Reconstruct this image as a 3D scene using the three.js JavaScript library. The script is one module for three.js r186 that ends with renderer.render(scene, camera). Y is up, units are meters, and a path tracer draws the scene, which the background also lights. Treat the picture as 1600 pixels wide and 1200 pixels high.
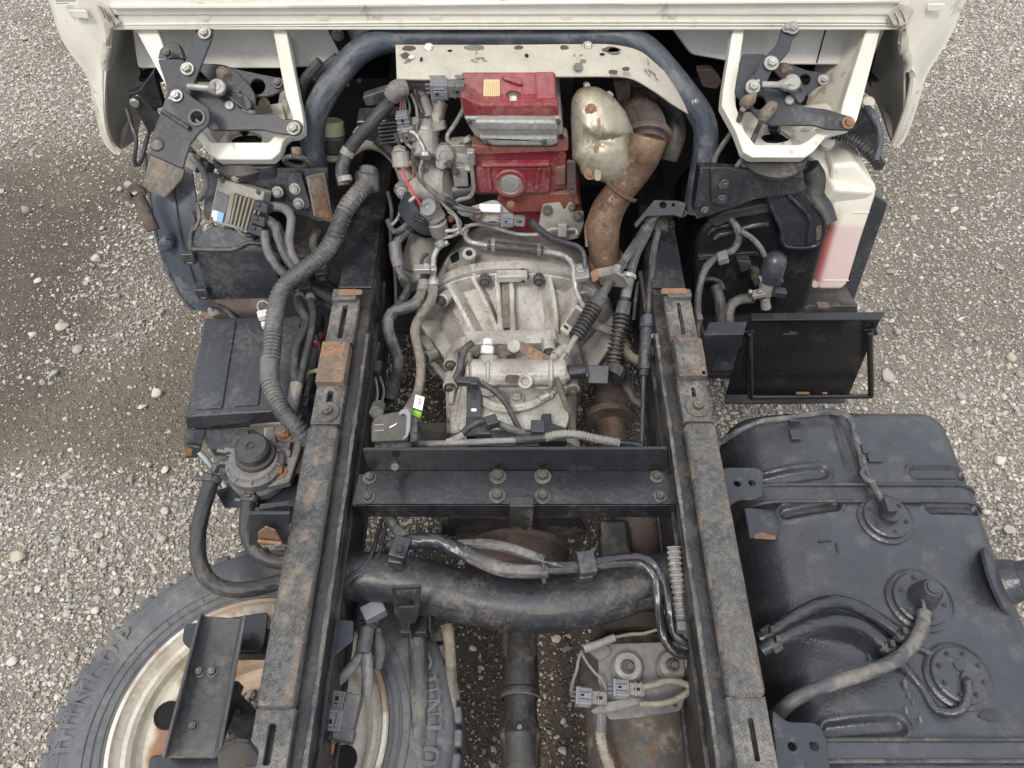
import * as THREE from 'three';
import { mergeGeometries, toCreasedNormals } from 'three/addons/utils/BufferGeometryUtils.js';
import { RoundedBoxGeometry } from 'three/addons/geometries/RoundedBoxGeometry.js';
import { TextGeometry } from 'three/addons/geometries/TextGeometry.js';
import { FontLoader } from 'three/addons/loaders/FontLoader.js';

// ---------------------------------------------------------------- camera, sky, sun, exposure
const scene = new THREE.Scene();
const EYE = 1.9, PITCH = 53.5 * Math.PI / 180, FOCAL = 1202;
const camera = new THREE.PerspectiveCamera(2 * Math.atan(600 / FOCAL) * 180 / Math.PI, 4 / 3, 0.05, 900);
camera.position.set(0, EYE, 0);
camera.rotation.set(-PITCH, 0, 0);
scene.add(camera);

const renderer = new THREE.WebGLRenderer({ antialias: true });
renderer.toneMapping = THREE.LinearToneMapping;
renderer.toneMappingExposure = 1.5;
renderer.shadowMap.enabled = true;
renderer.shadowMap.type = THREE.PCFSoftShadowMap;

const sun = new THREE.DirectionalLight(0xfff5e8, 1.5);
sun.position.set(-2.2, 7, 3.0); sun.target.position.set(0, 0, -1.2);
sun.castShadow = true; sun.shadow.radius = 24; sun.shadow.mapSize.set(2048, 2048);
Object.assign(sun.shadow.camera, { left: -4, right: 4, top: 4, bottom: -4, near: 1, far: 16 });
scene.add(sun, sun.target);

// ---------------------------------------------------------------- noise
function rng(seed) { let a = seed >>> 0; return () => { a = a + 0x6D2B79F5 | 0; let t = Math.imul(a ^ a >>> 15, 1 | a); t = t + Math.imul(t ^ t >>> 7, 61 | t) ^ t; return ((t ^ t >>> 14) >>> 0) / 4294967296; }; }
function hash2(i, j, s) { let h = Math.imul(i, 374761393) + Math.imul(j, 668265263) + Math.imul(s, 1274126177); h = Math.imul(h ^ h >>> 13, 1274126177); return ((h ^ h >>> 16) >>> 0) / 4294967296; }
const mod = (a, n) => ((a % n) + n) % n, clamp01 = (v) => v < 0 ? 0 : v > 1 ? 1 : v;
const sstep = (a, b, v) => { const t = clamp01((v - a) / (b - a)); return t * t * (3 - 2 * t); };
const lerp = (a, b, t) => a + (b - a) * t;
function vnoise(x, y, per, s) {           // value noise, repeats every per cells
  const i = Math.floor(x), j = Math.floor(y), fx = x - i, fy = y - j;
  const u = fx * fx * fx * (fx * (fx * 6 - 15) + 10), v = fy * fy * fy * (fy * (fy * 6 - 15) + 10);
  const i0 = mod(i, per), i1 = mod(i + 1, per), j0 = mod(j, per), j1 = mod(j + 1, per);
  return lerp(lerp(hash2(i0, j0, s), hash2(i1, j0, s), u), lerp(hash2(i0, j1, s), hash2(i1, j1, s), u), v);
}
function fbm(u, v, per, oct, s) {         // u, v in 0..1
  let a = 0.5, f = per, r = 0, n = 0;
  for (let o = 0; o < oct; o++) { r += a * vnoise(u * f, v * f, f, s + o * 17); n += a; a *= 0.5; f *= 2; }
  return r / n;
}
const toS = (c) => Math.round(255 * (c <= 0.0031308 ? 12.92 * c : 1.055 * Math.pow(c, 1 / 2.4) - 0.055));
function dataTex(size, fn, srgb, rep, high = size, repV = rep) {
  const d = new Uint8Array(size * high * 4);
  for (let j = 0; j < high; j++) for (let i = 0; i < size; i++) {
    const c = fn((i + 0.5) / size, (j + 0.5) / high), k = (j * size + i) * 4;
    for (let q = 0; q < 3; q++) d[k + q] = srgb ? toS(clamp01(c[q])) : Math.round(255 * clamp01(c[q]));
    d[k + 3] = 255;
  }
  const t = new THREE.DataTexture(d, size, high, THREE.RGBAFormat);
  t.wrapS = t.wrapT = THREE.RepeatWrapping; t.magFilter = THREE.LinearFilter; t.minFilter = THREE.LinearMipmapLinearFilter; t.generateMipmaps = true;
  if (srgb) t.colorSpace = THREE.SRGBColorSpace;
  t.repeat.set(rep, repV); t.needsUpdate = true;
  return t;
}

// overcast sky: bright, a little brighter overhead, soft cloud mottling
{
  const w = 512, h = 256, d = new Float32Array(w * h * 4);
  for (let j = 0; j < h; j++) for (let i = 0; i < w; i++) {
    const el = ((j + 0.5) / h - 0.5) * Math.PI, u = i / w, k = (j * w + i) * 4;
    const cl = fbm(u, j / h, 6, 5, 91), up = Math.max(0, Math.sin(el));
    const L = el < 0 ? 0.42 : (0.7 + 0.52 * up) * (0.8 + 0.4 * cl);
    d[k] = L * 0.955; d[k + 1] = L * 0.99; d[k + 2] = L * 1.06; d[k + 3] = 1;
  }
  const sky = new THREE.DataTexture(d, w, h, THREE.RGBAFormat, THREE.FloatType);
  sky.mapping = THREE.EquirectangularReflectionMapping; sky.magFilter = THREE.LinearFilter; sky.needsUpdate = true;
  scene.background = sky; scene.environment = sky;
}

// ---------------------------------------------------------------- materials (uv are metres; each texture spans o.tile metres)
const M = {};
let matSeed = 1;
const bumps = {};
const sharedBump = (rep) => bumps[rep] ||= dataTex(512, (u, v) => { const x = 0.45 * fbm(u, v, 56, 3, 71) + 0.35 * fbm(u, v, 5, 5, 72) + 0.2 * hash2(Math.floor(u * 512), Math.floor(v * 512), 73); return [x, x, x]; }, false, rep);
function makeMat(name, o) {
  const s = (matSeed += 101), N = o.size || 384, rep = 1 / (o.tile || 0.35), A = o.base, B = o.base2 || o.base.map((c) => c * 0.7), dust = o.dust || [0.2, 0.17, 0.13];
  const cell = (u, v) => {
    const n1 = fbm(u, v, 4, 5, s), n2 = fbm(u, v, o.dustPer || 6, 6, s + 5), n3 = fbm(u, v, 48, 3, s + 9), n4 = hash2(Math.floor(u * N), Math.floor(v * N), s + 3);
    const dd = sstep(o.th ?? 0.5, (o.th ?? 0.5) + (o.soft ?? 0.3), n2 + (o.grain ?? 0.25) * (n3 - 0.5) + (o.fine ?? 0.12) * (n4 - 0.5)) * (o.amt ?? 0.5);
    const r = o.rust ? sstep(o.rust.th, o.rust.th + 0.1, fbm(u, v, 5, 5, s + 31) + 0.25 * (n3 - 0.5)) : 0;
    return { n1, n2, n3, n4, dd, r };
  };
  const memo = new Map(), get = (u, v) => { const k = Math.floor(v * N) * N + Math.floor(u * N); let c = memo.get(k); if (!c) memo.set(k, c = cell(u, v)); return c; };
  const col = dataTex(N, (u, v) => {
    const c = get(u, v), m = sstep(0.3, 0.7, c.n1), out = [0, 0, 0];
    for (let q = 0; q < 3; q++) {
      let x = lerp(A[q], B[q], m) * (1 + (o.speck ?? 0.12) * (c.n4 - 0.5) * 2 + (o.mott ?? 0.2) * (c.n3 - 0.5) * 2);
      x = lerp(x, dust[q] * (0.8 + 0.4 * c.n3), c.dd);
      if (c.r) x = lerp(x, o.rust.color[q] * (0.6 + 0.8 * c.n3), c.r * (o.rust.amt ?? 1));
      out[q] = x;
    }
    return out;
  }, true, rep);
  const R = o.rough || [0.4, 0.8];
  const rr = dataTex(N, (u, v) => { const c = get(u, v), x = lerp(R[0], R[1], clamp01(c.dd * 1.4 + c.r + 0.35 * (c.n1 - 0.3))); return [x, x, x]; }, false, rep);
  const p = { map: col, roughnessMap: rr, roughness: 1, metalness: o.metal || 0 };
  if (o.bump) { p.bumpMap = sharedBump(rep); p.bumpScale = o.bump; }
  if (o.coat) { p.clearcoat = o.coat; p.clearcoatRoughness = 0.25; }
  if (o.vc) p.vertexColors = true;
  const m = new THREE.MeshPhysicalMaterial(p); m.name = name;
  memo.clear();
  return M[name] = m;
}
const DUST = [0.2, 0.175, 0.14], RUST = { th: 0.62, color: [0.1, 0.058, 0.036], amt: 0.8 };
makeMat('black', { base: [0.015, 0.0165, 0.02], base2: [0.024, 0.026, 0.031], dust: DUST, th: 0.5, soft: 0.45, amt: 0.22, grain: 0.35, fine: 0.3, rough: [0.26, 0.58], bump: 0.0006 });
makeMat('gloss', { base: [0.009, 0.0095, 0.011], base2: [0.014, 0.0145, 0.016], dust: DUST, th: 0.62, amt: 0.14, rough: [0.25, 0.5], bump: 0.0003 });
makeMat('blackDirty', { base: [0.02, 0.02, 0.0215], base2: [0.034, 0.033, 0.031], dust: [0.16, 0.14, 0.115], th: 0.46, amt: 0.5, rough: [0.45, 0.9], bump: 0.0012, rust: { ...RUST, th: 0.76 } });
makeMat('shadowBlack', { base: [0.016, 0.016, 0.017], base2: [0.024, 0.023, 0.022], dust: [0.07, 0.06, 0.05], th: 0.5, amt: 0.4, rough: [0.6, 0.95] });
makeMat('blueBlack', { base: [0.0195, 0.022, 0.028], base2: [0.028, 0.0315, 0.038], dust: [0.16, 0.15, 0.135], th: 0.55, amt: 0.45, rough: [0.38, 0.75], bump: 0.0004 });
makeMat('fender', { base: [0.045, 0.054, 0.07], base2: [0.062, 0.072, 0.09], dust: [0.22, 0.21, 0.2], th: 0.5, amt: 0.4, rough: [0.45, 0.8], bump: 0.0003 });
makeMat('satin', { base: [0.014, 0.0155, 0.0185], base2: [0.024, 0.026, 0.03], dust: [0.17, 0.15, 0.12], th: 0.5, soft: 0.4, amt: 0.4, grain: 0.45, fine: 0.35, rough: [0.34, 0.8], bump: 0.0008, tile: 0.28 });
makeMat('railSide', { base: [0.013, 0.013, 0.0145], base2: [0.022, 0.0215, 0.021], dust: [0.13, 0.115, 0.095], th: 0.5, amt: 0.35, rough: [0.35, 0.85], bump: 0.0014, rust: { ...RUST, th: 0.78 } });
makeMat('blackDusty', { base: [0.035, 0.036, 0.039], base2: [0.06, 0.06, 0.06], dust: [0.17, 0.16, 0.14], th: 0.42, amt: 0.4, rough: [0.4, 0.8], bump: 0.0006, rust: { ...RUST, th: 0.78 } });
makeMat('railTop', { base: [0.052, 0.053, 0.056], base2: [0.09, 0.087, 0.082], dust: [0.24, 0.215, 0.18], th: 0.47, amt: 0.55, fine: 0.45, speck: 0.45, mott: 0.4, rough: [0.45, 0.85], bump: 0.0014 });
makeMat('railRust', { base: [0.1, 0.094, 0.085], base2: [0.155, 0.125, 0.095], dust: [0.2, 0.17, 0.135], th: 0.5, amt: 0.5, fine: 0.4, speck: 0.4, mott: 0.4, rough: [0.6, 0.9], bump: 0.0014, rust: { th: 0.6, color: [0.2, 0.12, 0.07], amt: 0.55 } });
makeMat('padRust', { base: [0.15, 0.115, 0.085], base2: [0.21, 0.14, 0.09], dust: [0.085, 0.075, 0.068], th: 0.48, amt: 0.7, fine: 0.9, grain: 0.7, speck: 0.5, mott: 0.5, rough: [0.75, 0.95], bump: 0.0018, tile: 0.2, rust: { th: 0.6, color: [0.26, 0.14, 0.075], amt: 0.7 } });
makeMat('plastic', { base: [0.026, 0.029, 0.035], base2: [0.036, 0.039, 0.046], dust: [0.17, 0.16, 0.145], th: 0.54, amt: 0.32, grain: 0.5, fine: 0.3, rough: [0.3, 0.66], bump: 0.0004 });
makeMat('plasticGrey', { base: [0.1, 0.1, 0.105], base2: [0.14, 0.135, 0.13], dust: [0.24, 0.215, 0.18], th: 0.5, amt: 0.4, rough: [0.5, 0.85], bump: 0.0004 });
makeMat('rubber', { base: [0.03, 0.03, 0.032], base2: [0.042, 0.041, 0.04], dust: [0.17, 0.15, 0.125], th: 0.52, amt: 0.4, rough: [0.5, 0.85], bump: 0.0005 });
makeMat('rubberDusty', { base: [0.13, 0.12, 0.1], base2: [0.2, 0.175, 0.14], dust: [0.28, 0.24, 0.19], th: 0.42, amt: 0.7, rough: [0.7, 0.95], bump: 0.0006 });
makeMat('loom', { base: [0.048, 0.05, 0.053], base2: [0.08, 0.08, 0.08], dust: [0.22, 0.2, 0.17], th: 0.48, amt: 0.5, rough: [0.5, 0.85], bump: 0.0006 });
makeMat('loomPale', { base: [0.17, 0.167, 0.158], base2: [0.22, 0.213, 0.195], dust: [0.36, 0.33, 0.28], th: 0.5, amt: 0.5, rough: [0.6, 0.9], bump: 0.0005 });
makeMat('alu', { base: [0.43, 0.415, 0.38], base2: [0.34, 0.325, 0.29], dust: [0.115, 0.093, 0.07], th: 0.5, amt: 0.7, grain: 0.7, fine: 0.55, speck: 0.22, mott: 0.4, rough: [0.5, 0.85], metal: 0.1, bump: 0.0014, rust: { th: 0.7, color: [0.19, 0.13, 0.085], amt: 0.6 } });
makeMat('aluBright', { base: [0.4, 0.4, 0.385], base2: [0.31, 0.305, 0.285], dust: [0.14, 0.12, 0.095], th: 0.52, amt: 0.55, grain: 0.5, mott: 0.3, rough: [0.38, 0.75], metal: 0.4, bump: 0.0008 });
makeMat('aluDull', { base: [0.2, 0.19, 0.17], base2: [0.28, 0.265, 0.235], dust: [0.1, 0.085, 0.065], th: 0.52, amt: 0.5, rough: [0.55, 0.85], metal: 0.1, bump: 0.001 });
makeMat('zinc', { base: [0.4, 0.39, 0.36], base2: [0.3, 0.29, 0.265], dust: [0.16, 0.14, 0.11], th: 0.5, amt: 0.55, rough: [0.38, 0.7], metal: 0.6, bump: 0.0003 });
makeMat('boltDark', { base: [0.06, 0.058, 0.055], base2: [0.11, 0.105, 0.095], dust: [0.22, 0.19, 0.15], th: 0.5, amt: 0.5, rough: [0.4, 0.8], metal: 0.3, bump: 0.0004 });
makeMat('cream', { base: [0.7, 0.68, 0.6], base2: [0.65, 0.63, 0.545], dust: [0.36, 0.31, 0.22], th: 0.58, amt: 0.4, speck: 0.02, mott: 0.05, rough: [0.28, 0.55], bump: 0.0002, tile: 0.6, size: 512, rust: { th: 0.735, color: [0.2, 0.13, 0.07], amt: 0.6 } });
makeMat('creamWorn', { base: [0.48, 0.45, 0.37], base2: [0.42, 0.4, 0.345], dust: [0.2, 0.17, 0.13], th: 0.6, amt: 0.55, grain: 0.6, fine: 0.4, speck: 0.08, mott: 0.12, rough: [0.45, 0.75], bump: 0.0004, rust: { th: 0.78, color: [0.12, 0.095, 0.075] } });
makeMat('floorPan', { base: [0.5, 0.49, 0.45], base2: [0.44, 0.43, 0.4], dust: [0.26, 0.24, 0.2], th: 0.55, amt: 0.45, speck: 0.03, mott: 0.06, rough: [0.5, 0.8], bump: 0.0002 });
makeMat('panPale', { base: [0.66, 0.65, 0.61], base2: [0.6, 0.59, 0.55], dust: [0.3, 0.28, 0.24], th: 0.58, amt: 0.35, speck: 0.03, mott: 0.05, rough: [0.45, 0.75] });
makeMat('red', { base: [0.235, 0.026, 0.036], base2: [0.165, 0.02, 0.027], dust: [0.25, 0.115, 0.105], th: 0.46, amt: 0.55, grain: 0.4, fine: 0.25, speck: 0.05, mott: 0.12, rough: [0.36, 0.65], bump: 0.0009 });
makeMat('redRust', { base: [0.2, 0.055, 0.04], base2: [0.16, 0.085, 0.06], dust: [0.17, 0.12, 0.085], th: 0.48, amt: 0.6, rough: [0.6, 0.9], bump: 0.0012 });
makeMat('shield', { base: [0.27, 0.262, 0.232], base2: [0.25, 0.225, 0.165], dust: [0.24, 0.18, 0.1], th: 0.55, amt: 0.55, rough: [0.36, 0.7], metal: 0.45, bump: 0.0006, rust: { th: 0.72, color: [0.19, 0.11, 0.05], amt: 0.8 } });
makeMat('exhaust', { base: [0.21, 0.135, 0.085], base2: [0.115, 0.072, 0.048], dust: [0.36, 0.27, 0.19], th: 0.55, amt: 0.7, speck: 0.14, mott: 0.3, rough: [0.4, 0.85], metal: 0.35, bump: 0.001, tile: 0.22, rust: { th: 0.55, color: [0.085, 0.05, 0.036], amt: 0.75 } });
makeMat('rustDark', { base: [0.06, 0.048, 0.041], base2: [0.085, 0.06, 0.048], dust: [0.17, 0.13, 0.1], th: 0.52, amt: 0.5, rough: [0.7, 0.95], bump: 0.0014, rust: { th: 0.62, color: [0.085, 0.052, 0.038] } });
makeMat('rustOrange', { base: [0.25, 0.14, 0.075], base2: [0.16, 0.095, 0.06], dust: [0.14, 0.09, 0.06], th: 0.55, amt: 0.6, speck: 0.3, mott: 0.4, rough: [0.8, 0.98], bump: 0.0016 });
makeMat('muffler', { base: [0.12, 0.107, 0.09], base2: [0.085, 0.075, 0.064], dust: [0.3, 0.265, 0.21], th: 0.62, amt: 0.7, rough: [0.55, 0.85], metal: 0.2, bump: 0.0008, rust: { th: 0.7, color: [0.13, 0.085, 0.055] } });
makeMat('tyre', { base: [0.066, 0.069, 0.075], base2: [0.105, 0.107, 0.112], dust: [0.19, 0.18, 0.165], th: 0.46, amt: 0.5, rough: [0.65, 0.9], bump: 0.0006, tile: 0.5 });
makeMat('tank', { base: [0.028, 0.0305, 0.036], base2: [0.04, 0.043, 0.05], dust: [0.14, 0.135, 0.125], th: 0.5, soft: 0.5, amt: 0.35, grain: 0.1, fine: 0.05, rough: [0.2, 0.46], bump: 0.0012, tile: 0.2, mott: 0.06, speck: 0.05 });
makeMat('resin', { base: [0.7, 0.675, 0.58], base2: [0.66, 0.635, 0.54], dust: [0.4, 0.35, 0.25], th: 0.62, amt: 0.3, speck: 0.02, mott: 0.03, rough: [0.35, 0.55], bump: 0.0003, vc: true });
makeMat('rim', { base: [0.95, 0.95, 0.95], base2: [0.85, 0.84, 0.82], dust: [0.45, 0.36, 0.26], th: 0.58, amt: 0.5, rough: [0.4, 0.7], bump: 0.0005, vc: true });
const flat = (name, c, rough = 0.6, metal = 0) => M[name] = Object.assign(new THREE.MeshStandardMaterial({ color: new THREE.Color().setRGB(...c), roughness: rough, metalness: metal }), { name });
flat('hole', [0.006, 0.006, 0.007], 0.9); flat('redWire', [0.5, 0.05, 0.05], 0.5); flat('orangeWire', [0.5, 0.16, 0.07], 0.5); flat('greenTape', [0.25, 0.55, 0.05], 0.5);
flat('white', [0.6, 0.6, 0.57], 0.45); flat('blueDot', [0.2, 0.4, 0.6], 0.5); flat('redCap', [0.5, 0.03, 0.04], 0.4); flat('conn', [0.16, 0.165, 0.175], 0.45); flat('connDark', [0.035, 0.037, 0.042], 0.42); flat('clear', [0.35, 0.42, 0.4], 0.3);
flat('rawZinc', [0.6, 0.6, 0.58], 0.35, 0.7); flat('yellowish', [0.45, 0.44, 0.28], 0.5);

// worn paint on the long mounting strips: stippled grey with rust bleeding along it (u across 10 cm, v along 1.6 m)
for (const side of [0, 1]) {
  const s0 = 3000 + side * 97, map = dataTex(160, (u, v) => {
    const x = side ? (u - 0.18) / 0.58 : (0.82 - u) / 0.58, g = hash2(Math.floor(u * 160), Math.floor(v * 1600), s0), n = fbm(v * 0.999, u * 0.0625, 40, 6, s0 + 3), n2 = fbm(v * 0.999, u * 0.0625, 24, 4, s0 + 8), fine = fbm(v * 0.999, u * 0.0625, 256, 3, s0 + 4);
    let k = lerp(0.028, 0.125, sstep(0.3, 0.75, 0.45 * fine + 0.55 * g)), c = [k, k * 0.985, k * 0.965];
    const dusty = sstep(0.4, 0.75, n) * 0.35; c = [lerp(c[0], 0.21, dusty * 0.45), lerp(c[1], 0.185, dusty * 0.45), lerp(c[2], 0.15, dusty * 0.45)];
    const edge = side ? sstep(0.72, 0.96, x + 0.5 * (n2 - 0.5)) : sstep(0.3, 0.02, x + 0.5 * (n2 - 0.5)) + 0.9 * sstep(0.2, 0.05, Math.abs(x - 0.62 + 0.9 * (n2 - 0.5))) * sstep(0.47, 0.56, n);
    const r = clamp01(edge) * sstep(0.38, 0.6, n * 0.7 + 0.3 * g) * (0.25 + 0.5 * fine);
    return [lerp(c[0], 0.24, r), lerp(c[1], 0.175, r), lerp(c[2], 0.12, r)];
  }, true, 10, 1600, 1 / 1.6);
  M[side ? 'stripRight' : 'stripLeft'] = Object.assign(new THREE.MeshStandardMaterial({ map, roughness: 0.72, bumpMap: sharedBump(1 / 0.35), bumpScale: 0.0016 }), { name: 'worn_strip' });
}

// ---------------------------------------------------------------- geometry helpers: everything in metres, world axes, y up
const V = (x, y, z) => new THREE.Vector3(x, y, z);
const FWD = V(0, -Math.sin(PITCH), -Math.cos(PITCH)), UPV = V(0, Math.cos(PITCH), -Math.sin(PITCH)), CAM = V(0, EYE, 0);
const ray = (px, py) => V(px - 800, 0, 0).addScaledVector(UPV, 600 - py).addScaledVector(FWD, FOCAL);
const P = (px, py, h) => { const d = ray(px, py); return CAM.clone().addScaledVector(d, (h - EYE) / d.y); };       // sighted point at height h
const PD = (px, py, D) => { const d = ray(px, py); return CAM.clone().addScaledVector(d, -D / d.z); };              // sighted point D metres ahead
const pt = (q) => q.isVector3 ? q : q.length === 3 ? P(...q) : null;
function plane(o) {
  let n, p;
  if (o.pts) { const [a, b, c] = o.pts.map(pt); n = b.clone().sub(a).cross(c.clone().sub(a)).normalize(); p = a; }
  else if (o.h !== undefined) { n = V(0, 1, 0); p = V(0, o.h, 0); }
  else if (o.D !== undefined) { n = V(0, 0, 1); p = V(0, 0, -o.D); }
  else if (o.x !== undefined) { n = V(1, 0, 0); p = V(o.x, 0, 0); }
  else { n = V(...o.n).normalize(); p = pt(o.p); }
  if (n.dot(CAM.clone().sub(p)) < 0) n.negate();
  let e1 = V(1, 0, 0).addScaledVector(n, -n.x);
  if (e1.length() < 0.2) e1 = V(0, 0, -1).addScaledVector(n, n.z);
  e1.normalize();
  return { n, p, e1, e2: n.clone().cross(e1) };
}
const on = (pl, px, py) => { const d = ray(px, py); return CAM.clone().addScaledVector(d, pl.p.clone().sub(CAM).dot(pl.n) / d.dot(pl.n)); };
const onp = (pl, q) => q.isVector3 ? q : on(pl, q[0], q[1]);
const to2 = (pl, v) => { const w = v.clone().sub(pl.p); return new THREE.Vector2(w.dot(pl.e1), w.dot(pl.e2)); };
function roundPoly(pts, r) {
  if (!r) return pts;
  const out = [], n = pts.length;
  for (let i = 0; i < n; i++) {
    const a = pts[(i + n - 1) % n], b = pts[i], c = pts[(i + 1) % n], u = a.clone().sub(b), v = c.clone().sub(b), lu = u.length(), lv = v.length(), d = Math.min(r, lu * 0.45, lv * 0.45);
    const s = b.clone().addScaledVector(u, d / lu), e = b.clone().addScaledVector(v, d / lv);
    for (let k = 0; k <= 4; k++) { const t = k / 4; out.push(new THREE.Vector2((1 - t) ** 2 * s.x + 2 * t * (1 - t) * b.x + t * t * e.x, (1 - t) ** 2 * s.y + 2 * t * (1 - t) * b.y + t * t * e.y)); }
  }
  return out;
}
// a plate: outline on a plane, thickness t away from the viewer's side, rounded corners r, chamfer b; holes: [px, py, radius] or a list of points
function slab(po, poly, t, { r = 0, b = Math.min(0.0015, t * 0.3), holes = [], bs = 1 } = {}) {
  const pl = po.n && po.e1 ? po : plane(po), pts = roundPoly(poly.map((q) => to2(pl, onp(pl, q))), r), sh = new THREE.Shape(pts);
  for (const h of holes) {
    let hp;
    if (typeof h[0] === 'number') { const c = to2(pl, on(pl, h[0], h[1])); hp = Array.from({ length: 18 }, (_, k) => new THREE.Vector2(c.x + h[2] * Math.cos(k * Math.PI / 9), c.y + h[2] * Math.sin(k * Math.PI / 9))); }
    else hp = roundPoly(h.map((q) => to2(pl, onp(pl, q))), h.r ?? 0.004);
    sh.holes.push(new THREE.Path(hp));
  }
  const g = new THREE.ExtrudeGeometry(sh, { depth: Math.max(1e-4, t - 2 * b), bevelEnabled: b > 0, bevelThickness: b, bevelSize: b, bevelOffset: -b, bevelSegments: bs, curveSegments: 8, steps: 1 });
  g.translate(0, 0, -(t - b));
  g.applyMatrix4(new THREE.Matrix4().makeBasis(pl.e1, pl.e2, pl.n).setPosition(pl.p));
  return g;
}
function gridGeo(rows, wrap) {            // rows of points, smooth
  const n = rows[0].length, pos = [], idx = [];
  for (const r of rows) for (const v of r) pos.push(v.x, v.y, v.z);
  for (let i = 0; i < rows.length - 1; i++) for (let j = 0; j < (wrap ? n : n - 1); j++) {
    const a = i * n + j, b = i * n + (j + 1) % n, c = a + n, d = b + n;
    idx.push(a, b, d, a, d, c);
  }
  const g = new THREE.BufferGeometry();
  g.setAttribute('position', new THREE.Float32BufferAttribute(pos, 3)); g.setIndex(idx);
  return g;
}
function loft(rings, { crease = 0.6, caps = true, flip = false } = {}) {      // closed rings of equal count, capped with fans
  const g = gridGeo(rings, true), n = rings[0].length, pos = [...g.attributes.position.array], idx = [...g.index.array];
  if (caps) for (const [ri, rev] of [[0, true], [rings.length - 1, false]]) {
    const c = rings[ri].reduce((a, v) => a.add(v), V(0, 0, 0)).divideScalar(n), k = pos.length / 3; pos.push(c.x, c.y, c.z);
    for (let j = 0; j < n; j++) { const a = ri * n + j, b = ri * n + (j + 1) % n; rev ? idx.push(k, b, a) : idx.push(k, a, b); }
  }
  if (flip) for (let i = 0; i < idx.length; i += 3) [idx[i], idx[i + 1]] = [idx[i + 1], idx[i]];
  const o = new THREE.BufferGeometry(); o.setAttribute('position', new THREE.Float32BufferAttribute(pos, 3)); o.setIndex(idx);
  return toCreasedNormals(o, crease);
}
function sheet(rows, t) {                 // a curved panel with thickness t
  const g = gridGeo(rows, false); g.computeVertexNormals();
  const n = rows[0].length, m = rows.length, N = g.attributes.normal;
  let k = 0; const mid = rows[m >> 1][n >> 1], nn = V(0, 0, 0).fromBufferAttribute(N, (m >> 1) * n + (n >> 1)), sgn = nn.dot(CAM.clone().sub(mid)) > 0 ? -1 : 1;
  const back = rows.map((r) => r.map((v) => { const w = V(0, 0, 0).fromBufferAttribute(N, k++); return v.clone().addScaledVector(w, sgn * t); }));
  const A = gridGeo(rows), B = gridGeo(back), out = [A, B];
  const rim = (a, b) => out.push(gridGeo([a, b]));
  rim(rows[0], back[0]); rim(rows[m - 1], back[m - 1]); rim(rows.map((r) => r[0]), back.map((r) => r[0])); rim(rows.map((r) => r[n - 1]), back.map((r) => r[n - 1]));
  return mergeGeometries(out.map((q) => toCreasedNormals(q, 0.7)));
}
function curveOf(pts) { return new THREE.CatmullRomCurve3(pts.map(pt), false, 'centripetal'); }
// a hose or rod through points; r in metres or f(t); corr = [pitch, amplitude]
function tube(pts, r, { rad = 10, step = 0.012, corr, caps = true, from = 0, to = 1, wob = 0 } = {}) {
  const cv = pts.isCurve || pts.getPointAt ? pts : curveOf(pts), L = cv.getLength() * (to - from), st = corr ? corr[0] / 5 : step, n = Math.max(3, Math.min(420, Math.ceil(L / st)));
  const rings = []; let N = null;
  for (let i = 0; i <= n; i++) {
    const t = from + (to - from) * i / n, p = cv.getPointAt(t), T = cv.getTangentAt(t);
    if (!N) { N = Math.abs(T.y) < 0.9 ? V(0, 1, 0) : V(1, 0, 0); }
    N = N.clone().addScaledVector(T, -N.dot(T)).normalize();
    const B = T.clone().cross(N);
    let q = typeof r === 'function' ? r(t) : r;
    if (corr) q += corr[1] * (Math.cos(2 * Math.PI * L * i / n / corr[0]) > 0 ? 1 : -1) * 0.5;
    if (wob) q *= 1 + wob * (vnoise(t * L * 60, 0.5, 999, 7) - 0.5);
    const ring = [];
    for (let k = 0; k < rad; k++) { const a = 2 * Math.PI * k / rad; ring.push(p.clone().addScaledVector(N, q * Math.cos(a)).addScaledVector(B, q * Math.sin(a))); }
    rings.push(ring);
  }
  return loft(rings, { crease: corr ? 0.9 : 0.8, caps });
}
// turned part: profile [[radius, along], ...] round an axis at p
function turn(p, dir, prof, seg = 28, crease = 0.6) {
  const g = new THREE.LatheGeometry(prof.map(([r, d]) => new THREE.Vector2(Math.max(r, 1e-5), d)), seg);
  g.applyQuaternion(new THREE.Quaternion().setFromUnitVectors(V(0, 1, 0), dir.clone().normalize())); const q = pt(p); g.translate(q.x, q.y, q.z);
  return toCreasedNormals(g, crease);
}
function cyl(a, b, r0, r1 = r0, seg = 22, ch = Math.min(r0, r1) * 0.14) {
  const p = pt(a), q = pt(b), d = q.clone().sub(p), L = d.length(); ch = Math.min(ch, L * 0.3);
  return turn(p, d, [[0, 0], [r0 - ch, 0], [r0, ch], [r1, L - ch], [r1 - ch, L], [0, L]], seg);
}
const wbox = (x0, x1, y0, y1, z0, z1, r = 0.003) => { const w = Math.abs(x1 - x0), h = Math.abs(y1 - y0), d = Math.abs(z1 - z0), g = new RoundedBoxGeometry(w, h, d, 2, Math.min(r, w * 0.45, h * 0.45, d * 0.45)); g.translate((x0 + x1) / 2, (y0 + y1) / 2, (z0 + z1) / 2); return g; };
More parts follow.
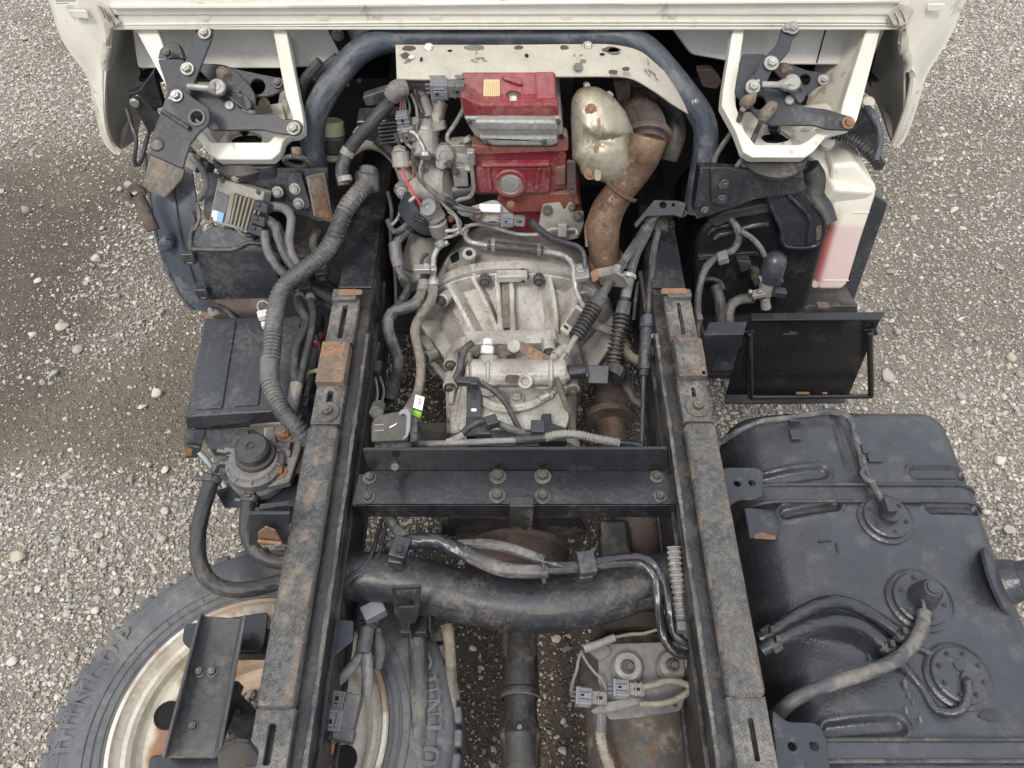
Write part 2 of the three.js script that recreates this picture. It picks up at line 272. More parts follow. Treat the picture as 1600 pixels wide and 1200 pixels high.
// rounded box centred on a sighted point, w x d on the plane, t thick (sunk by sink of t), turned by deg in the plane
function boxOn(po, px, py, w, d, t, deg = 0, r = 0.003, sink = 0) {
  const pl = plane(po), c = on(pl, px, py), a = deg * Math.PI / 180, e1 = pl.e1.clone().multiplyScalar(Math.cos(a)).addScaledVector(pl.e2, Math.sin(a)), e2 = pl.n.clone().cross(e1);
  const g = new RoundedBoxGeometry(w, d, t, 2, Math.min(r, w * 0.45, d * 0.45, t * 0.45));
  g.translate(0, 0, t * (0.5 - sink)); g.applyMatrix4(new THREE.Matrix4().makeBasis(e1, e2, pl.n).setPosition(c));
  return g;
}
// a domed cover: outline on a plane, swelling out by bulge, with a skirt
function pillow(po, poly, bulge, { skirt = 0.02, r = 0.02, rough = 0, e = 0.5, f } = {}) {
  const pl = plane(po), p2 = roundPoly(poly.map((q) => to2(pl, onp(pl, q))), r), c = p2.reduce((a, v) => a.add(v), new THREE.Vector2()).divideScalar(p2.length), rings = [];
  const put = (v, z) => pl.p.clone().addScaledVector(pl.e1, v.x).addScaledVector(pl.e2, v.y).addScaledVector(pl.n, z + (f ? f(v.x - c.x, v.y - c.y) : 0) + rough * (vnoise(v.x * 40, v.y * 40, 999, 3) - 0.5));
  rings.push(p2.map((v) => put(v, -skirt)));
  for (const s of [1, 0.985, 0.95, 0.88, 0.78, 0.65, 0.5, 0.33, 0.16, 0.02]) rings.push(p2.map((v) => put(c.clone().lerp(v, s), bulge * Math.pow(1 - s * s, e))));
  return loft(rings, { crease: 1.2 });
}
function boltGeo(p, n, r, washer = 1.55) {
  const d = n.clone().normalize(), q = pt(p), out = [];
  if (washer) out.push(turn(q, d, [[0, 0], [r * washer, 0], [r * washer, r * 0.22], [r * washer - r * 0.12, r * 0.32], [0, r * 0.32]], 18));
  out.push(turn(q.clone().addScaledVector(d, r * (washer ? 0.3 : 0)), d, [[0, 0], [r, 0], [r, r * 0.7], [r * 0.82, r * 0.9], [0, r * 0.9]], 6, 0.3));
  if (washer) out.push(turn(q.clone().addScaledVector(d, r * 1.1), d, [[r * 0.42, 0], [r * 0.42, r * 0.35], [0, r * 0.42]], 10));
  return mergeGeometries(out.map(strip));
}
function strip(g) { const o = g.index ? g.toNonIndexed() : g; for (const k of Object.keys(o.attributes)) if (!['position', 'normal', 'color'].includes(k)) o.deleteAttribute(k); return o; }
function metricUV(g) {
  const p = g.attributes.position, uv = new Float32Array(p.count * 2), a = V(0, 0, 0), b = V(0, 0, 0), c = V(0, 0, 0);
  for (let i = 0; i < p.count; i += 3) {
    a.fromBufferAttribute(p, i); b.fromBufferAttribute(p, i + 1); c.fromBufferAttribute(p, i + 2);
    const n = b.clone().sub(a).cross(c.clone().sub(a)), x = Math.abs(n.x), y = Math.abs(n.y), z = Math.abs(n.z);
    [a, b, c].forEach((v, k) => { const q = (i + k) * 2; if (y >= x && y >= z) { uv[q] = v.x; uv[q + 1] = v.z; } else if (x >= z) { uv[q] = v.z + 0.37; uv[q + 1] = v.y + 0.11; } else { uv[q] = v.x + 0.53; uv[q + 1] = v.y + 0.29; } });
  }
  g.setAttribute('uv', new THREE.BufferAttribute(uv, 2));
  return g;
}
const used = {};
const numbered = (n) => { const k = used[n] = (used[n] ?? -1) + 1; return k ? n + '_' + String(k).padStart(3, '0') : n; };
function mesh(name, geos, mat, parent, label, keepUV) {
  const list = [geos].flat().map(strip0 => keepUV ? strip0 : strip(strip0));
  const g = keepUV ? list[0] : metricUV(list.length > 1 ? mergeGeometries(list) : list[0]);
  const m = new THREE.Mesh(g, typeof mat === 'string' ? M[mat] : mat); m.name = numbered(name); m.castShadow = m.receiveShadow = true;
  if (label) m.userData.label = label;
  parent.add(m);
  return m;
}
const tint = (g, f) => { const q = g.index ? g.toNonIndexed() : g, p = q.attributes.position, c = new Float32Array(p.count * 3), v = V(0, 0, 0); for (let i = 0; i < p.count; i++) { v.fromBufferAttribute(p, i); c.set(f(v), i * 3); } q.setAttribute('color', new THREE.BufferAttribute(c, 3)); return q; };
// flat print: a canvas on a small card lying on a plane, corners from top left going clockwise as read
function print(name, po, corners, w, h, draw, parent, label, lift = 0.0012) {
  const cv = document.createElement('canvas'); cv.width = w; cv.height = h; draw(cv.getContext('2d'), w, h);
  const t = new THREE.CanvasTexture(cv); t.colorSpace = THREE.SRGBColorSpace;
  const pl = plane(po), q = corners.map((c) => onp(pl, c).clone().addScaledVector(pl.n, lift)), g = new THREE.BufferGeometry();
  const tri = [0, 3, 2, 0, 2, 1], uv = [[0, 1], [1, 1], [1, 0], [0, 0]];
  g.setAttribute('position', new THREE.Float32BufferAttribute(tri.flatMap((i) => q[i].toArray()), 3)); g.setAttribute('uv', new THREE.Float32BufferAttribute(tri.flatMap((i) => uv[i]), 2)); g.computeVertexNormals();
  return mesh(name, g, new THREE.MeshStandardMaterial({ map: t, roughness: 0.55 }), parent, label, true);
}
// ---------------------------------------------------------------- ground: one sheet to the horizon, with grit, gravel and single stones
const gfbm = (x, z, s, o = 4) => fbm((x + 50) / 100, (z + 50) / 100, s, o, 400 + s);
// where loose stones gather (1) and where packed brown dirt shows (0)
const stoniness = (x, z) => {
  let d = 0.25 + 0.75 * sstep(0.42, 0.6, gfbm(x, z, 90, 4));
  const bare = Math.exp(-(((x + 1.25) / 0.6) ** 2 + ((z + 1.3) / 0.17) ** 2)) + 0.8 * Math.exp(-(((x + 1.05) / 0.16) ** 2 + ((z + 1.5) / 0.5) ** 2)) + 0.5 * Math.exp(-(((x + 1.9) / 0.4) ** 2 + ((z + 1.6) / 0.6) ** 2));
  const left = 0.85 * sstep(0.4, 0.58, gfbm(x + 3, z, 55, 5)) * sstep(-0.45, -0.7, x) * sstep(-1.05, -1.2, z) * sstep(-2.9, -2.3, z), rt = 0.6 * Math.exp(-(((x - 1.0) / 0.25) ** 2 + ((z + 1.25) / 0.14) ** 2));
  return d * (1 - 0.88 * Math.min(1, bare + left + rt)) + 0.3 * sstep(0.4, 0.7, x) + 0.55 * sstep(-0.4, -0.8, x) * sstep(-1.12, -0.9, z);
};
const brownness = (x, z) => clamp01(0.75 * (1 - stoniness(x, z)) + 0.6 * (gfbm(x, z, 60, 4) - 0.4) + (x > 0.6 ? -0.25 : 0.1));
const pebbleCell = (u, v, per, s) => {    // nearest pebble: [distance, id, edge]
  const x = u * per, y = v * per, i = Math.floor(x), j = Math.floor(y); let d1 = 9, d2 = 9, id = 0;
  for (let a = -1; a <= 1; a++) for (let b = -1; b <= 1; b++) {
    const I = mod(i + a, per), J = mod(j + b, per), px = i + a + 0.15 + 0.7 * hash2(I, J, s), py = j + b + 0.15 + 0.7 * hash2(I, J, s + 1), d = Math.hypot(px - x, py - y) * (0.8 + 0.6 * hash2(I, J, s + 2));
    if (d < d1) { d2 = d1; d1 = d; id = hash2(I, J, s + 4); } else if (d < d2) d2 = d;
  }
  return [d1, id, d2 - d1];
};
let ground;
{
  const N = 1024, rep = 1 / 0.9, buf = new Float32Array(N * N * 2);
  for (let j = 0; j < N; j++) for (let i = 0; i < N; i++) {
    const u = (i + 0.5) / N, v = (j + 0.5) / N, A = pebbleCell(u, v, 190, 11), B = pebbleCell(u, v, 95, 37);
    let hgt = 0.18 * fbm(u, v, 12, 5, 77), c = 0.52 + 0.35 * (fbm(u, v, 7, 5, 23) - 0.5) + 0.22 * (hash2(i, j, 5) - 0.5);
    if (A[1] > 0.35) { const k = sstep(0.02, 0.22, A[2]); hgt += 0.3 * k * A[1]; c = lerp(c * 0.8, 0.45 + 0.5 * A[1] * A[1], k); }
    if (B[1] > 0.72) { const k = sstep(0.03, 0.2, B[2]); hgt = lerp(hgt, 0.5 + 0.4 * sstep(0.6, 0.1, B[0]), k); c = lerp(c * 0.7, 0.5 + 0.7 * (B[1] - 0.6), k); }
    buf[(j * N + i) * 2] = c; buf[(j * N + i) * 2 + 1] = hgt;
  }
  const at = (u, v) => (Math.floor(v * N) * N + Math.floor(u * N)) * 2;
  const map = dataTex(N, (u, v) => { const c = buf[at(u, v)], w = fbm(u, v, 9, 4, 61); return [c * lerp(0.34, 0.32, w), c * lerp(0.297, 0.283, w), c * lerp(0.24, 0.24, w)]; }, true, rep);
  const bump = dataTex(N, (u, v) => { const h = buf[at(u, v) + 1]; return [h, h, h]; }, false, rep);
  M.dirt = new THREE.MeshStandardMaterial({ map, bumpMap: bump, bumpScale: 0.007, roughness: 0.95, vertexColors: true }); M.dirt.name = 'dirt';
  // fine mesh near the truck, coarse out to the horizon
  const xs = [], zs = [], push = (arr, c) => { for (const v of [-400, -120, -40, -15, -8, -5]) arr.push(c + v); for (let k = -3.6; k <= 3.601; k += 0.04) arr.push(c + k); for (const v of [5, 8, 15, 40, 120, 400]) arr.push(c + v); };
  push(xs, 0); push(zs, -1.5);
  const g = gridGeo(zs.map((z) => xs.map((x) => V(x, Math.abs(x) < 4 && Math.abs(z + 1.5) < 4 ? 0.022 * (gfbm(x, z, 120, 4) - 0.5) - 0.004 : -0.004, z))));
  const p = g.attributes.position, c = new Float32Array(p.count * 3), uv = new Float32Array(p.count * 2);
  for (let i = 0; i < p.count; i++) {
    const x = p.getX(i), z = p.getZ(i), b = brownness(x, z), wet = sstep(0.52, 0.66, gfbm(x + 7, z, 75, 5)) * 0.35 * (x < 0.3 ? 1 : 0.5);
    const k = (1.06 - 0.5 * b) * (1 - wet);
    c.set([k, k * (1 - 0.075 * b), k * (1 - 0.18 * b)], i * 3); uv.set([x, z], i * 2);
  }
  g.setAttribute('color', new THREE.BufferAttribute(c, 3)); g.setAttribute('uv', new THREE.BufferAttribute(uv, 2));
  const idx = g.index.array; for (let i = 0; i < idx.length; i += 3) { const q = idx[i]; idx[i] = idx[i + 1]; idx[i + 1] = q; }
  g.computeVertexNormals();
  ground = new THREE.Mesh(g, M.dirt); ground.name = 'ground'; ground.receiveShadow = true;
  Object.assign(ground.userData, { kind: 'structure', label: 'brown grey packed dirt yard strewn with crushed gravel' });
  scene.add(ground);
}
function stoneGeo(seed, detail) {
  const r = rng(seed), g = new THREE.IcosahedronGeometry(1, detail), p = g.attributes.position, v = V(0, 0, 0), cuts = Array.from({ length: 10 }, () => [V(r() - 0.5, r() - 0.5, r() - 0.5).normalize(), 0.42 + 0.4 * r()]), sq = [1, 0.55 + 0.3 * r(), 0.65 + 0.35 * r()];
  for (let i = 0; i < p.count; i++) {
    v.fromBufferAttribute(p, i);
    for (const [n, d] of cuts) { const k = v.dot(n); if (k > d) v.addScaledVector(n, (d - k) * 0.9); }
    p.setXYZ(i, v.x * sq[0], v.y * sq[1], v.z * sq[2]);
  }
  return metricUV(strip(toCreasedNormals(g, 0.75)));
}
{
  const variants = Array.from({ length: 7 }, (_, k) => stoneGeo(900 + k * 13, k < 4 ? 1 : 1)), big = Array.from({ length: 9 }, (_, k) => stoneGeo(300 + k * 7, 2));
  const N = 256, stoneMap = dataTex(N, (u, v) => { const a = 0.72 + 0.5 * (fbm(u, v, 6, 5, 801) - 0.5) + 0.2 * (hash2(Math.floor(u * N), Math.floor(v * N), 8) - 0.5); return [a, a, a]; }, true, 12);
  const sm = new THREE.MeshStandardMaterial({ map: stoneMap, roughness: 0.92 }); sm.name = 'stone';
  const tones = [[0.58, 0.535, 0.455], [0.49, 0.465, 0.415], [0.65, 0.615, 0.54], [0.42, 0.41, 0.385], [0.54, 0.47, 0.375], [0.37, 0.34, 0.295], [0.68, 0.645, 0.57]];
  const R = rng(4242), m = new THREE.Matrix4(), q = new THREE.Quaternion(), e = new THREE.Euler(), col = new THREE.Color();
  const lists = variants.map(() => []);
  const put = (x, z, s, t, k) => { e.set((R() - 0.5) * 0.9, R() * 6.283, (R() - 0.5) * 0.9); q.setFromEuler(e); const gy = 0.022 * (gfbm(x, z, 120, 4) - 0.5) - 0.004; m.compose(V(x, gy + s * (0.12 + 0.22 * R()), z), q, V(s, s * (0.7 + 0.3 * R()), s)); lists[k % 7].push([m.clone(), t, 0.75 + 0.5 * R()]); };
  const band = (n, s0, s1, pw, gate) => { for (let i = 0; i < n; i++) { const x = -3 + 6 * R(), z = -4.6 + 5.4 * R(); if (R() > gate(x, z)) continue; put(x, z, s0 + (s1 - s0) * Math.pow(R(), pw), Math.floor(R() * 7), i); } };
  band(400000, 0.0016, 0.0048, 1.5, (x, z) => 0.15 + 0.85 * clamp01(stoniness(x, z)));
  band(330000, 0.0036, 0.0095, 2.1, (x, z) => 0.03 + 0.97 * clamp01(stoniness(x, z)) ** 1.8);
  band(6000, 0.0085, 0.015, 2.4, (x, z) => 0.08 + 0.92 * clamp01(stoniness(x, z)));
  variants.forEach((g, k) => {
    const im = new THREE.InstancedMesh(g, sm, lists[k].length); im.name = numbered('gravel'); im.castShadow = im.receiveShadow = true; im.userData.kind = 'stuff';
    lists[k].forEach(([mm, t, f], i) => { im.setMatrixAt(i, mm); im.setColorAt(i, col.setRGB(...tones[t].map((c) => c * f * 0.92))); });
    ground.add(im);
  });
  // the larger stones one could pick up, each its own
  const toneMats = tones.map((t) => { const c = sm.clone(); c.color.setRGB(...t); return c; });
  const addStone = (x, z, s, k, tn) => { const o = new THREE.Mesh(big[k % 9], toneMats[tn]); o.name = numbered('stone'); o.position.set(x, s * 0.3, z); o.rotation.set((R() - 0.5) * 0.6, R() * 6.28, (R() - 0.5) * 0.6); o.scale.setScalar(s); o.castShadow = o.receiveShadow = true; ground.add(o); };
  let c = 0;
  for (const [px, py, d] of [[100, 513, 20], [122, 547, 15], [245, 615, 17], [86, 585, 17], [30, 872, 22], [88, 1001, 17], [150, 955, 13], [258, 800, 14], [235, 727, 11], [258, 735, 13], [90, 845, 14], [116, 1030, 14], [205, 750, 12], [155, 838, 13], [1325, 475, 16], [1385, 590, 22], [1330, 460, 14], [1400, 520, 13], [1465, 700, 15], [1525, 680, 16], [1560, 720, 15], [1410, 560, 12], [1575, 830, 18], [1540, 800, 14], [1500, 620, 15], [1580, 560, 16], [40, 330, 15], [60, 440, 14], [150, 405, 13], [200, 290, 12], [1490, 330, 16], [1560, 420, 15], [1450, 250, 12], [885, 1015, 13], [870, 1000, 15], [880, 1175, 16], [430, 1090, 14], [1110, 585, 12], [905, 640, 12], [705, 985, 13]]) { const p = P(px, py, 0), dep = p.clone().sub(CAM).dot(FWD); addStone(p.x, p.z, d * dep / FOCAL / 1.75, c, c++ % 7); }
  for (let i = 0; i < 2600 && c < 240; i++) { const x = -2.3 + 4.6 * R(), z = -3.4 + 3.3 * R(); if (Math.abs(x) < 0.3 || R() > stoniness(x, z)) continue; const f = P(800, 600, 0); addStone(x, z, 0.0095 + 0.008 * Math.pow(R(), 2.2), c, Math.floor(R() * 7)); c++; }
}
// ---------------------------------------------------------------- the truck: one thing, its parts below it
const truck = new THREE.Group(); truck.name = 'cab_chassis_truck'; scene.add(truck);
truck.userData = { label: 'white cab chassis truck with bare black frame, red engine and black fuel tank', category: 'truck' };
const UP = V(0, 1, 0), BACK = V(0, 0, 1);
const part = (name, geos, mat, label, parent = truck) => mesh(name, geos, mat, parent, label);
const sub = (parent, name, geos, mat, label) => mesh(name, geos, mat, parent, label);
const sz = (q, rpx) => rpx * pt(q).clone().sub(CAM).dot(FWD) / FOCAL;              // pixels to metres at a point
const zAt = (py, h) => P(800, py, h).z;
const bolts = (parent, po, list, rpx = 6, mat = 'boltDark', washer = 1.55) => { const pl = plane(po); for (const [x, y, r] of list) { const p = on(pl, x, y); sub(parent, 'bolt', boltGeo(p, pl.n, sz(p, r || rpx), washer), mat); } };
const hose = (name, pts, rpx, mat, o = {}, parent = truck, label) => { const c = pts.map(pt), r = typeof rpx === 'function' ? rpx : sz(c[c.length >> 1], rpx); return mesh(name, tube(curveOf(pts), r, o), mat, parent, label); };
const clamp = (parent, pts, t, rpx, mat = 'zinc', len = 0.012) => { const cv = curveOf(pts), L = cv.getLength(), r = sz(cv.getPointAt(t), rpx), d = len / L / 2; const p = cv.getPointAt(t), T = cv.getTangentAt(t), s = T.clone().cross(UP).normalize(); sub(parent, 'hose_clamp', [tube(cv, r * 1.1, { from: Math.max(0, t - d), to: Math.min(1, t + d), rad: 16 }), cyl(p.clone().addScaledVector(s, r * 1.05), p.clone().addScaledVector(s, r * 1.7), r * 0.25), cyl(p.clone().addScaledVector(UP, r).addScaledVector(s, r * 0.4), p.clone().addScaledVector(UP, r * 1.15).addScaledVector(s, -r * 0.5), r * 0.22)], mat); };

// a moulded two part plug: housing, latch, seal and mating half, lying on a plane and turned by deg
function plugAt(parent, po, px, py, k = 1, deg = 0, mat = 'conn') {
  const pl = plane(po), c = on(pl, px, py), a = deg * Math.PI / 180, e1 = pl.e1.clone().multiplyScalar(Math.cos(a)).addScaledVector(pl.e2, Math.sin(a)), e2 = pl.n.clone().cross(e1), m = new THREE.Matrix4().makeBasis(e1, e2, pl.n).setPosition(c);
  const b = (x, y, z, w, d, t, r = 0.0018) => { const g = new RoundedBoxGeometry(w * k, d * k, t * k, 2, r * k); g.translate(x * k, y * k, z * k); g.applyMatrix4(m); return g; };
  const h = sub(parent, 'plug_housing', [b(-0.013, 0, 0, 0.027, 0.027, 0.021), b(-0.024, 0, 0, 0.006, 0.029, 0.023), b(-0.013, 0.014, 0, 0.02, 0.003, 0.012), b(-0.013, -0.014, 0, 0.02, 0.003, 0.012)], mat); void h;
  sub(parent, 'plug_mate', [b(0.012, 0, 0, 0.028, 0.021, 0.017), b(0.02, 0, 0, 0.004, 0.024, 0.019), b(0.011, 0, 0, 0.004, 0.024, 0.019)], mat === 'conn' ? 'plasticGrey' : 'conn');
  sub(parent, 'plug_latch', [b(-0.011, 0, 0.0125, 0.022, 0.009, 0.004, 0.001), b(-0.003, 0, 0.0145, 0.004, 0.012, 0.003, 0.0008), b(-0.013, 0.0075, 0.012, 0.018, 0.002, 0.004, 0.0006), b(-0.013, -0.0075, 0.012, 0.018, 0.002, 0.004, 0.0006)], mat);
  sub(parent, 'plug_slot', b(-0.016, 0, 0.0141, 0.006, 0.004, 0.002, 0.0005), 'hole'); sub(parent, 'plug_slot', b(0.013, 0, 0.0082, 0.01, 0.005, 0.002, 0.0005), 'hole');
  const back = V(-0.027 * k, 0, 0).applyMatrix4(m);
  for (const q of [-0.007, 0, 0.007]) sub(parent, 'wire_seal', cyl(back.clone().addScaledVector(e2, q * k), back.clone().addScaledVector(e2, q * k).addScaledVector(e1, -0.008 * k), 0.0026 * k, 0.0022 * k, 10), 'loom');
}
// ---- frame rails with the mounting pads bolted on top
const FT = 0.72, FB = 0.692;
for (const s of [-1, 1]) {
  const X = (x) => s * x, L = s < 0;
  const rail = part('frame_rail', [wbox(X(0.296), X(0.3745), 0.486, FB, 0.7, -1.78, 0.006), wbox(X(0.29), X(0.31), 0.486, 0.5, 0.7, -1.78, 0.003)], 'railSide', L ? 'black left frame rail with dusty worn top' : 'black right frame rail with dusty worn top');
  sub(rail, 'weld_bead', tube([V(X(0.2965), FB - 0.002, 0.68), V(X(0.2955), FB, -0.2), V(X(0.296), FB - 0.001, -0.6), V(X(0.2962), FB, -1.02)], 0.0042, { rad: 7, wob: 0.7, step: 0.008 }), 'railTop');
  sub(rail, 'inner_lip', wbox(X(0.289), X(0.2965), 0.63, 0.636, 0.69, -1.1, 0.002), 'railSide');
  const z = (py, h) => zAt(py, h);
  // long raised mounting strip, then plates and pads further forward
  const beam = sub(rail, 'mounting_strip', [wbox(X(0.318), X(0.376), FB - 0.002, FT, z(L ? 1106 : 1088, FT), z(L ? 661 : 657, FT), 0.012)], L ? 'stripLeft' : 'stripRight', 'long grey worn strip on the rail');
  void beam;
  const plateS = (y0, y1, slot, h) => sub(rail, 'slot_plate', slab({ h }, [V(X(0.32), h, z(y0, h)), V(X(0.3755), h, z(y0, h)), V(X(0.3755), h, z(y1, h)), V(X(0.32), h, z(y1, h))], 0.016, { r: 0.002, b: 0.0015, holes: slot ? [Object.assign([V(X(0.342), h, z(slot[0], h)), V(X(0.353), h, z(slot[0], h)), V(X(0.353), h, z(slot[1], h)), V(X(0.342), h, z(slot[1], h))], { r: 0.006 })] : [] }), 'railTop');
  plateS(L ? 466 : 462, L ? 535 : 530, L ? [476, 528] : [472, 524], 0.708);
  plateS(L ? 596 : 594, L ? 662 : 658, L ? [610, 632] : [604, 626], 0.707);
  sub(rail, 'slot_plate', slab({ h: 0.708 }, [V(X(0.318), 0.708, z(L ? 1106 : 1088, 0.708)), V(X(0.3755), 0.708, z(L ? 1106 : 1088, 0.708)), V(X(0.3755), 0.708, 0.66), V(X(0.318), 0.708, 0.66)], 0.017, { b: 0.0015, holes: [Object.assign([V(X(0.342), 0.708, z(L ? 1130 : 1120, 0.708)), V(X(0.353), 0.708, z(L ? 1130 : 1120, 0.708)), V(X(0.353), 0.708, z(L ? 1196 : 1192, 0.708)), V(X(0.342), 0.708, z(L ? 1196 : 1192, 0.708))], { r: 0.006 })] }), 'railTop');
  sub(rail, 'rusty_pad', wbox(X(0.322), X(0.377), FB - 0.001, FT + 0.002, z(L ? 597 : 588, FT), z(L ? 533 : 528, FT), 0.003), L ? 'padRust' : 'railTop', L ? 'pad covered in brown surface rust' : 'grey pad with rust stains round its edge');
  sub(rail, 'end_block', [wbox(X(0.325), X(0.376), FB - 0.001, FT, z(L ? 467 : 463, FT), z(450, FT), 0.004)], 'railTop');
  sub(rail, 'rust_patch', slab({ h: FT + 0.0015 }, L ? [[529, 452], [566, 452], [566, 460], [528, 461]] : [[1033, 450], [1073, 450], [1074, 458], [1033, 459]], 0.0014, { r: 0.006, b: 0.0005 }), 'rustOrange');
  if (!L) for (const q of [[[1060, 527], [1090, 527], [1091, 531], [1061, 532]], [[1090, 527], [1096, 528], [1102, 560], [1104, 584], [1097, 586], [1096, 556]], [[1068, 580], [1102, 579], [1103, 586], [1070, 587]]]) sub(rail, 'rust_patch', slab({ h: FT + 0.003 }, q, 0.0016, { r: 0.008, b: 0.0005 }), 'padRust');
  bolts(rail, { h: 0.708 }, [L ? [512, 644, 9] : [1090, 636, 9]], 9, 'boltDark', 2.1);
  // inner reinforcement, running forward
  sub(rail, 'inner_plate', slab({ x: X(0.2945) }, [V(X(0.2945), 0.66, -0.45), V(X(0.2945), 0.67, -1.05), V(X(0.2945), 0.5, -1.05), V(X(0.2945), 0.5, -0.45)], 0.004), 'railSide');
  sub(rail, 'front_cap', wbox(X(0.30), X(0.372), FB, FB + 0.006, z(452, FB), z(345, FB), 0.002), 'black');
}
// brackets sticking out of the rails
const tabR1 = part('bracket', slab({ h: 0.675 }, [[1128, 730], [1184, 730], [1193, 738], [1193, 772], [1184, 780], [1155, 780], [1140, 790], [1128, 790]], 0.006, { r: 0.012, holes: [[1152, 755, 0.006], [1175, 754, 0.006]] }), 'blueBlack', 'flat rounded bracket with two holes beside the tank'); void tabR1;
part('bracket', slab({ h: 0.69 }, [[1205, 1105], [1228, 1128], [1275, 1128], [1290, 1145], [1300, 1215], [1215, 1215]], 0.006, { r: 0.014, holes: [[1238, 1166, 0.006], [1272, 1165, 0.006]] }), 'blueBlack', 'flat rounded bracket with two holes at the rear');
part('rail_plate', slab({ x: 0.3785 }, [V(0.3785, 0.69, -0.66), V(0.3785, 0.69, -0.48), V(0.3785, 0.57, -0.5), V(0.3785, 0.57, -0.66)], 0.003), 'blueBlack');
part('bracket', [slab({ pts: [[1165, 793, 0.62], [1222, 795, 0.6], [1165, 842, 0.62]] }, [[1163, 793], [1222, 796], [1214, 843], [1172, 841]], 0.005, { r: 0.003 })], 'blueBlack', 'small dark plate with a rusted edge');
part('rusty_edge', slab({ pts: [[1165, 793, 0.6215], [1222, 795, 0.6015], [1165, 842, 0.6215]] }, [[1180, 834], [1192, 831], [1205, 836], [1213, 837], [1212, 843], [1178, 841]], 0.0012, { b: 0.0003 }), 'rustOrange');
{
  const b = part('bracket', [slab({ D: 0.56 }, [[388, 803], [452, 803], [450, 852], [388, 852]], 0.006)], 'blueBlack', 'dark bracket with a rusted cut end');
  sub(b, 'rusted_end', [slab({ D: 0.545 }, [[403, 833], [415, 824], [430, 830], [440, 850], [405, 852]], 0.004, { r: 0.002 }), cyl(PD(403, 845, 0.54), PD(440, 849, 0.54), 0.0035)], 'rustOrange');
}

// ---- crossmembers
{
  const H = 0.662, c = part('channel_crossmember', [
    slab({ h: H }, [[578, 735], [1040, 735], [1066, 790], [555, 790]], 0.005),
    slab({ D: -zAt(735, H) }, [[566, 703], [1043, 701], [1040, 737], [576, 737]], 0.006, { r: 0.006 }),
    slab({ D: -zAt(790, H) }, [[551, 790], [1068, 790], [1064, 809], [552, 808]], 0.005),
    slab({ h: H + 0.001 }, [[560, 740], [576, 740], [572, 788], [548, 788]], 0.006), slab({ h: H + 0.001 }, [[1042, 740], [1056, 740], [1074, 788], [1060, 788]], 0.006)], 'black', 'black channel crossmember bolted between the rails');
  bolts(c, { h: H + 0.0005 }, [[578, 747], [575, 777], [778, 745, 8.5], [848, 745, 8.5], [777, 775, 8.5], [848, 776, 8.5], [1026, 745], [1031, 776]], 7, 'boltDark', 1.6);
  sub(c, 'stud', cyl(PD(617, 722, -zAt(735, H) - 0.006), PD(617, 730, -zAt(735, H) - 0.03), 0.007), 'boltDark');
  sub(c, 'tab', [slab({ D: 0.628 }, [[796, 791], [834, 791], [831, 829], [797, 829]], 0.02, { r: 0.003 })], 'blackDirty');
  sub(c, 'lower_web', slab({ D: 0.66 }, [[700, 808], [905, 808], [918, 830], [880, 838], [700, 838]], 0.006), 'railSide');
}
{
  const pts = [[520, 903, 0.585], [560, 901, 0.585], [610, 904, 0.585], [660, 914, 0.582], [720, 931, 0.575], [790, 943, 0.57], [850, 946, 0.57], [920, 938, 0.572], [980, 921, 0.578], [1030, 905, 0.584], [1100, 893, 0.585]];
  const t = hose('tube_crossmember', pts, (s) => 0.043 + 0.004 * Math.sin(Math.PI * s), 'satin', { rad: 28, step: 0.02 }, truck, 'black bowed tube crossmember between the rails');
  sub(t, 'hole', turn([828, 930, 0.6135], V(0, 0.86, 0.5), [[0, 0], [0.006, 0], [0.006, 0.0035], [0, 0.0035]], 14), 'hole');
  sub(t, 'hole', turn([706, 896, 0.61], V(0, 0.95, 0.1), [[0, 0], [0.004, 0], [0.004, 0.003], [0, 0.003]], 12), 'hole');
  sub(t, 'collar', tube([[515, 903, 0.585], [548, 902, 0.585]], 0.049, { rad: 24 }), 'black'); sub(t, 'collar', tube([[1062, 899, 0.585], [1096, 893, 0.585]], 0.049, { rad: 24 }), 'black');
  const h = part('bracket', [slab({ D: 0.46 }, [[611, 918], [659, 916], [654, 962], [648, 975], [630, 974], [617, 963]], 0.004, { r: 0.006, holes: [Object.assign([[617, 922], [652, 920], [647, 950], [621, 951]], { r: 0.004 })] }), slab({ h: 0.5 }, [[616, 952], [652, 951], [648, 974], [624, 972]], 0.004), slab({ x: -0.18 }, [V(-0.18, 0.56, -0.46), V(-0.18, 0.56, -0.51), V(-0.18, 0.49, -0.51), V(-0.18, 0.49, -0.46)], 0.004), slab({ x: -0.143 }, [V(-0.143, 0.56, -0.46), V(-0.143, 0.56, -0.51), V(-0.143, 0.49, -0.51), V(-0.143, 0.49, -0.46)], 0.004)], 'blackDirty', 'bent steel hook bracket under the bowed tube'); void h;
}
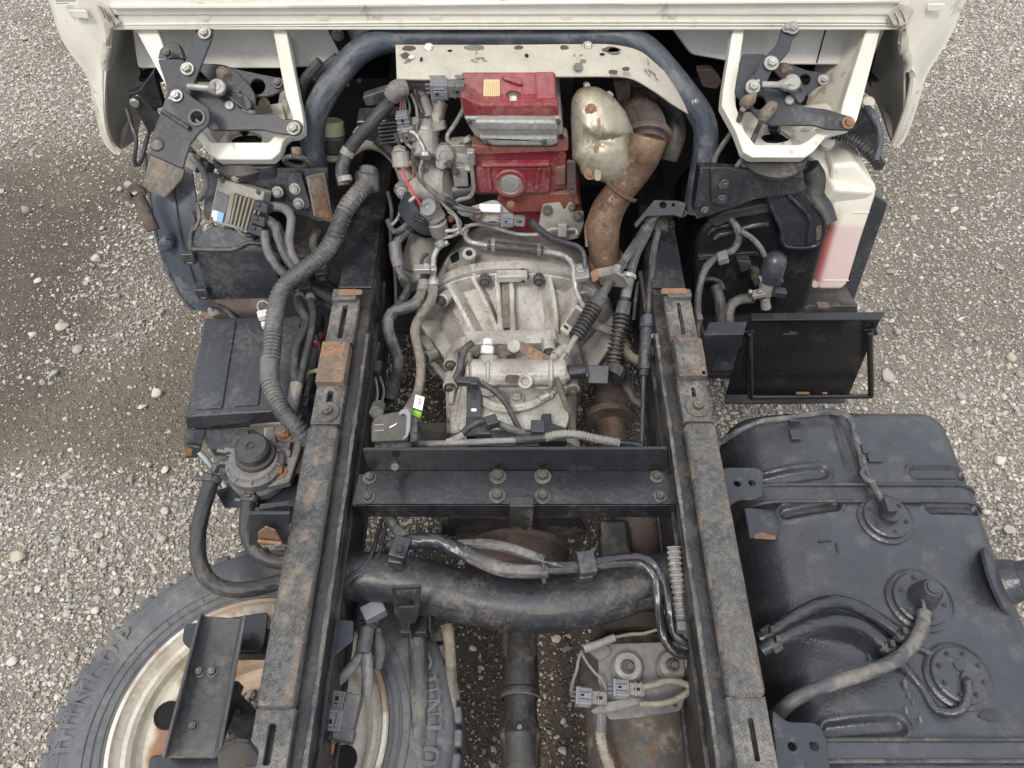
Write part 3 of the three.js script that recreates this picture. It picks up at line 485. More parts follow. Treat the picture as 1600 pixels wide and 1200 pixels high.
// propeller shaft, brake drum and what lies under the frame
{
  const ax = (py) => P(812, py, 0.41), pr = [[940, 25], [1000, 27], [1040, 28], [1076, 29], [1080, 31], [1086, 31], [1090, 26], [1120, 26], [1138, 30], [1150, 34], [1160, 32], [1190, 31], [1230, 31]];
  const z0 = ax(940), rings = pr.map(([py, r]) => [sz(ax(py), r), z0.distanceTo(ax(py))]);
  const s = part('propeller_shaft', [turn(z0, V(0, 0, 1), [[0, 0], ...rings, [0.045, 1.0], [0, 1.0]], 30, 0.35)], 'blackDirty', 'dusty black propeller shaft with joint');
  sub(s, 'worn_ring', turn(ax(1089), V(0, 0, 1), [[0.034, -0.002], [0.0366, 0], [0.0366, 0.002], [0.034, 0.003]], 30), 'boltDark');
  sub(s, 'grease_nipple', [cyl([811, 1132, 0.44], [812, 1136, 0.455], 0.005)], 'boltDark');
  sub(s, 'front_shaft', tube([V(0.005, 0.42, -0.5), V(0.005, 0.43, -0.75)], 0.032, { rad: 20 }), 'blackDirty');
  const d = part('brake_drum', [turn(V(0.008, 0.43, -0.6), V(0, 0, -1), [[0, -0.02], [0.06, -0.02], [0.098, 0], [0.104, 0.008], [0.104, 0.05], [0.11, 0.055], [0.11, 0.065], [0, 0.065]], 44, 0.4)], 'rustDark', 'rust brown parking brake drum behind the gearbox');
  sub(d, 'drum_plate', [slab({ D: 0.69 }, [[690, 812], [905, 812], [915, 836], [690, 836]], 0.01)], 'blackDirty');
  part('exhaust_pipe', [tube([[955, 600, 0.4], [955, 660, 0.38], [960, 720, 0.36], [975, 790, 0.36], [995, 850, 0.36], [1000, 900, 0.36]], 0.034, { rad: 18 }), turn([955, 612, 0.39], V(0.05, -0.1, 1), [[0, -0.05], [0.03, -0.05], [0.042, -0.02], [0.042, 0.03], [0.03, 0.05], [0, 0.05]], 24), turn([950, 645, 0.4], V(0.05, -0.1, 1), [[0, 0], [0.055, 0], [0.058, 0.004], [0.058, 0.014], [0.055, 0.018], [0, 0.018]], 24), turn([990, 800, 0.38], V(0.1, 0, 1), [[0, -0.06], [0.036, -0.06], [0.052, -0.03], [0.052, 0.09], [0.04, 0.12], [0, 0.12]], 24)], 'rustDark', 'rusty exhaust pipe with flange under the gearbox');
  const m = part('muffler', [turn(V(0.245, 0.36, -0.5), V(0, 0, 1), [[0, 0], [0.07, 0], [0.105, 0.02], [0.112, 0.05], [0.112, 0.07], [0.106, 0.08], [0.106, 0.9], [0, 0.95]], 44, 0.5)], 'muffler', 'dull brown exhaust muffler beneath the frame');
  sub(m, 'muffler_end', [turn(V(0.245, 0.36, -0.56), V(0, 0, 1), [[0, 0], [0.03, 0], [0.06, 0.01], [0.085, 0.03], [0.09, 0.06], [0, 0.06]], 40)], 'rustDark');
  part('hanger', wbox(0.18, 0.24, 0.40, 0.46, -0.58, -0.72, 0.01), 'blackDirty'); part('hanger', wbox(-0.25, -0.19, 0.38, 0.5, -0.56, -0.6, 0.01), 'blackDirty');
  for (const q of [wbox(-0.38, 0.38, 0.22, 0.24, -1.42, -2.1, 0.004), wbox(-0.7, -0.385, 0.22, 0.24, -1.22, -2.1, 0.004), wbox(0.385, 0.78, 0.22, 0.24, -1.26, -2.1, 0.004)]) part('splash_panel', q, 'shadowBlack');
  // lower members seen through the gaps
  for (const q of [wbox(-0.2, 0.02, 0.32, 0.335, -0.8, -0.88, 0.004), slab({ h: 0.36 }, [[575, 640], [625, 640], [620, 690], [570, 690]], 0.02), slab({ h: 0.4 }, [[655, 660], [715, 660], [715, 700], [655, 700]], 0.02)]) part('under_tray', q, 'blackDirty');
}
// ---- fuel tank
{
  const x0 = 0.438, x1 = 0.885, y0 = 0.3, y1 = 0.62, z0 = -0.9, z1 = 0.5, R = 0.055, nx = 150, nz = 330, ny = 8;
  const g = new THREE.BoxGeometry(x1 - x0, y1 - y0, z1 - z0, nx, ny, nz), p = g.attributes.position, cx = (x0 + x1) / 2, cy = (y0 + y1) / 2, cz = (z0 + z1) / 2;
  const ribs = [[[1196, 745], [1284, 738]], [[1432, 738], [1500, 738]], [[1232, 796], [1302, 788]], [[1456, 792], [1520, 793]], [[1305, 1140], [1404, 1134]]].map(([a, b]) => [P(a[0], a[1], y1), P(b[0], b[1], y1)]);
  const valley = [[1190, 1000], [1260, 985], [1330, 1005], [1390, 1045], [1420, 1090], [1465, 1130]].map(([a, b]) => P(a, b, y1)), basin = P(1235, 1120, y1);
  const segD = (q, a, b) => { const ab = b.clone().sub(a), t = clamp01((q.x - a.x) * ab.x / ab.lengthSq() + (q.z - a.z) * ab.z / ab.lengthSq()); return Math.hypot(q.x - a.x - ab.x * t, q.z - a.z - ab.z * t); };
  const v = V(0, 0, 0), c = V(0, 0, 0), hx = (x1 - x0) / 2 - R, hy = (y1 - y0) / 2 - R, hz = (z1 - z0) / 2 - R;
  for (let i = 0; i < p.count; i++) {
    v.fromBufferAttribute(p, i);
    c.set(Math.max(-hx, Math.min(hx, v.x)), Math.max(-hy, Math.min(hy, v.y)), Math.max(-hz, Math.min(hz, v.z)));
    const d = v.clone().sub(c); if (d.lengthSq() > 0) { const mx = Math.max(Math.abs(d.x), Math.abs(d.y), Math.abs(d.z)); v.copy(c).addScaledVector(d.normalize(), R * Math.min(1, mx / R)); }
    v.x += cx; v.y += cy; v.z += cz;
    if (v.y > cy) {
      let k = 0; for (const [a, b] of ribs) { const s = segD(v, a, b); k -= 0.009 * sstep(0.0155, 0.008, s) - 0.003 * sstep(0.024, 0.018, s) * sstep(0.012, 0.016, s); }
      let vd = 9; for (let q = 0; q < valley.length - 1; q++) vd = Math.min(vd, segD(v, valley[q], valley[q + 1]));
      k -= 0.009 * sstep(0.07, 0.0, vd) * sstep(0.0, 0.06, vd + 0.03); 
      k += 0.0022 * (vnoise(v.x * 9, v.z * 9, 999, 5) - 0.5) - 0.004 * sstep(0.02, 0.0, Math.abs(v.z + 0.715)) + 0.006 * sstep(0.012, 0, Math.abs(v.x - 0.645)) * sstep(-0.72, -0.8, v.z) * -1;
      const e = clamp01((x0 + 0.15 - v.x) / 0.15); v.y += k * sstep(y1 - 0.05, y1 - 0.01, v.y) - 0.075 * (1 - Math.sqrt(1 - e * e * 0.98));
    }
    p.setXYZ(i, v.x, v.y, v.z);
  }
  g.computeVertexNormals(); void basin;
  const t = part('fuel_tank', [g], 'tank', 'black painted steel fuel tank with straps and hoses');
  // straps: a steel band with rubber edging
  const strap = (ya, yb, name) => {
    const za = zAt(ya, y1 + 0.004), zb = zAt(yb, y1 + 0.004), prof = [];
    for (let k = 0; k <= 8; k++) { const a = Math.PI - k * Math.PI / 16; prof.push([x0 + R + (R + 0.004) * Math.cos(a), y1 - R + (R + 0.004) * Math.sin(a)]); }
    for (let k = 0; k <= 8; k++) { const a = Math.PI / 2 - k * Math.PI / 16; prof.push([x1 - R + (R + 0.004) * Math.cos(a), y1 - R + (R + 0.004) * Math.sin(a)]); }
    prof.unshift([x0 - 0.004, y0 + 0.04]); prof.push([x1 + 0.004, y0 + 0.04]);
    const s = sub(t, name, sheet([za, (za + zb) / 2, zb].map((z) => prof.map(([x, y]) => V(x, y, z))), 0.003), 'tank');
    void s;
    for (const z of [za, zb]) sub(t, 'strap_edging', tube(prof.slice(3, -1).map(([x, y]) => V(x, y + 0.001, z)), 0.0036, { rad: 8 }), 'rubber');
  };
  strap(758, 784, 'tank_strap'); strap(1156, 1190, 'tank_strap');
  // sender and pipe flanges
  const N = UP.clone();
  const flange = (px, py, rpx, n) => {
    const q = P(px, py, y1 + 0.001), r = sz(q, rpx);
    const f = sub(t, 'flange', [turn(q, N, [[0, -0.01], [r * 1.16, -0.01], [r * 1.16, 0.003], [r * 1.06, 0.006], [r * 0.98, 0.006], [r * 0.97, 0.012], [r * 0.9, 0.014], [0, 0.014]], 44, 0.5)], 'tank', 'round flange screwed to the tank top');
    const out = []; for (let k = 0; k < n; k++) { const a = 0.4 + k * 2 * Math.PI / n; out.push(boltGeo(q.clone().add(V(r * 0.74 * Math.cos(a), 0.014, r * 0.74 * Math.sin(a))), N, 0.0032, 1.5)); }
    for (const o of out) { mesh('bolt', o, 'blackDirty', t); }
    return [f, q, r];
  };
  { const [, q, r] = flange(1383, 811, 37, 6); sub(t, 'connector', [turn(q.clone().add(V(0, 0.012, 0)), N, [[0, 0], [r * 0.42, 0], [r * 0.4, 0.014], [0, 0.014]], 20), boxOn({ h: y1 + 0.022 }, 1384, 797, 0.024, 0.026, 0.022), boxOn({ h: y1 + 0.04 }, 1387, 791, 0.014, 0.03, 0.01)], 'connDark'); }
  { const [, q, r] = flange(1436, 938, 44, 6); sub(t, 'dome_cap', [turn(q.clone().add(V(0, 0.013, 0)), N, [[0, 0], [r * 0.52, 0], [r * 0.5, 0.012], [r * 0.42, 0.032], [r * 0.3, 0.042], [r * 0.24, 0.043], [r * 0.22, 0.047], [0, 0.047]], 32, 0.45)], 'tank', 'rounded valve cap on the tank'); sub(t, 'pipe', tube([[1440, 938, y1 + 0.04], [1444, 946, y1 + 0.046], [1445, 958, y1 + 0.03]], 0.0032), 'loom'); }
  { const [, q] = flange(1496, 1057, 45, 8); void q; }
  sub(t, 'fuel_pipe', [tube([[1418, 1008, y1 + 0.004], [1436, 1014, y1 + 0.004], [1462, 1024, y1 + 0.004], [1490, 1032, y1 + 0.014], [1498, 1040, y1 + 0.006]], 0.0055), turn([1496, 1042, y1 + 0.01], N, [[0, 0], [0.011, 0], [0.008, 0.008], [0, 0.008]], 16)], 'tank');
  sub(t, 'fuel_pipe', [tube([[1396, 1024, y1 + 0.012], [1418, 1048, y1 - 0.002], [1440, 1075, y1 - 0.006], [1462, 1108, y1 - 0.004], [1486, 1114, y1 + 0.004], [1503, 1108, y1 + 0.012], [1512, 1085, y1 + 0.018], [1514, 1072, y1 + 0.024], [1510, 1064, y1 + 0.02], [1506, 1062, y1 + 0.005]], 0.0075, { rad: 12 }), turn([1508, 1062, y1 + 0.01], N, [[0, 0], [0.013, 0], [0.01, 0.01], [0, 0.01]], 16)], 'tank');
  const hA = [[1188, 998, 0.62], [1205, 988, 0.63], [1235, 968, 0.64], [1270, 948, 0.65], [1300, 940, 0.655], [1330, 945, 0.65], [1365, 963, 0.643], [1400, 988, 0.637], [1418, 1004, 0.632]];
  const hB = [[1190, 1018, 0.62], [1215, 1002, 0.63], [1250, 985, 0.64], [1285, 973, 0.645], [1320, 972, 0.645], [1350, 983, 0.64], [1375, 1003, 0.634], [1398, 1026, 0.63]];
  const a = sub(t, 'hose', tube(hA, 0.0115, { rad: 14 }), 'black', 'black hose arching over the tank'), b = sub(t, 'hose', tube(hB, 0.0135, { rad: 14 }), 'black', 'thicker black hose arching over the tank'); void a; void b;
  const ring = (pts, k, r) => { const cv = curveOf(pts), L = cv.getLength(), d = 0.008 / L, p2 = cv.getPointAt(k); sub(t, 'hose_clamp', [tube(cv, r * 1.13, { from: Math.max(0, k - d), to: Math.min(1, k + d), rad: 16 }), wbox(p2.x - 0.004, p2.x + 0.004, p2.y + r, p2.y + r + 0.014, p2.z - 0.005, p2.z + 0.005, 0.001)], 'blackDirty'); };
  ring(hA, 0.06, 0.0115); ring(hA, 0.94, 0.0115); ring(hB, 0.1, 0.0135); ring(hB, 0.93, 0.0135);
  const hC = [[1444, 956, y1 + 0.03], [1440, 982, 0.652], [1425, 1008, 0.652], [1395, 1034, 0.655], [1350, 1052, 0.65], [1300, 1068, 0.645], [1258, 1084, 0.64], [1232, 1100, 0.63], [1212, 1120, 0.6]];
  sub(t, 'hose', tube(hC, 0.0112, { rad: 14 }), 'loom', 'grey breather hose crossing the tank');
  // wiring on the tank front
  const w = [[1128, 690, 0.6], [1150, 676, 0.63], [1185, 660, 0.645], [1230, 653, 0.64], [1262, 648, 0.64], [1300, 643, 0.642], [1326, 652, 0.64], [1335, 680, 0.635], [1345, 706, 0.632], [1352, 735, 0.632], [1366, 762, 0.64], [1382, 790, 0.65]];
  sub(t, 'wiring', tube(w, 0.0062, { rad: 10, wob: 0.4 }), 'loom', 'taped grey wire along the tank front');
  sub(t, 'wire_clip', [boxOn({ h: y1 + 0.002 }, 1242, 680, 0.02, 0.024, 0.005), boxOn({ h: y1 + 0.004 }, 1239, 660, 0.022, 0.012, 0.014)], 'tank');
  sub(t, 'wire_clip', [boxOn({ h: y1 }, 1366, 716, 0.028, 0.02, 0.004), boxOn({ h: y1 + 0.008 }, 1347, 707, 0.012, 0.02, 0.016)], 'connDark');
  sub(t, 'wire_clip', tube([[1352, 730, 0.637], [1346, 738, 0.64], [1358, 752, 0.642], [1366, 752, 0.64]], 0.0045), 'loom');
  // filler neck
  const f0 = P(1556, 912, 0.605);
  sub(t, 'filler_neck', [turn(f0, V(0.75, 0.66, 0.05), [[0, 0], [0.062, 0], [0.064, 0.006], [0.058, 0.012], [0.04, 0.016], [0.034, 0.04], [0, 0.04]], 36), tube([f0.clone().addScaledVector(V(0.75, 0.6, 0), 0.02), f0.clone().add(V(0.06, 0.05, 0.005)), f0.clone().add(V(0.12, 0.1, 0.03)), f0.clone().add(V(0.24, 0.2, 0.08))], 0.03, { rad: 24 })], 'tank', 'thick black filler neck leaving the tank side');
  sub(t, 'embossed_mark', [slab({ h: y1 + 0.0025 }, [[1279, 843], [1300, 842], [1300, 845], [1279, 846]], 0.004), slab({ h: y1 + 0.0025 }, [[1306, 847], [1309, 862], [1312, 862], [1309, 847]], 0.004)], 'tank');
  for (const [x, y, L, w] of [[1376, 1012, 10, 3], [1358, 1022, 8, 2], [1352, 1040, 9, 2], [1377, 1036, 7, 2], [1414, 1062, 14, 3.5], [1420, 1082, 7, 2], [1427, 1094, 6, 1.5], [1416, 1104, 10, 2], [1438, 1120, 8, 2]]) sub(t, 'drip_mark', slab({ h: y1 + 0.0015 }, [[x - w, y], [x, y - 2], [x + w * 0.8, y + 1], [x + w + 1, y + L], [x + 1, y + L + 2], [x - w * 0.5, y + L * 0.6]], 0.0008, { r: 0.002, b: 0.0002 }), 'railTop');
  sub(t, 'dirt_stain', slab({ pts: [P(1540, 1117, y1 + 0.002), P(1560, 1117, y1 + 0.002), P(1550, 1127, y1 + 0.002)] }, [[1525, 1118], [1540, 1108], [1556, 1106], [1566, 1118], [1560, 1128], [1545, 1126]], 0.001, { r: 0.01, b: 0.0003 }), 'blackDirty');
}
// ---- left side: battery box, fuel filter, relay box, control unit, fender, harness
{
  const H = 0.58, D0 = -zAt(651, H);
  const b = part('battery_box', [slab({ h: H }, [[319, 497], [474, 493], [452, 640], [289, 651]], 0.012, { r: 0.006, b: 0.004, bs: 2 }), slab({ pts: [[289, 651, H], [452, 641, H], [293, 670, H - 0.045]] }, [[289, 651], [452, 641], [450, 655], [292, 671]], 0.012, { b: 0.002 }),
    slab({ h: H - 0.012 }, [[322, 498], [470, 496], [446, 645], [294, 652]], 0.05)], 'plastic', 'black ribbed plastic battery cover');
  sub(b, 'raised_panel', slab({ h: H + 0.004 }, [[334, 502], [369, 500], [347, 637], [306, 639]], 0.006, { r: 0.005, b: 0.002, bs: 2 }), 'plastic');
  sub(b, 'raised_panel', slab({ h: H + 0.004 }, [[387, 499], [419, 498], [404, 632], [365, 634]], 0.006, { r: 0.005, b: 0.002, bs: 2 }), 'plastic');
  sub(b, 'raised_panel', slab({ h: H + 0.003 }, [[444, 498], [470, 496], [452, 630], [424, 631]], 0.006, { r: 0.005, b: 0.002, bs: 2 }), 'plastic');
  const z1 = zAt(675, 0.52), z0 = zAt(497, H);
  sub(b, 'battery', [wbox(-0.68, -0.45, 0.32, 0.535, z0 + 0.01, z1 - 0.012, 0.006)], 'aluDull', 'pale battery case under the cover');
  sub(b, 'battery_tray', [slab({ h: 0.53 }, [[322, 673], [388, 672], [392, 700], [328, 701]], 0.03, { r: 0.004 }), slab({ pts: [[320, 672, 0.53], [388, 672, 0.53], [324, 704, 0.5]] }, [[322, 672], [388, 671], [390, 697], [326, 702]], 0.006)], 'plastic');
  sub(b, 'tray_base', wbox(-0.69, -0.44, 0.29, 0.32, z0, z1 + 0.01, 0.004), 'plastic');
  sub(b, 'tray_bracket', [slab({ pts: [[290, 672, 0.53], [322, 672, 0.53], [300, 702, 0.49]] }, [[290, 671], [322, 672], [316, 690], [312, 706], [288, 700]], 0.005), slab({ D: -zAt(705, 0.49) }, [[287, 696], [313, 700], [308, 716], [290, 716]], 0.006)], 'blueBlack');
  sub(b, 'rust_patch', slab({ D: -zAt(705, 0.49) - 0.001 }, [[287, 698], [301, 702], [299, 713], [288, 712]], 0.002, { r: 0.004 }), 'rustOrange');
  sub(b, 'warning_print', slab({ D: -z1 - 0.013 - 0.002 }, [[334, 706], [352, 704], [352, 707], [334, 709]], 0.001, { b: 0 }), 'hole');
  sub(b, 'clear_tube', tube([[311, 706, 0.48], [326, 722, 0.46], [338, 738, 0.43], [352, 760, 0.4]], 0.006), 'clear');
  // terminal area
  sub(b, 'red_terminal_cap', [boxOn({ h: 0.585 }, 496, 536, 0.028, 0.026, 0.02), boxOn({ h: 0.578 }, 481, 547, 0.02, 0.008, 0.008)], 'redCap', 'red battery terminal cover');
  sub(b, 'terminal_block', [boxOn({ h: 0.55 }, 484, 590, 0.05, 0.09, 0.05), boxOn({ h: 0.56 }, 470, 640, 0.05, 0.03, 0.04), boxOn({ h: 0.555 }, 490, 512, 0.05, 0.03, 0.03)], 'connDark');
  void D0;
}
{ // pale ring connector by the harness
  const c = part('hanging_connector', [boxOn({ h: 0.62 }, 413, 496, 0.024, 0.02, 0.016, 20), boxOn({ h: 0.61 }, 415, 511, 0.014, 0.014, 0.014, 20)], 'white', 'white plastic connector with wire ring by the harness');
  const q = P(411, 479, 0.64), ring = []; for (let k = 0; k <= 20; k++) { const a = k * Math.PI / 10; ring.push(q.clone().add(V(0.0125 * Math.cos(a), 0.009 * Math.sin(a), -0.009 * Math.sin(a)))); }
  sub(c, 'wire_ring', tube(ring, 0.0014, { rad: 6, step: 0.004 }), 'rawZinc');
}
{ // fuel filter with priming dome
  const c = P(398, 722, 0.6), f = part('fuel_filter', [turn(c, UP, [[0, -0.2], [0.045, -0.2], [0.055, -0.18], [0.056, -0.05], [0.06, -0.045], [0.06, -0.03], [0.052, -0.02], [0.056, -0.018], [0.056, 0], [0.05, 0.006], [0.046, 0.012], [0, 0.012]], 44, 0.4)], 'plasticGrey', 'dusty grey fuel filter with round priming pump');
  sub(f, 'priming_pump', [turn(c.clone().add(V(0.004, 0.01, -0.008)), UP, [[0, 0], [0.04, 0], [0.038, 0.01], [0.031, 0.012], [0.033, 0.016], [0.033, 0.03], [0.028, 0.036], [0.01, 0.037], [0.009, 0.034], [0.004, 0.034], [0.004, 0.037], [0, 0.037]], 40, 0.35)], 'rubber');
  for (let k = 0; k < 10; k++) { const a = k * Math.PI / 5 + 0.2; sub(f, 'rib', [cyl(c.clone().add(V(0.041 * Math.cos(a), 0.0115, 0.041 * Math.sin(a))), c.clone().add(V(0.055 * Math.cos(a), 0.008, 0.055 * Math.sin(a))), 0.0016)], 'plasticGrey'); }
  const fl = sub(f, 'filter_head', [slab({ h: 0.588 }, [[415, 668], [462, 660], [470, 672], [470, 700], [452, 752], [420, 760], [410, 756]], 0.02, { r: 0.004, b: 0.002, holes: [Object.assign([[428, 680], [446, 674], [444, 690], [430, 694]], { r: 0.002 }), Object.assign([[452, 690], [464, 688], [456, 716], [448, 716]], { r: 0.002 }), Object.assign([[432, 728], [452, 722], [446, 742], [428, 746]], { r: 0.002 })] })], 'plasticGrey', 'ribbed flange of the filter head'); void fl;
  sub(f, 'filter_head_floor', slab({ h: 0.574 }, [[412, 668], [462, 662], [468, 674], [466, 702], [450, 752], [418, 758]], 0.01), 'aluDull');
  bolts(f, { h: 0.587 }, [[446, 681, 9], [436, 738, 9]], 9, 'rustOrange', 1.5);
  for (const q of [cyl([445, 710, 0.57], [445, 708, 0.592], 0.012), cyl([424, 672, 0.57], [424, 671, 0.592], 0.006)]) sub(f, 'boss', q, 'plasticGrey');
  sub(f, 'outlet_elbow', [tube([[374, 722, 0.59], [352, 724, 0.592], [339, 726, 0.592], [334, 738, 0.588]], 0.0085), turn([360, 723, 0.591], V(1, 0, 0), [[0, -0.006], [0.013, -0.006], [0.013, 0.006], [0, 0.006]], 20)], 'plastic');
  sub(f, 'outlet_spout', [cyl([394, 756, 0.578], [392, 775, 0.57], 0.012)], 'plastic');
  sub(f, 'drain_nozzle', [cyl([372, 706, 0.6], [352, 702, 0.6], 0.006), cyl([356, 706, 0.6], [340, 704, 0.6], 0.004)], 'plasticGrey');
  const h1 = [[333, 742, 0.586], [326, 765, 0.58], [316, 800, 0.575], [309, 840, 0.57], [312, 880, 0.565], [328, 908, 0.56], [358, 921, 0.555], [395, 920, 0.55], [440, 909, 0.545]];
  const h2 = [[391, 774, 0.57], [386, 800, 0.565], [385, 830, 0.56], [396, 858, 0.555], [418, 874, 0.55], [452, 880, 0.545]];
  hose('fuel_hose', h1, 12.5, 'rubber', { rad: 16 }, f, 'black rubber hose looping down from the filter'); hose('fuel_hose', h2, 11.5, 'rubber', { rad: 16 }, f);
  clamp(f, h1, 0.03, 14, 'boltDark'); clamp(f, h2, 0.05, 13, 'boltDark');
  sub(f, 'filter_bracket', [slab({ h: 0.545 }, [[335, 765], [470, 740], [460, 790], [350, 792]], 0.006), slab({ D: 0.6 }, [[405, 795], [450, 790], [448, 820], [400, 822]], 0.01)], 'black');
}
{ // relay box
  const f = part('relay_box', [slab({ pts: [[305, 392, 0.735], [425, 390, 0.735], [322, 470, 0.585]] }, [[303, 392], [412, 389], [440, 402], [432, 458], [424, 469], [325, 470]], 0.05, { r: 0.01, b: 0.005, bs: 2 })], 'plastic', 'black plastic relay box with clip-on lid');
  sub(f, 'box_top', [slab({ pts: [[300, 392, 0.735], [412, 389, 0.735], [318, 362, 0.755]] }, [[302, 391], [310, 366], [335, 352], [400, 366], [395, 374], [412, 388]], 0.03, { r: 0.008, b: 0.003 }), tube([[302, 389, 0.741], [370, 388, 0.741], [384, 380, 0.745], [412, 380, 0.745]], 0.005)], 'plastic');
  for (const [x, y] of [[297, 398], [318, 453]]) sub(f, 'clip', [boxOn({ pts: [[305, 392, 0.735], [425, 390, 0.735], [322, 470, 0.585]] }, x, y, 0.028, 0.03, 0.016), boxOn({ pts: [[305, 392, 0.74], [425, 390, 0.74], [322, 470, 0.59]] }, x + 3, y + 7, 0.016, 0.008, 0.016)], 'plastic');
  sub(f, 'under_duct', [turn([385, 480, 0.56], V(1, 0, 0), [[0, -0.07], [0.03, -0.07], [0.03, 0.07], [0, 0.07]], 24)], 'rustDark');
  sub(f, 'fitting', [cyl([350, 473, 0.58], [357, 488, 0.55], 0.009), cyl([330, 490, 0.56], [344, 484, 0.57], 0.012)], 'loomPale');
}
{ // finned control unit
  const pl = { pts: [[338, 280, 0.845], [410, 302, 0.845], [327, 347, 0.765]] };
  const e = part('control_unit', [slab(pl, [[340, 278], [412, 300], [402, 366], [326, 347]], 0.03, { r: 0.005, b: 0.002 })], 'aluDull', 'small cast control unit with cooling fins');
  sub(e, 'cover_plate', slab({ pts: [[338, 280, 0.847], [410, 302, 0.847], [327, 347, 0.767]] }, [[338, 298], [359, 306], [350, 347], [329, 341]], 0.005), 'plasticGrey');
  sub(e, 'sticker', slab({ pts: [[338, 280, 0.8485], [410, 302, 0.8485], [327, 347, 0.7685]] }, [[332, 328], [341, 330], [338, 346], [329, 343]], 0.001, { b: 0 }), 'white');
  sub(e, 'sticker', slab({ pts: [[338, 280, 0.849], [410, 302, 0.849], [327, 347, 0.769]] }, [[341, 330], [350, 333], [347, 348], [338, 346]], 0.001, { b: 0 }), 'blueDot');
  for (let k = 0; k < 8; k++) { const t = k / 7, a = [363 + 46 * t, 302 + 14 * t], b = [354 + 40 * t, 348 + 16 * t]; const w = k ? 1.7 : 3.6; sub(e, 'fin', slab({ pts: [[338, 280, 0.853], [410, 302, 0.853], [327, 347, 0.773]] }, [[a[0] - w, a[1]], [a[0] + w, a[1] + 0.5], [b[0] + w, b[1] + 0.5], [b[0] - w, b[1]]], 0.012, { b: 0.0008 }), 'shield'); }
  bolts(e, { pts: [[338, 280, 0.846], [410, 302, 0.846], [327, 347, 0.766]] }, [[348, 282], [404, 300], [332, 341]], 3.2, 'boltDark', 1.3);
  for (const [x, y] of [[416, 322], [412, 343], [408, 358]]) sub(e, 'plug', [boxOn(pl, x, y, 0.034, 0.02, 0.022, -14), boxOn(pl, x - 2, y - 4, 0.012, 0.01, 0.026, -14)], 'connDark');
  const looms = [[[424, 323, 0.82], [440, 324, 0.82], [454, 336, 0.815], [454, 356, 0.8], [452, 376, 0.78], [458, 400, 0.755], [472, 420, 0.73]], [[420, 344, 0.8], [430, 354, 0.8], [436, 376, 0.78], [446, 400, 0.755], [462, 424, 0.73]], [[414, 362, 0.79], [416, 384, 0.775], [424, 404, 0.755], [440, 424, 0.735], [456, 436, 0.72]], [[430, 350, 0.79], [442, 372, 0.775], [456, 396, 0.755], [472, 424, 0.72]]];
  looms.forEach((l, i) => hose('wiring_loom', l, 7.2, i ? 'loom' : 'plasticGrey', { rad: 10, wob: 0.25 }, e));
  sub(e, 'side_bracket', slab({ pts: [[318, 270, 0.835], [344, 274, 0.835], [316, 335, 0.765]] }, [[323, 268], [346, 273], [334, 330], [326, 346], [317, 336]], 0.004, { r: 0.006 }), 'blueBlack');
}
{ // cab mount bracket, left: dark pressing with bolts and rusted gusset
  const pl = { pts: [[365, 265, 0.86], [515, 262, 0.86], [440, 335, 0.775]] };
  const m = part('cab_mount_bracket', [slab(pl, [[345, 262], [380, 258], [440, 262], [512, 262], [518, 345], [500, 347], [448, 330], [415, 300], [360, 290]], 0.02, { r: 0.004 })], 'black', 'black pressed bracket under the left cab mount');
  sub(m, 'bracket_arm', slab({ pts: [[365, 265, 0.868], [515, 262, 0.868], [440, 335, 0.783]] }, [[446, 270], [470, 268], [486, 322], [480, 328], [462, 326], [452, 316]], 0.006, { r: 0.008 }), 'black');
  sub(m, 'bracket_ear', slab({ pts: [[365, 265, 0.864], [515, 262, 0.864], [440, 335, 0.779]] }, [[424, 288], [438, 290], [446, 304], [440, 318], [420, 312]], 0.006, { r: 0.012 }), 'black');
  bolts(m, { pts: [[365, 265, 0.868], [515, 262, 0.868], [440, 335, 0.783]] }, [[369, 276], [434, 300], [461, 295], [467, 318]], 6.5, 'zinc', 1.4);
  sub(m, 'gusset', slab({ pts: [[490, 268, 0.87], [512, 262, 0.86], [516, 345, 0.775]] }, [[480, 276], [508, 268], [522, 345], [514, 347], [492, 338]], 0.006), 'railRust', 'gusset streaked with brown rust');
  sub(m, 'rust_patch', slab({ pts: [[490, 268, 0.8715], [512, 262, 0.8615], [516, 345, 0.7765]] }, [[498, 300], [504, 285], [510, 310], [517, 343], [500, 338], [490, 326]], 0.001, { r: 0.01, b: 0.0003 }), 'rustOrange');
  sub(m, 'rubber_mount', turn(P(382, 244, 0.865), UP, [[0, -0.02], [0.062, -0.02], [0.066, 0], [0.05, 0.014], [0, 0.014]], 40), 'rubber');
  // hanging wire loop
  const q = P(464, 256, 0.875), lp = []; for (let k = 0; k <= 22; k++) { const a = k / 22 * Math.PI * 2; lp.push(q.clone().add(V(0.023 * Math.sin(a), 0.022 * Math.cos(a) + 0.006, 0.012 * Math.cos(a)))); }
  sub(m, 'cable_loop', tube(lp, 0.0058, { rad: 8, step: 0.005 }), 'loom', 'looped cable hanging by the mount');
  sub(m, 'loop_tail', cyl([463, 230, 0.91], [464, 246, 0.895], 0.011), 'railRust');
}
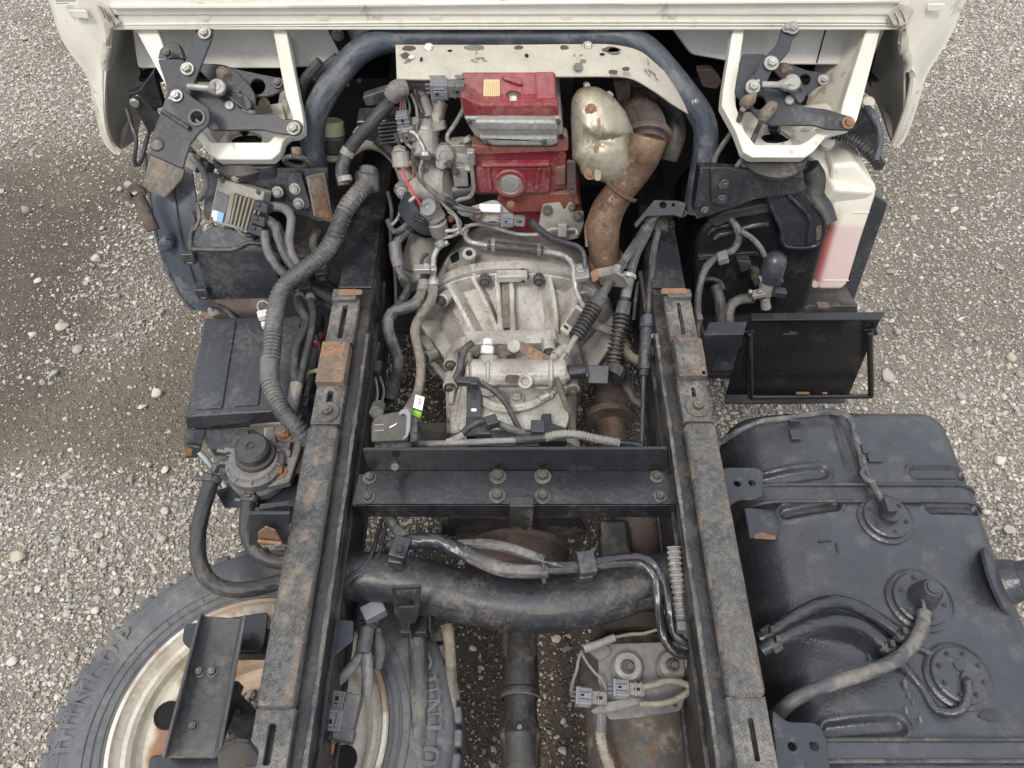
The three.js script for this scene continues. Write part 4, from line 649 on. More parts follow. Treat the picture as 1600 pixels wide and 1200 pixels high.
{ // left fender: a curved dark blue grey panel
  const prof = [[[226, 238, 0.8], [262, 248, 0.8], [298, 255, 0.8]], [[232, 290, 0.74], [270, 295, 0.76], [306, 310, 0.75]], [[238, 335, 0.69], [276, 335, 0.72], [312, 350, 0.7]], [[246, 372, 0.64], [284, 376, 0.66], [322, 392, 0.65]], [[256, 405, 0.59], [294, 410, 0.61], [330, 425, 0.6]], [[268, 435, 0.55], [304, 440, 0.56], [345, 455, 0.55]], [[284, 466, 0.5], [318, 470, 0.5], [370, 478, 0.5]], [[302, 484, 0.47], [336, 490, 0.46], [390, 495, 0.46]]];
  const rows = prof.map((r) => { const c = new THREE.CatmullRomCurve3(r.map(pt)); return c.getPoints(10); });
  const cols = rows[0].map((_, j) => new THREE.CatmullRomCurve3(rows.map((r) => r[j])).getPoints(30));
  const f = part('fender', [sheet(cols, 0.004)], 'fender', 'dark blue grey inner fender panel on the left');
  sub(f, 'fender_edge', tube(rows.map((r) => r[0].clone()), 0.005, { rad: 8 }), 'fender');
  sub(f, 'fender_fold', tube(rows.slice(0, 6).map((r) => r[5].clone().add(V(0, 0.001, 0.001))), 0.006, { rad: 8 }), 'fender');
  sub(f, 'round_boss', [pillow({ pts: [[250, 380, 0.655], [272, 378, 0.66], [262, 402, 0.62]] }, [[250, 372], [262, 368], [271, 374], [272, 386], [264, 394], [253, 392], [247, 384]], 0.012, { skirt: 0.02, r: 0.01 })], 'fender');
  sub(f, 'slot', boxOn({ pts: [[250, 380, 0.668], [272, 378, 0.673], [262, 402, 0.633]] }, 264, 373, 0.012, 0.004, 0.004), 'hole');
  sub(f, 'rust_spot', slab({ h: 0.49 }, [[312, 489], [325, 486], [336, 492], [322, 496]], 0.004, { r: 0.004 }), 'rustOrange');
  sub(f, 'fender_bolt', cyl([328, 488, 0.5], [338, 483, 0.505], 0.011), 'aluBright');
}
{ // main wiring harness along the left rail
  const main = [[572, 288, 0.84], [556, 306, 0.835], [540, 328, 0.82], [530, 352, 0.8], [520, 376, 0.78], [500, 402, 0.76], [474, 422, 0.745], [450, 440, 0.73], [436, 462, 0.715], [430, 490, 0.7], [426, 530, 0.685], [423, 565, 0.675]];
  const h = hose('wiring_harness', main, 13.5, 'loom', { rad: 16, corr: [0.0085, 0.0018] }, truck, 'thick grey corrugated wiring harness beside the left rail');
  hose('taped_section', [[422, 560, 0.675], [421, 578, 0.67], [422, 600, 0.665]], 14.5, 'plasticGrey', { rad: 16, wob: 0.2 }, h);
  hose('conduit', [[422, 598, 0.665], [430, 622, 0.66], [444, 645, 0.655], [462, 665, 0.65], [486, 690, 0.62]], 13.8, 'loom', { rad: 16, corr: [0.0085, 0.0024] }, h);
  hose('conduit', [[548, 312, 0.83], [532, 345, 0.81], [522, 372, 0.785]], 13, 'rubber', { rad: 14, corr: [0.012, 0.002] }, h);
  hose('branch', [[538, 290, 0.85], [534, 268, 0.87], [540, 245, 0.89], [556, 220, 0.92], [578, 196, 0.95], [594, 176, 0.97], [610, 160, 0.98]], 10.5, 'rubber', { rad: 14 }, h);
  for (const [x, y, hh, x2, y2, h2] of [[560, 214, 0.925, 568, 204, 0.935], [541, 243, 0.893, 546, 233, 0.903], [538, 276, 0.865, 540, 284, 0.858]]) hose('tape_band', [[x, y, hh], [(x + x2) / 2, (y + y2) / 2, (hh + h2) / 2], [x2, y2, h2]], 11.3, 'loomPale', { rad: 14 }, h);
  sub(h, 'harness_clip', [cyl([574, 268, 0.83], [574, 300, 0.8], 0.026), cyl([576, 262, 0.84], [575, 276, 0.83], 0.02)], 'plasticGrey');
  // battery cables
  const c1 = [[474, 452, 0.66], [466, 462, 0.66], [470, 484, 0.655], [480, 498, 0.645], [476, 515, 0.64], [464, 540, 0.635], [460, 575, 0.63], [462, 600, 0.62], [455, 640, 0.61]], c2 = [[482, 458, 0.66], [490, 490, 0.655], [488, 515, 0.65], [480, 550, 0.64], [472, 585, 0.632], [466, 605, 0.625], [462, 640, 0.61]];
  const k = hose('battery_cable', c1, 8, 'rubber', { rad: 12 }, truck, 'pair of black battery cables'); hose('cable', c2, 6.5, 'rubber', { rad: 12 }, k);
  hose('taped_joint', [[464, 600, 0.63], [460, 618, 0.625], [456, 642, 0.61]], 10, 'loomPale', { rad: 12, wob: 0.2 }, k);
  hose('cable', [[500, 578, 0.6], [480, 584, 0.61], [468, 604, 0.615]], 3.6, 'yellowish', { rad: 8 }, k);
  sub(k, 'cable_clip', [boxOn({ h: 0.665 }, 478, 453, 0.028, 0.02, 0.016, 12), boxOn({ h: 0.66 }, 462, 462, 0.014, 0.012, 0.012)], 'connDark');
  hose('cable_tie', [[466, 458, 0.66], [467, 462, 0.66], [468, 466, 0.66]], 8.8, 'loomPale', {}, k); hose('cable_tie', [[484, 462, 0.66], [485, 465, 0.66], [486, 468, 0.66]], 7.2, 'loomPale', {}, k);
  hose('cable', [[520, 470, 0.62], [500, 458, 0.64], [484, 452, 0.65]], 9, 'rubber', { rad: 10 }, k); hose('cable', [[520, 480, 0.6], [500, 474, 0.62], [486, 480, 0.63]], 7, 'loom', { rad: 10 }, k); hose('cable', [[523, 452, 0.6], [505, 442, 0.62], [478, 440, 0.64], [455, 446, 0.65]], 8, 'rubber', { rad: 10 }, k); hose('cable', [[478, 388, 0.66], [488, 410, 0.65], [480, 430, 0.65], [470, 445, 0.65]], 11, 'loom', { rad: 10 }, k);
  part('bracket', [slab({ h: 0.62 }, [[440, 385], [490, 380], [490, 440], [450, 430]], 0.01), boxOn({ h: 0.64 }, 478, 410, 0.05, 0.07, 0.05), boxOn({ h: 0.6 }, 490, 440, 0.06, 0.03, 0.05)], 'blackDirty', 'dark bracket beneath the harness');
}
// ---- rear left: equipment bracket above the spare wheel
{
  const H = 0.65, b = part('equipment_bracket', [slab({ h: H }, [[316, 962], [378, 966], [336, 1184], [260, 1184]], 0.005),
    slab({ pts: [[316, 958, H + 0.028], [259, 1182, H + 0.028], [318, 964, H]] }, [[316, 958], [322, 962], [266, 1184], [258, 1184]], 0.005), slab({ pts: [[379, 960, H + 0.026], [336, 1180, H + 0.026], [375, 968, H]] }, [[374, 966], [381, 960], [339, 1182], [331, 1184]], 0.005)], 'blackDusty', 'dark channel bracket with three bolts over the spare wheel');
  bolts(b, { h: H }, [[312, 1050], [332, 1050], [302, 1135]], 7, 'boltDark', 1.25);
  sub(b, 'support_arm', [slab({ h: 0.6 }, [[288, 974], [318, 972], [420, 955], [412, 1015], [308, 1018], [284, 1005]], 0.02, { r: 0.01 }), wbox(-0.5, -0.37, 0.55, 0.588, zAt(1018, 0.6), zAt(978, 0.6), 0.004)], 'black');
  sub(b, 'support_arm', [slab({ h: 0.62 }, [[232, 1180], [262, 1178], [420, 1168], [420, 1215], [232, 1215]], 0.02, { r: 0.012 })], 'black'); sub(b, 'support_ear', slab({ D: 0.2 }, [[340, 1178], [366, 1160], [390, 1162], [404, 1180], [400, 1200], [340, 1200]], 0.006, { r: 0.01 }), 'black');
  sub(b, 'stay', [slab({ h: 0.56 }, [[358, 1065], [400, 1110], [396, 1172], [356, 1140]], 0.006), boxOn({ h: 0.58 }, 355, 1120, 0.02, 0.1, 0.03, -10), cyl([362, 1104, 0.57], [376, 1112, 0.56], 0.007)], 'blueBlack');
}
// inside the left rail, rear: grey plate, connectors, two long pipes
{
  const p = part('inner_bracket', [slab({ h: 0.6 }, [[512, 968], [552, 969], [551, 1000], [512, 1032], [497, 1130], [488, 1185], [480, 1160]], 0.006, { r: 0.004 })], 'fender', 'blue grey angled plate inside the left rail'); void p;
  const k = hose('loose_plug', [[588, 950, 0.53], [578, 962, 0.54], [575, 972, 0.54]], 16, 'plasticGrey', { rad: 12 }, truck, 'loose grey plugs and taped wires inside the left rail');
  hose('taped_wires', [[574, 975, 0.54], [570, 1000, 0.54], [566, 1022, 0.54]], 11.5, 'plasticGrey', { rad: 12, wob: 0.3 }, k);
  hose('wire_end', [[566, 1020, 0.535], [552, 1040, 0.53], [530, 1064, 0.525], [520, 1074, 0.52]], 8, 'loomPale', { rad: 12, wob: 0.3 }, k);
  hose('wire_end', [[572, 1022, 0.535], [574, 1050, 0.53], [573, 1080, 0.525], [573, 1088, 0.52]], 9, 'loomPale', { rad: 12, wob: 0.3 }, k);
  hose('branch', [[590, 985, 0.52], [594, 1015, 0.52], [590, 1045, 0.51]], 8, 'loom', { rad: 10, wob: 0.3 }, k);
  sub(k, 'wire_clamp', tube([[563, 978, 0.545], [575, 974, 0.56], [586, 980, 0.545]], 0.003), 'boltDark');
  sub(k, 'plug_body', [boxOn({ h: 0.55 }, 586, 960, 0.04, 0.028, 0.03, 30)], 'conn');
  const c = part('multi_plug', [slab({ h: 0.555 }, [[504, 1090], [512, 1082], [552, 1080], [546, 1098], [536, 1112], [520, 1115], [503, 1110]], 0.02, { r: 0.006, b: 0.002 }), boxOn({ h: 0.54 }, 518, 1128, 0.05, 0.03, 0.03, -6)], 'conn', 'grey multi pin plug with coloured wires');
  plugAt(c, { h: 0.56 }, 524, 1112, 1.2, 84);
  sub(c, 'plug_body', [boxOn({ h: 0.54 }, 549, 1125, 0.025, 0.07, 0.03, -8), boxOn({ h: 0.545 }, 540, 1152, 0.034, 0.02, 0.026, -10)], 'plasticGrey');
  for (let i = 0; i < 5; i++) hose('wire', [[511 + i * 4, 1137, 0.545], [513 + i * 4, 1150 + i, 0.54], [522 - i * 3, 1170, 0.53], [505 - i * 3, 1190, 0.52]], 1.6, ['orangeWire', 'loomPale', 'loomPale', 'redWire', 'loomPale'][i], { rad: 6 }, c);
  sub(c, 'cloth_wrap', tube([[492, 1178, 0.52], [498, 1200, 0.52], [500, 1230, 0.52]], 0.02, { rad: 10 }), 'rubberDusty');
  hose('frame_pipe', [[648, 965, 0.47], [652, 1000, 0.46], [655, 1080, 0.45], [655, 1160, 0.44], [655, 1250, 0.43]], 15, 'loom', { rad: 18 }, truck, 'straight grey conduit pipe running to the rear');
  hose('frame_pipe', [[697, 975, 0.44], [702, 1000, 0.43], [705, 1060, 0.42], [704, 1130, 0.41], [704, 1250, 0.4]], 9.5, 'rubberDusty', { rad: 14 }, truck, 'thin dusty pipe running to the rear');
  part('pipe_bracket', [slab({ h: 0.44 }, [[590, 985], [690, 980], [690, 1000], [590, 1005]], 0.01), boxOn({ h: 0.47 }, 649, 985, 0.05, 0.03, 0.03)], 'blackDirty');
}
// ---- spare wheel slung under the left rail
const spare = new THREE.Group(); spare.name = numbered('spare_wheel'); scene.add(spare);
spare.position.set(-0.46, 0, -0.31);
spare.userData = { label: 'spare wheel with worn black tyre and rusty white rim lying under the left frame rail', category: 'spare wheel' };
{
  const Y = 0.45, O = V(0, 0, 0);
  const tp = [[0.232, 0.01], [0.238, 0.0], [0.25, 0.004], [0.262, 0.006], [0.263, 0.0045], [0.275, 0.006], [0.3, 0.004], [0.325, -0.004], [0.327, -0.007], [0.345, -0.014], [0.354, -0.022], [0.36, -0.034], [0.363, -0.06], [0.364, -0.1], [0.363, -0.14], [0.355, -0.18], [0.33, -0.2], [0.24, -0.2], [0.232, -0.19]].map(([r, y]) => [r, Y + y]);
  const tg = turn(O, UP, tp, 160, 0.5);
  const tyre = mesh('tyre', tg, 'tyre', spare, 'worn black tyre with raised lettering');
  const lugs = []; for (let k = 0; k < 58; k++) { const a = k / 58 * Math.PI * 2, g = new RoundedBoxGeometry(0.03, 0.12, 0.031, 2, 0.007); g.translate(0.3565, Y - 0.09, 0); g.rotateY(a); lugs.push(strip(g)); }
  const tr = mesh('tread_blocks', mergeGeometries(lugs), 'tyre', tyre); tr.userData.kind = 'stuff';
  for (const [r, y] of [[0.2665, 0.0065], [0.281, 0.007], [0.3265, -0.005], [0.252, 0.0055]]) { const g = new THREE.TorusGeometry(r, 0.0011, 5, 150); g.rotateX(Math.PI / 2); g.translate(0, Y + y, 0); mesh('sidewall_ridge', toCreasedNormals(g, 1.5), 'tyre', tyre); }
  for (let k = 0; k < 24; k++) { const a = k / 24 * Math.PI * 2, g = new THREE.BoxGeometry(0.016, 0.002, 0.0014); g.translate(0.274, Y + 0.0065, 0); g.rotateY(a); mesh('sidewall_mark', g, 'tyre', tyre); }
  const font = await new FontLoader().loadAsync('fonts/droid/droid_serif_bold.typeface.json'), sans = await new FontLoader().loadAsync('fonts/droid/droid_sans_bold.typeface.json');
  const arc = (txt, f, size, r, mid, step, y, nm) => [...txt].forEach((ch, i) => { if (ch === ' ') return; const g = new TextGeometry(ch, { font: f, size, depth: 0.0022, curveSegments: 3, bevelEnabled: false }); g.computeBoundingBox(); g.translate(-(g.boundingBox.max.x + g.boundingBox.min.x) / 2, 0, 0); g.rotateX(-Math.PI / 2); g.translate(0, Y + y, -r); g.rotateY(mid - (i - (txt.length - 1) / 2) * step); mesh(nm, g, 'tyre', tyre); });
  arc('DUNLOP', font, 0.034, 0.302, 1.32, 0.125, 0.0008, 'raised_letter');
  arc('DUNLOP', font, 0.034, 0.302, -1.5, 0.125, 0.0008, 'raised_letter');
  arc('1316', sans, 0.014, 0.2855, 1.45, 0.042, 0.0028, 'raised_letter');
  const rimCol = (v) => { const r = Math.hypot(v.x, v.z), n = fbm((v.x + 3) / 6, (v.z + 3) / 6, 60, 5, 55), a = Math.atan2(v.z, v.x); let k = sstep(0.07, 0.09, r) * sstep(0.185, 0.165, r + 0.07 * (n - 0.5)) * sstep(0.25, 0.45, n + 0.15) * (0.75 + 0.25 * Math.cos(a - 2.6)), e = sstep(0.225, 0.236, r) * sstep(0.5, 0.62, n) * 0.7; k = Math.max(k, e, sstep(0.68, 0.74, n) * 0.7); return [lerp(0.66, 0.27, k), lerp(0.62, 0.14, k), lerp(0.53, 0.065, k)]; };
  const rp = [[0.238, 0.004], [0.243, 0.008], [0.24, 0.013], [0.234, 0.012], [0.228, 0.002], [0.221, -0.006], [0.214, -0.008], [0.208, -0.016], [0.206, -0.034], [0.199, -0.042], [0.185, -0.035], [0.17, -0.03], [0.15, -0.034], [0.138, -0.048], [0.132, -0.066], [0.12, -0.073], [0.102, -0.075], [0.1, -0.078], [0.102, -0.083], [0.135, -0.083], [0.16, -0.05], [0.2, -0.05], [0.205, -0.19], [0.238, -0.19]].map(([r, y]) => [r, Y + y]);
  const fine = []; for (let i = 0; i < rp.length - 1; i++) { const n = Math.max(1, Math.ceil(Math.hypot(rp[i + 1][0] - rp[i][0], rp[i + 1][1] - rp[i][1]) / 0.006)); for (let q = 0; q < n; q++) fine.push([lerp(rp[i][0], rp[i + 1][0], q / n), lerp(rp[i][1], rp[i + 1][1], q / n)]); } fine.push(rp[rp.length - 1]);
  const rim = mesh('rim', tint(turn(O, UP, fine, 190, 0.5), rimCol), 'rim', spare, 'white steel rim with orange brown rust');
  for (let k = 0; k < 6; k++) { const a = k / 6 * Math.PI * 2 + 0.22; mesh('hand_hole', turn(V(0.168 * Math.cos(a), Y - 0.0305, 0.168 * Math.sin(a)), V(-0.1 * Math.cos(a), 1, -0.1 * Math.sin(a)), [[0, 0], [0.02, 0], [0.024, -0.002], [0.025, 0.002], [0.021, 0.0035], [0.019, 0.0018], [0, 0.0018]], 22), 'hole', rim); }
  mesh('valve', cyl(V(-0.19, Y - 0.04, 0.1), V(-0.2, Y - 0.01, 0.105), 0.005), 'rubber', rim);
}
// ---- engine: rear end seen over the gearbox
{
  const D = 1.33, pD = { D };
  const e = part('engine', [
    slab(pD, [[738, 240], [760, 233], [862, 233], [885, 240], [886, 292], [868, 298], [866, 305], [745, 305], [738, 296]], 0.5, { r: 0.006, b: 0.004, bs: 2 }),
    slab({ D: D - 0.012 }, [[742, 262], [862, 262], [858, 303], [748, 303]], 0.02, { r: 0.008, b: 0.005, bs: 2 }),
    slab({ D: D + 0.015 }, [[820, 300], [905, 300], [912, 360], [812, 372], [790, 350]], 0.2, { r: 0.006, b: 0.003 })], 'red', 'red painted engine block and head');
  const sl = (d) => ({ pts: [[720, 121, 1.04 + d], [868, 121, 1.04 + d], [730, 166, 1.005 + d]] });
  sub(e, 'valve_cover', [slab(sl(0), [[721, 112], [868, 112], [871, 167], [752, 168], [724, 152]], 0.08, { r: 0.006, b: 0.004, bs: 2 }), slab({ D: D - 0.002 }, [[719, 150], [752, 164], [872, 163], [873, 182], [762, 183], [753, 178], [746, 184], [726, 182]], 0.05, { r: 0.006, b: 0.004, bs: 2 }), slab(sl(0.005), [[783, 117], [812, 121], [818, 132], [812, 133], [786, 124]], 0.015, { r: 0.004, b: 0.002 })], 'red', 'red valve cover with a paper label');
  sub(e, 'cover_panel', slab(sl(0.005), [[836, 112], [866, 112], [868, 164], [840, 165]], 0.012, { r: 0.004, b: 0.002 }), 'red');
  sub(e, 'bolt_recess', turn(on(plane(sl(0.001)), 802, 158), plane(sl(0)).n, [[0.0165, -0.002], [0.019, 0.004], [0.022, 0.003], [0.023, -0.002]], 28), 'red'); sub(e, 'recess_floor', turn(on(plane(sl(0.001)), 802, 158), plane(sl(0)).n, [[0.0168, 0.0008], [0, 0.0008]], 24), 'connDark');
  sub(e, 'bolt', boltGeo(on(plane(sl(0.002)), 802, 158), plane(sl(0)).n, 0.0085, 1.3), 'aluBright');
  print('paper_label', sl(0), [[756, 125], [781, 125], [781, 162], [755, 162]], 96, 150, (c, w, h) => { c.fillStyle = '#bfa67c'; c.fillRect(0, 0, w, h); c.fillStyle = '#6f5c43'; const lr = rng(12); for (let x = 12; x < w - 8; x += 12) for (let y = 8 + 20 * lr(); y < h - 12 - 50 * lr(); y += 8) { c.fillRect(x, y, 2 + 5 * lr(), 1.2); c.fillRect(x + 1, y + 3, 2 + 5 * lr(), 1.2); c.fillRect(x + 2 + 2 * lr(), y, 1.2, 6); } c.fillStyle = 'rgba(90,60,30,0.2)'; c.fillRect(0, h - 22, w, 22); }, e, 'tan paper label with rows of small print', 0.003);
  sub(e, 'cylinder_head', [
    slab({ D: D - 0.008 }, [[724, 184], [876, 184], [880, 200], [876, 224], [864, 230], [768, 229], [742, 214], [734, 202]], 0.3, { r: 0.008, b: 0.006, bs: 2 }),
    slab({ D: D - 0.022 }, [[742, 190], [868, 190], [872, 200], [870, 205], [744, 204]], 0.02, { r: 0.006, b: 0.004, bs: 2 }),
    slab({ D: D - 0.02 }, [[748, 215], [870, 214], [872, 225], [864, 228], [770, 228]], 0.02, { r: 0.005, b: 0.004, bs: 2 })], 'aluBright', 'bare aluminium cylinder head end');
  sub(e, 'head_gasket_flange', [slab({ D: D - 0.012 }, [[737, 226], [764, 230], [868, 231], [872, 214], [884, 212], [888, 218], [888, 236], [737, 242]], 0.03, { r: 0.005 })], 'redRust');
  sub(e, 'dowel_hole', turn(PD(877, 213, D - 0.0135), BACK, [[0, 0], [0.006, 0], [0.006, 0.002], [0, 0.002]], 14), 'hole');
  sub(e, 'core_plug', [turn(PD(797, 285, D - 0.013), V(0, 0.12, 1), [[0.026, 0], [0.03, 0.004], [0.029, 0.008], [0.024, 0.008], [0.0235, 0.003], [0.018, 0.006], [0, 0.0075]], 34, 0.4)], 'aluBright', 'round silver core plug in the red block');
  sub(e, 'core_plug_rim', turn(PD(797, 285, D - 0.013), V(0, 0.12, 1), [[0.024, 0.0], [0.034, 0.0], [0.035, 0.005], [0.031, 0.009], [0.0255, 0.0085]], 34, 0.4), 'red');
  sub(e, 'paint_dot', turn(PD(812, 257, D - 0.001), BACK, [[0, 0], [0.0045, 0], [0.004, 0.002], [0, 0.0025]], 14), 'creamWorn');
  sub(e, 'rear_plate', [slab({ D: D - 0.002 }, [[778, 303], [902, 302], [906, 318], [880, 330], [790, 332], [776, 320]], 0.02), slab({ D: D + 0.01 }, [[866, 248], [885, 246], [886, 296], [868, 298]], 0.03, { r: 0.004 })], 'redRust', 'rusty red rear plate of the engine');
  sub(e, 'lifting_eye', slab({ D: D - 0.02 }, [[886, 252], [899, 254], [901, 300], [894, 304], [886, 300]], 0.008, { r: 0.006, holes: [[893, 297, 0.004]] }), 'rustDark');
  sub(e, 'mount_bracket', [slab({ pts: [[845, 325, 0.77], [912, 325, 0.77], [850, 362, 0.72]] }, [[848, 320], [876, 316], [882, 330], [890, 316], [896, 318], [898, 334], [912, 330], [912, 352], [905, 372], [888, 376], [840, 360]], 0.012, { r: 0.006, b: 0.002 }), boxOn({ pts: [[845, 325, 0.78], [912, 325, 0.78], [850, 362, 0.73]] }, 878, 356, 0.02, 0.03, 0.02)], 'aluDull', 'cast bracket on the engine rear');
  bolts(e, { pts: [[845, 325, 0.775], [912, 325, 0.775], [850, 362, 0.725]] }, [[855, 328], [903, 337], [893, 324, 4], [879, 358]], 6, 'boltDark', 1.4);
  // bracket with plug and white tag
  sub(e, 'sensor_bracket', slab({ pts: [[720, 330, 0.8], [800, 330, 0.8], [760, 360, 0.77]] }, [[712, 330], [770, 312], [778, 314], [806, 340], [800, 350], [766, 346], [756, 350], [744, 340], [722, 338]], 0.006, { r: 0.006 }), 'aluDull');
  bolts(e, { pts: [[720, 330, 0.806], [800, 330, 0.806], [760, 360, 0.776]] }, [[747, 335], [798, 320, 5]], 6, 'redRust', 1.3);
  sub(e, 'white_tag', slab({ pts: [[748, 318, 0.825], [782, 318, 0.825], [748, 334, 0.81]] }, [[749, 318], [782, 319], [782, 332], [748, 331]], 0.008, { r: 0.002 }), 'white');
  plugAt(e, { pts: [[784, 336, 0.81], [820, 336, 0.81], [784, 352, 0.79]] }, 802, 344, 0.95, -4);
  sub(e, 'black_plug', [tube([[829, 345, 0.8], [844, 360, 0.78], [862, 372, 0.76]], 0.008), tube([[862, 372, 0.76], [880, 378, 0.75], [905, 386, 0.74], [912, 396, 0.73], [914, 418, 0.71]], 0.0055)], 'connDark');
  // slanted thermostat / bell top
  sub(e, 'oil_cooler', [cyl(PD(700, 300, 1.36), PD(742, 296, 1.36), 0.032), cyl(PD(698, 308, 1.36), PD(712, 306, 1.36), 0.034)], 'connDark');
  sub(e, 'oil_filter', [cyl([668, 322, 0.78], [648, 346, 0.745], 0.055, 0.05, 32), turn([648, 346, 0.745], pt([668, 322, 0.78]).sub(pt([648, 346, 0.745])).negate(), [[0.05, 0], [0.042, 0.008], [0, 0.01]], 30)], 'connDark', 'black oil filter canister');
  sub(e, 'starter_motor', [cyl([672, 340, 0.73], [650, 420, 0.62], 0.034, 0.038, 30), cyl([656, 398, 0.65], [650, 424, 0.62], 0.04, 0.04, 30), cyl([640, 424, 0.64], [646, 440, 0.6], 0.03)], 'aluDull', 'dusty starter motor');
}
// ---- injection pump and fuel pipes
{
  const f = part('injection_pump', [cyl(PD(672, 160, 1.44), PD(664, 246, 1.36), 0.021, 0.026), cyl(PD(664, 205, 1.385), PD(665, 246, 1.345), 0.029, 0.03), slab({ D: 1.36 }, [[640, 246], [668, 238], [705, 244], [706, 272], [668, 272], [644, 262]], 0.06, { r: 0.006, b: 0.004 }), cyl(PD(692, 242, 1.36), PD(742, 248, 1.36), 0.02), cyl(PD(650, 290, 1.36), PD(704, 288, 1.34), 0.045, 0.05, 30), cyl(PD(686, 262, 1.36), PD(684, 288, 1.34), 0.024)], 'aluDull', 'grey injection pump with steel fuel pipes');
  sub(f, 'pump_barrel', [turn(PD(666, 214, 1.375), PD(664, 256, 1.325).sub(PD(666, 214, 1.375)), [[0, -0.03], [0.024, -0.03], [0.028, -0.01], [0.026, 0.0], [0.016, 0.006], [0.015, 0.04], [0.012, 0.045], [0, 0.045]], 28, 0.4)], 'aluBright');
  sub(f, 'union', [cyl(PD(679, 178, 1.40), PD(684, 196, 1.38), 0.0125, 0.0125, 6), cyl(PD(684, 190, 1.385), PD(688, 204, 1.375), 0.017, 0.015), cyl(PD(690, 160, 1.42), PD(682, 190, 1.39), 0.014)], 'aluDull');
  sub(f, 'gallery_plug', [turn(PD(695, 242, 1.335), V(0.1, 0.3, 1), [[0, -0.02], [0.02, -0.02], [0.021, 0], [0.017, 0.005], [0.012, 0.006], [0.011, 0.004], [0, 0.004]], 28), boltGeo(PD(690, 255, 1.33), V(0, 0.4, 1), 0.008)], 'aluBright');
  sub(f, 'large_nut', [cyl(PD(642, 288, 1.37), PD(624, 302, 1.34), 0.022, 0.02, 6), cyl(PD(652, 272, 1.37), PD(640, 290, 1.36), 0.02)], 'aluBright');
  sub(f, 'pump_body', [slab({ D: 1.35 }, [[655, 272], [700, 272], [704, 300], [690, 312], [660, 312], [646, 298]], 0.07, { r: 0.01, b: 0.006, bs: 2 }), slab({ D: 1.345 }, [[652, 300], [706, 298], [700, 309], [680, 312], [660, 311]], 0.02, { r: 0.006 })], 'aluDull');
  sub(f, 'solenoid_valve', [cyl([672, 326, 0.8], [684, 345, 0.775], 0.022), cyl([682, 345, 0.775], [688, 366, 0.74], 0.022, 0.019), cyl([688, 362, 0.745], [690, 374, 0.73], 0.012), cyl([664, 322, 0.815], [678, 334, 0.8], 0.02, 0.02, 10)], 'aluDull', 'grey solenoid valve');
  sub(f, 'solenoid_cap', [turn([671, 325, 0.82], V(-0.3, 0.75, 0.5), [[0, 0], [0.019, 0], [0.018, 0.008], [0.008, 0.009], [0.007, 0.006], [0, 0.006]], 20)], 'conn');
  sub(f, 'red_end', cyl([688, 370, 0.732], [689, 377, 0.722], 0.0115), 'redRust');
  const pipes = [
    [[PD(722, 150, 1.4), PD(724, 168, 1.39), PD(716, 185, 1.385), PD(708, 198, 1.38), PD(699, 212, 1.37), PD(701, 222, 1.365), PD(712, 224, 1.36), PD(728, 218, 1.35)], 3.6],
    [[PD(664, 238, 1.32), PD(658, 224, 1.33), PD(648, 208, 1.345), PD(638, 206, 1.35), PD(632, 216, 1.355), PD(640, 228, 1.355), PD(652, 236, 1.35)], 3.2],
    [[PD(735, 250, 1.315), PD(738, 270, 1.315), PD(739, 300, 1.315), PD(733, 308, 1.315), PD(716, 313, 1.32), PD(704, 322, 1.32)], 3.4],
    [[[678, 300, 0.86], [688, 310, 0.85], [698, 324, 0.83], [710, 336, 0.81], [719, 350, 0.785], [716, 358, 0.775], [696, 361, 0.77]], 3.3],
    [[[690, 372, 0.74], [708, 368, 0.74], [722, 360, 0.745], [734, 352, 0.75], [752, 351, 0.75], [780, 358, 0.745], [812, 366, 0.74], [846, 365, 0.74], [862, 358, 0.745], [880, 359, 0.74], [900, 359, 0.735], [902, 368, 0.73]], 3],
    [[[730, 352, 0.745], [727, 366, 0.735], [732, 376, 0.73], [748, 381, 0.73], [768, 384, 0.73]], 4.6],
    [[[845, 392, 0.715], [870, 396, 0.71], [886, 402, 0.705], [895, 414, 0.7], [897, 432, 0.69], [900, 452, 0.675], [908, 472, 0.655], [918, 486, 0.64]], 4.6],
    [[[700, 378, 0.73], [686, 386, 0.72], [679, 398, 0.71], [677, 412, 0.7], [677, 436, 0.685]], 4.6],
    [[[647, 345, 0.77], [640, 330, 0.79], [641, 314, 0.81], [652, 306, 0.82]], 3.6]];
  pipes.forEach(([p, r]) => hose('fuel_pipe', p, r, 'aluBright', { rad: 10, step: 0.006 }, f));
  sub(f, 'banjo', [cyl(PD(727, 214, 1.345), PD(731, 222, 1.34), 0.011), cyl(PD(664, 236, 1.318), PD(664, 244, 1.312), 0.0105), cyl(PD(736, 236, 1.312), PD(738, 256, 1.312), 0.0065), cyl([684, 376, 0.735], [690, 384, 0.725], 0.011)], 'aluBright');
  const rh = [[762, 383, 0.73], [790, 386, 0.728], [820, 389, 0.724], [848, 392, 0.718]];
  hose('rubber_link', rh, 7.6, 'rubber', { rad: 14 }, f, 'short rubber hose with two clips across the bell housing');
  for (const t of [0.1, 0.93]) { const p = curveOf(rh).getPointAt(t); sub(f, 'spring_clip', wbox(p.x - 0.0045, p.x + 0.0045, p.y - 0.006, p.y + 0.0125, p.z - 0.011, p.z + 0.011, 0.002), t > 0.5 ? 'shield' : 'aluBright'); }
  sub(f, 'pipe_clip', [boxOn({ h: 0.71 }, 660, 424, 0.036, 0.018, 0.014), boxOn({ h: 0.705 }, 672, 424, 0.03, 0.014, 0.012), boltGeo([666, 418, 0.718], V(0, 1, 0.3), 0.0065)], 'aluBright');
  sub(f, 'pipe_clip', [slab({ h: 0.70 }, [[896, 412], [918, 410], [922, 432], [900, 436]], 0.014, { r: 0.004 }), boltGeo([907, 420, 0.704], V(0, 1, 0.2), 0.0065)], 'aluBright');
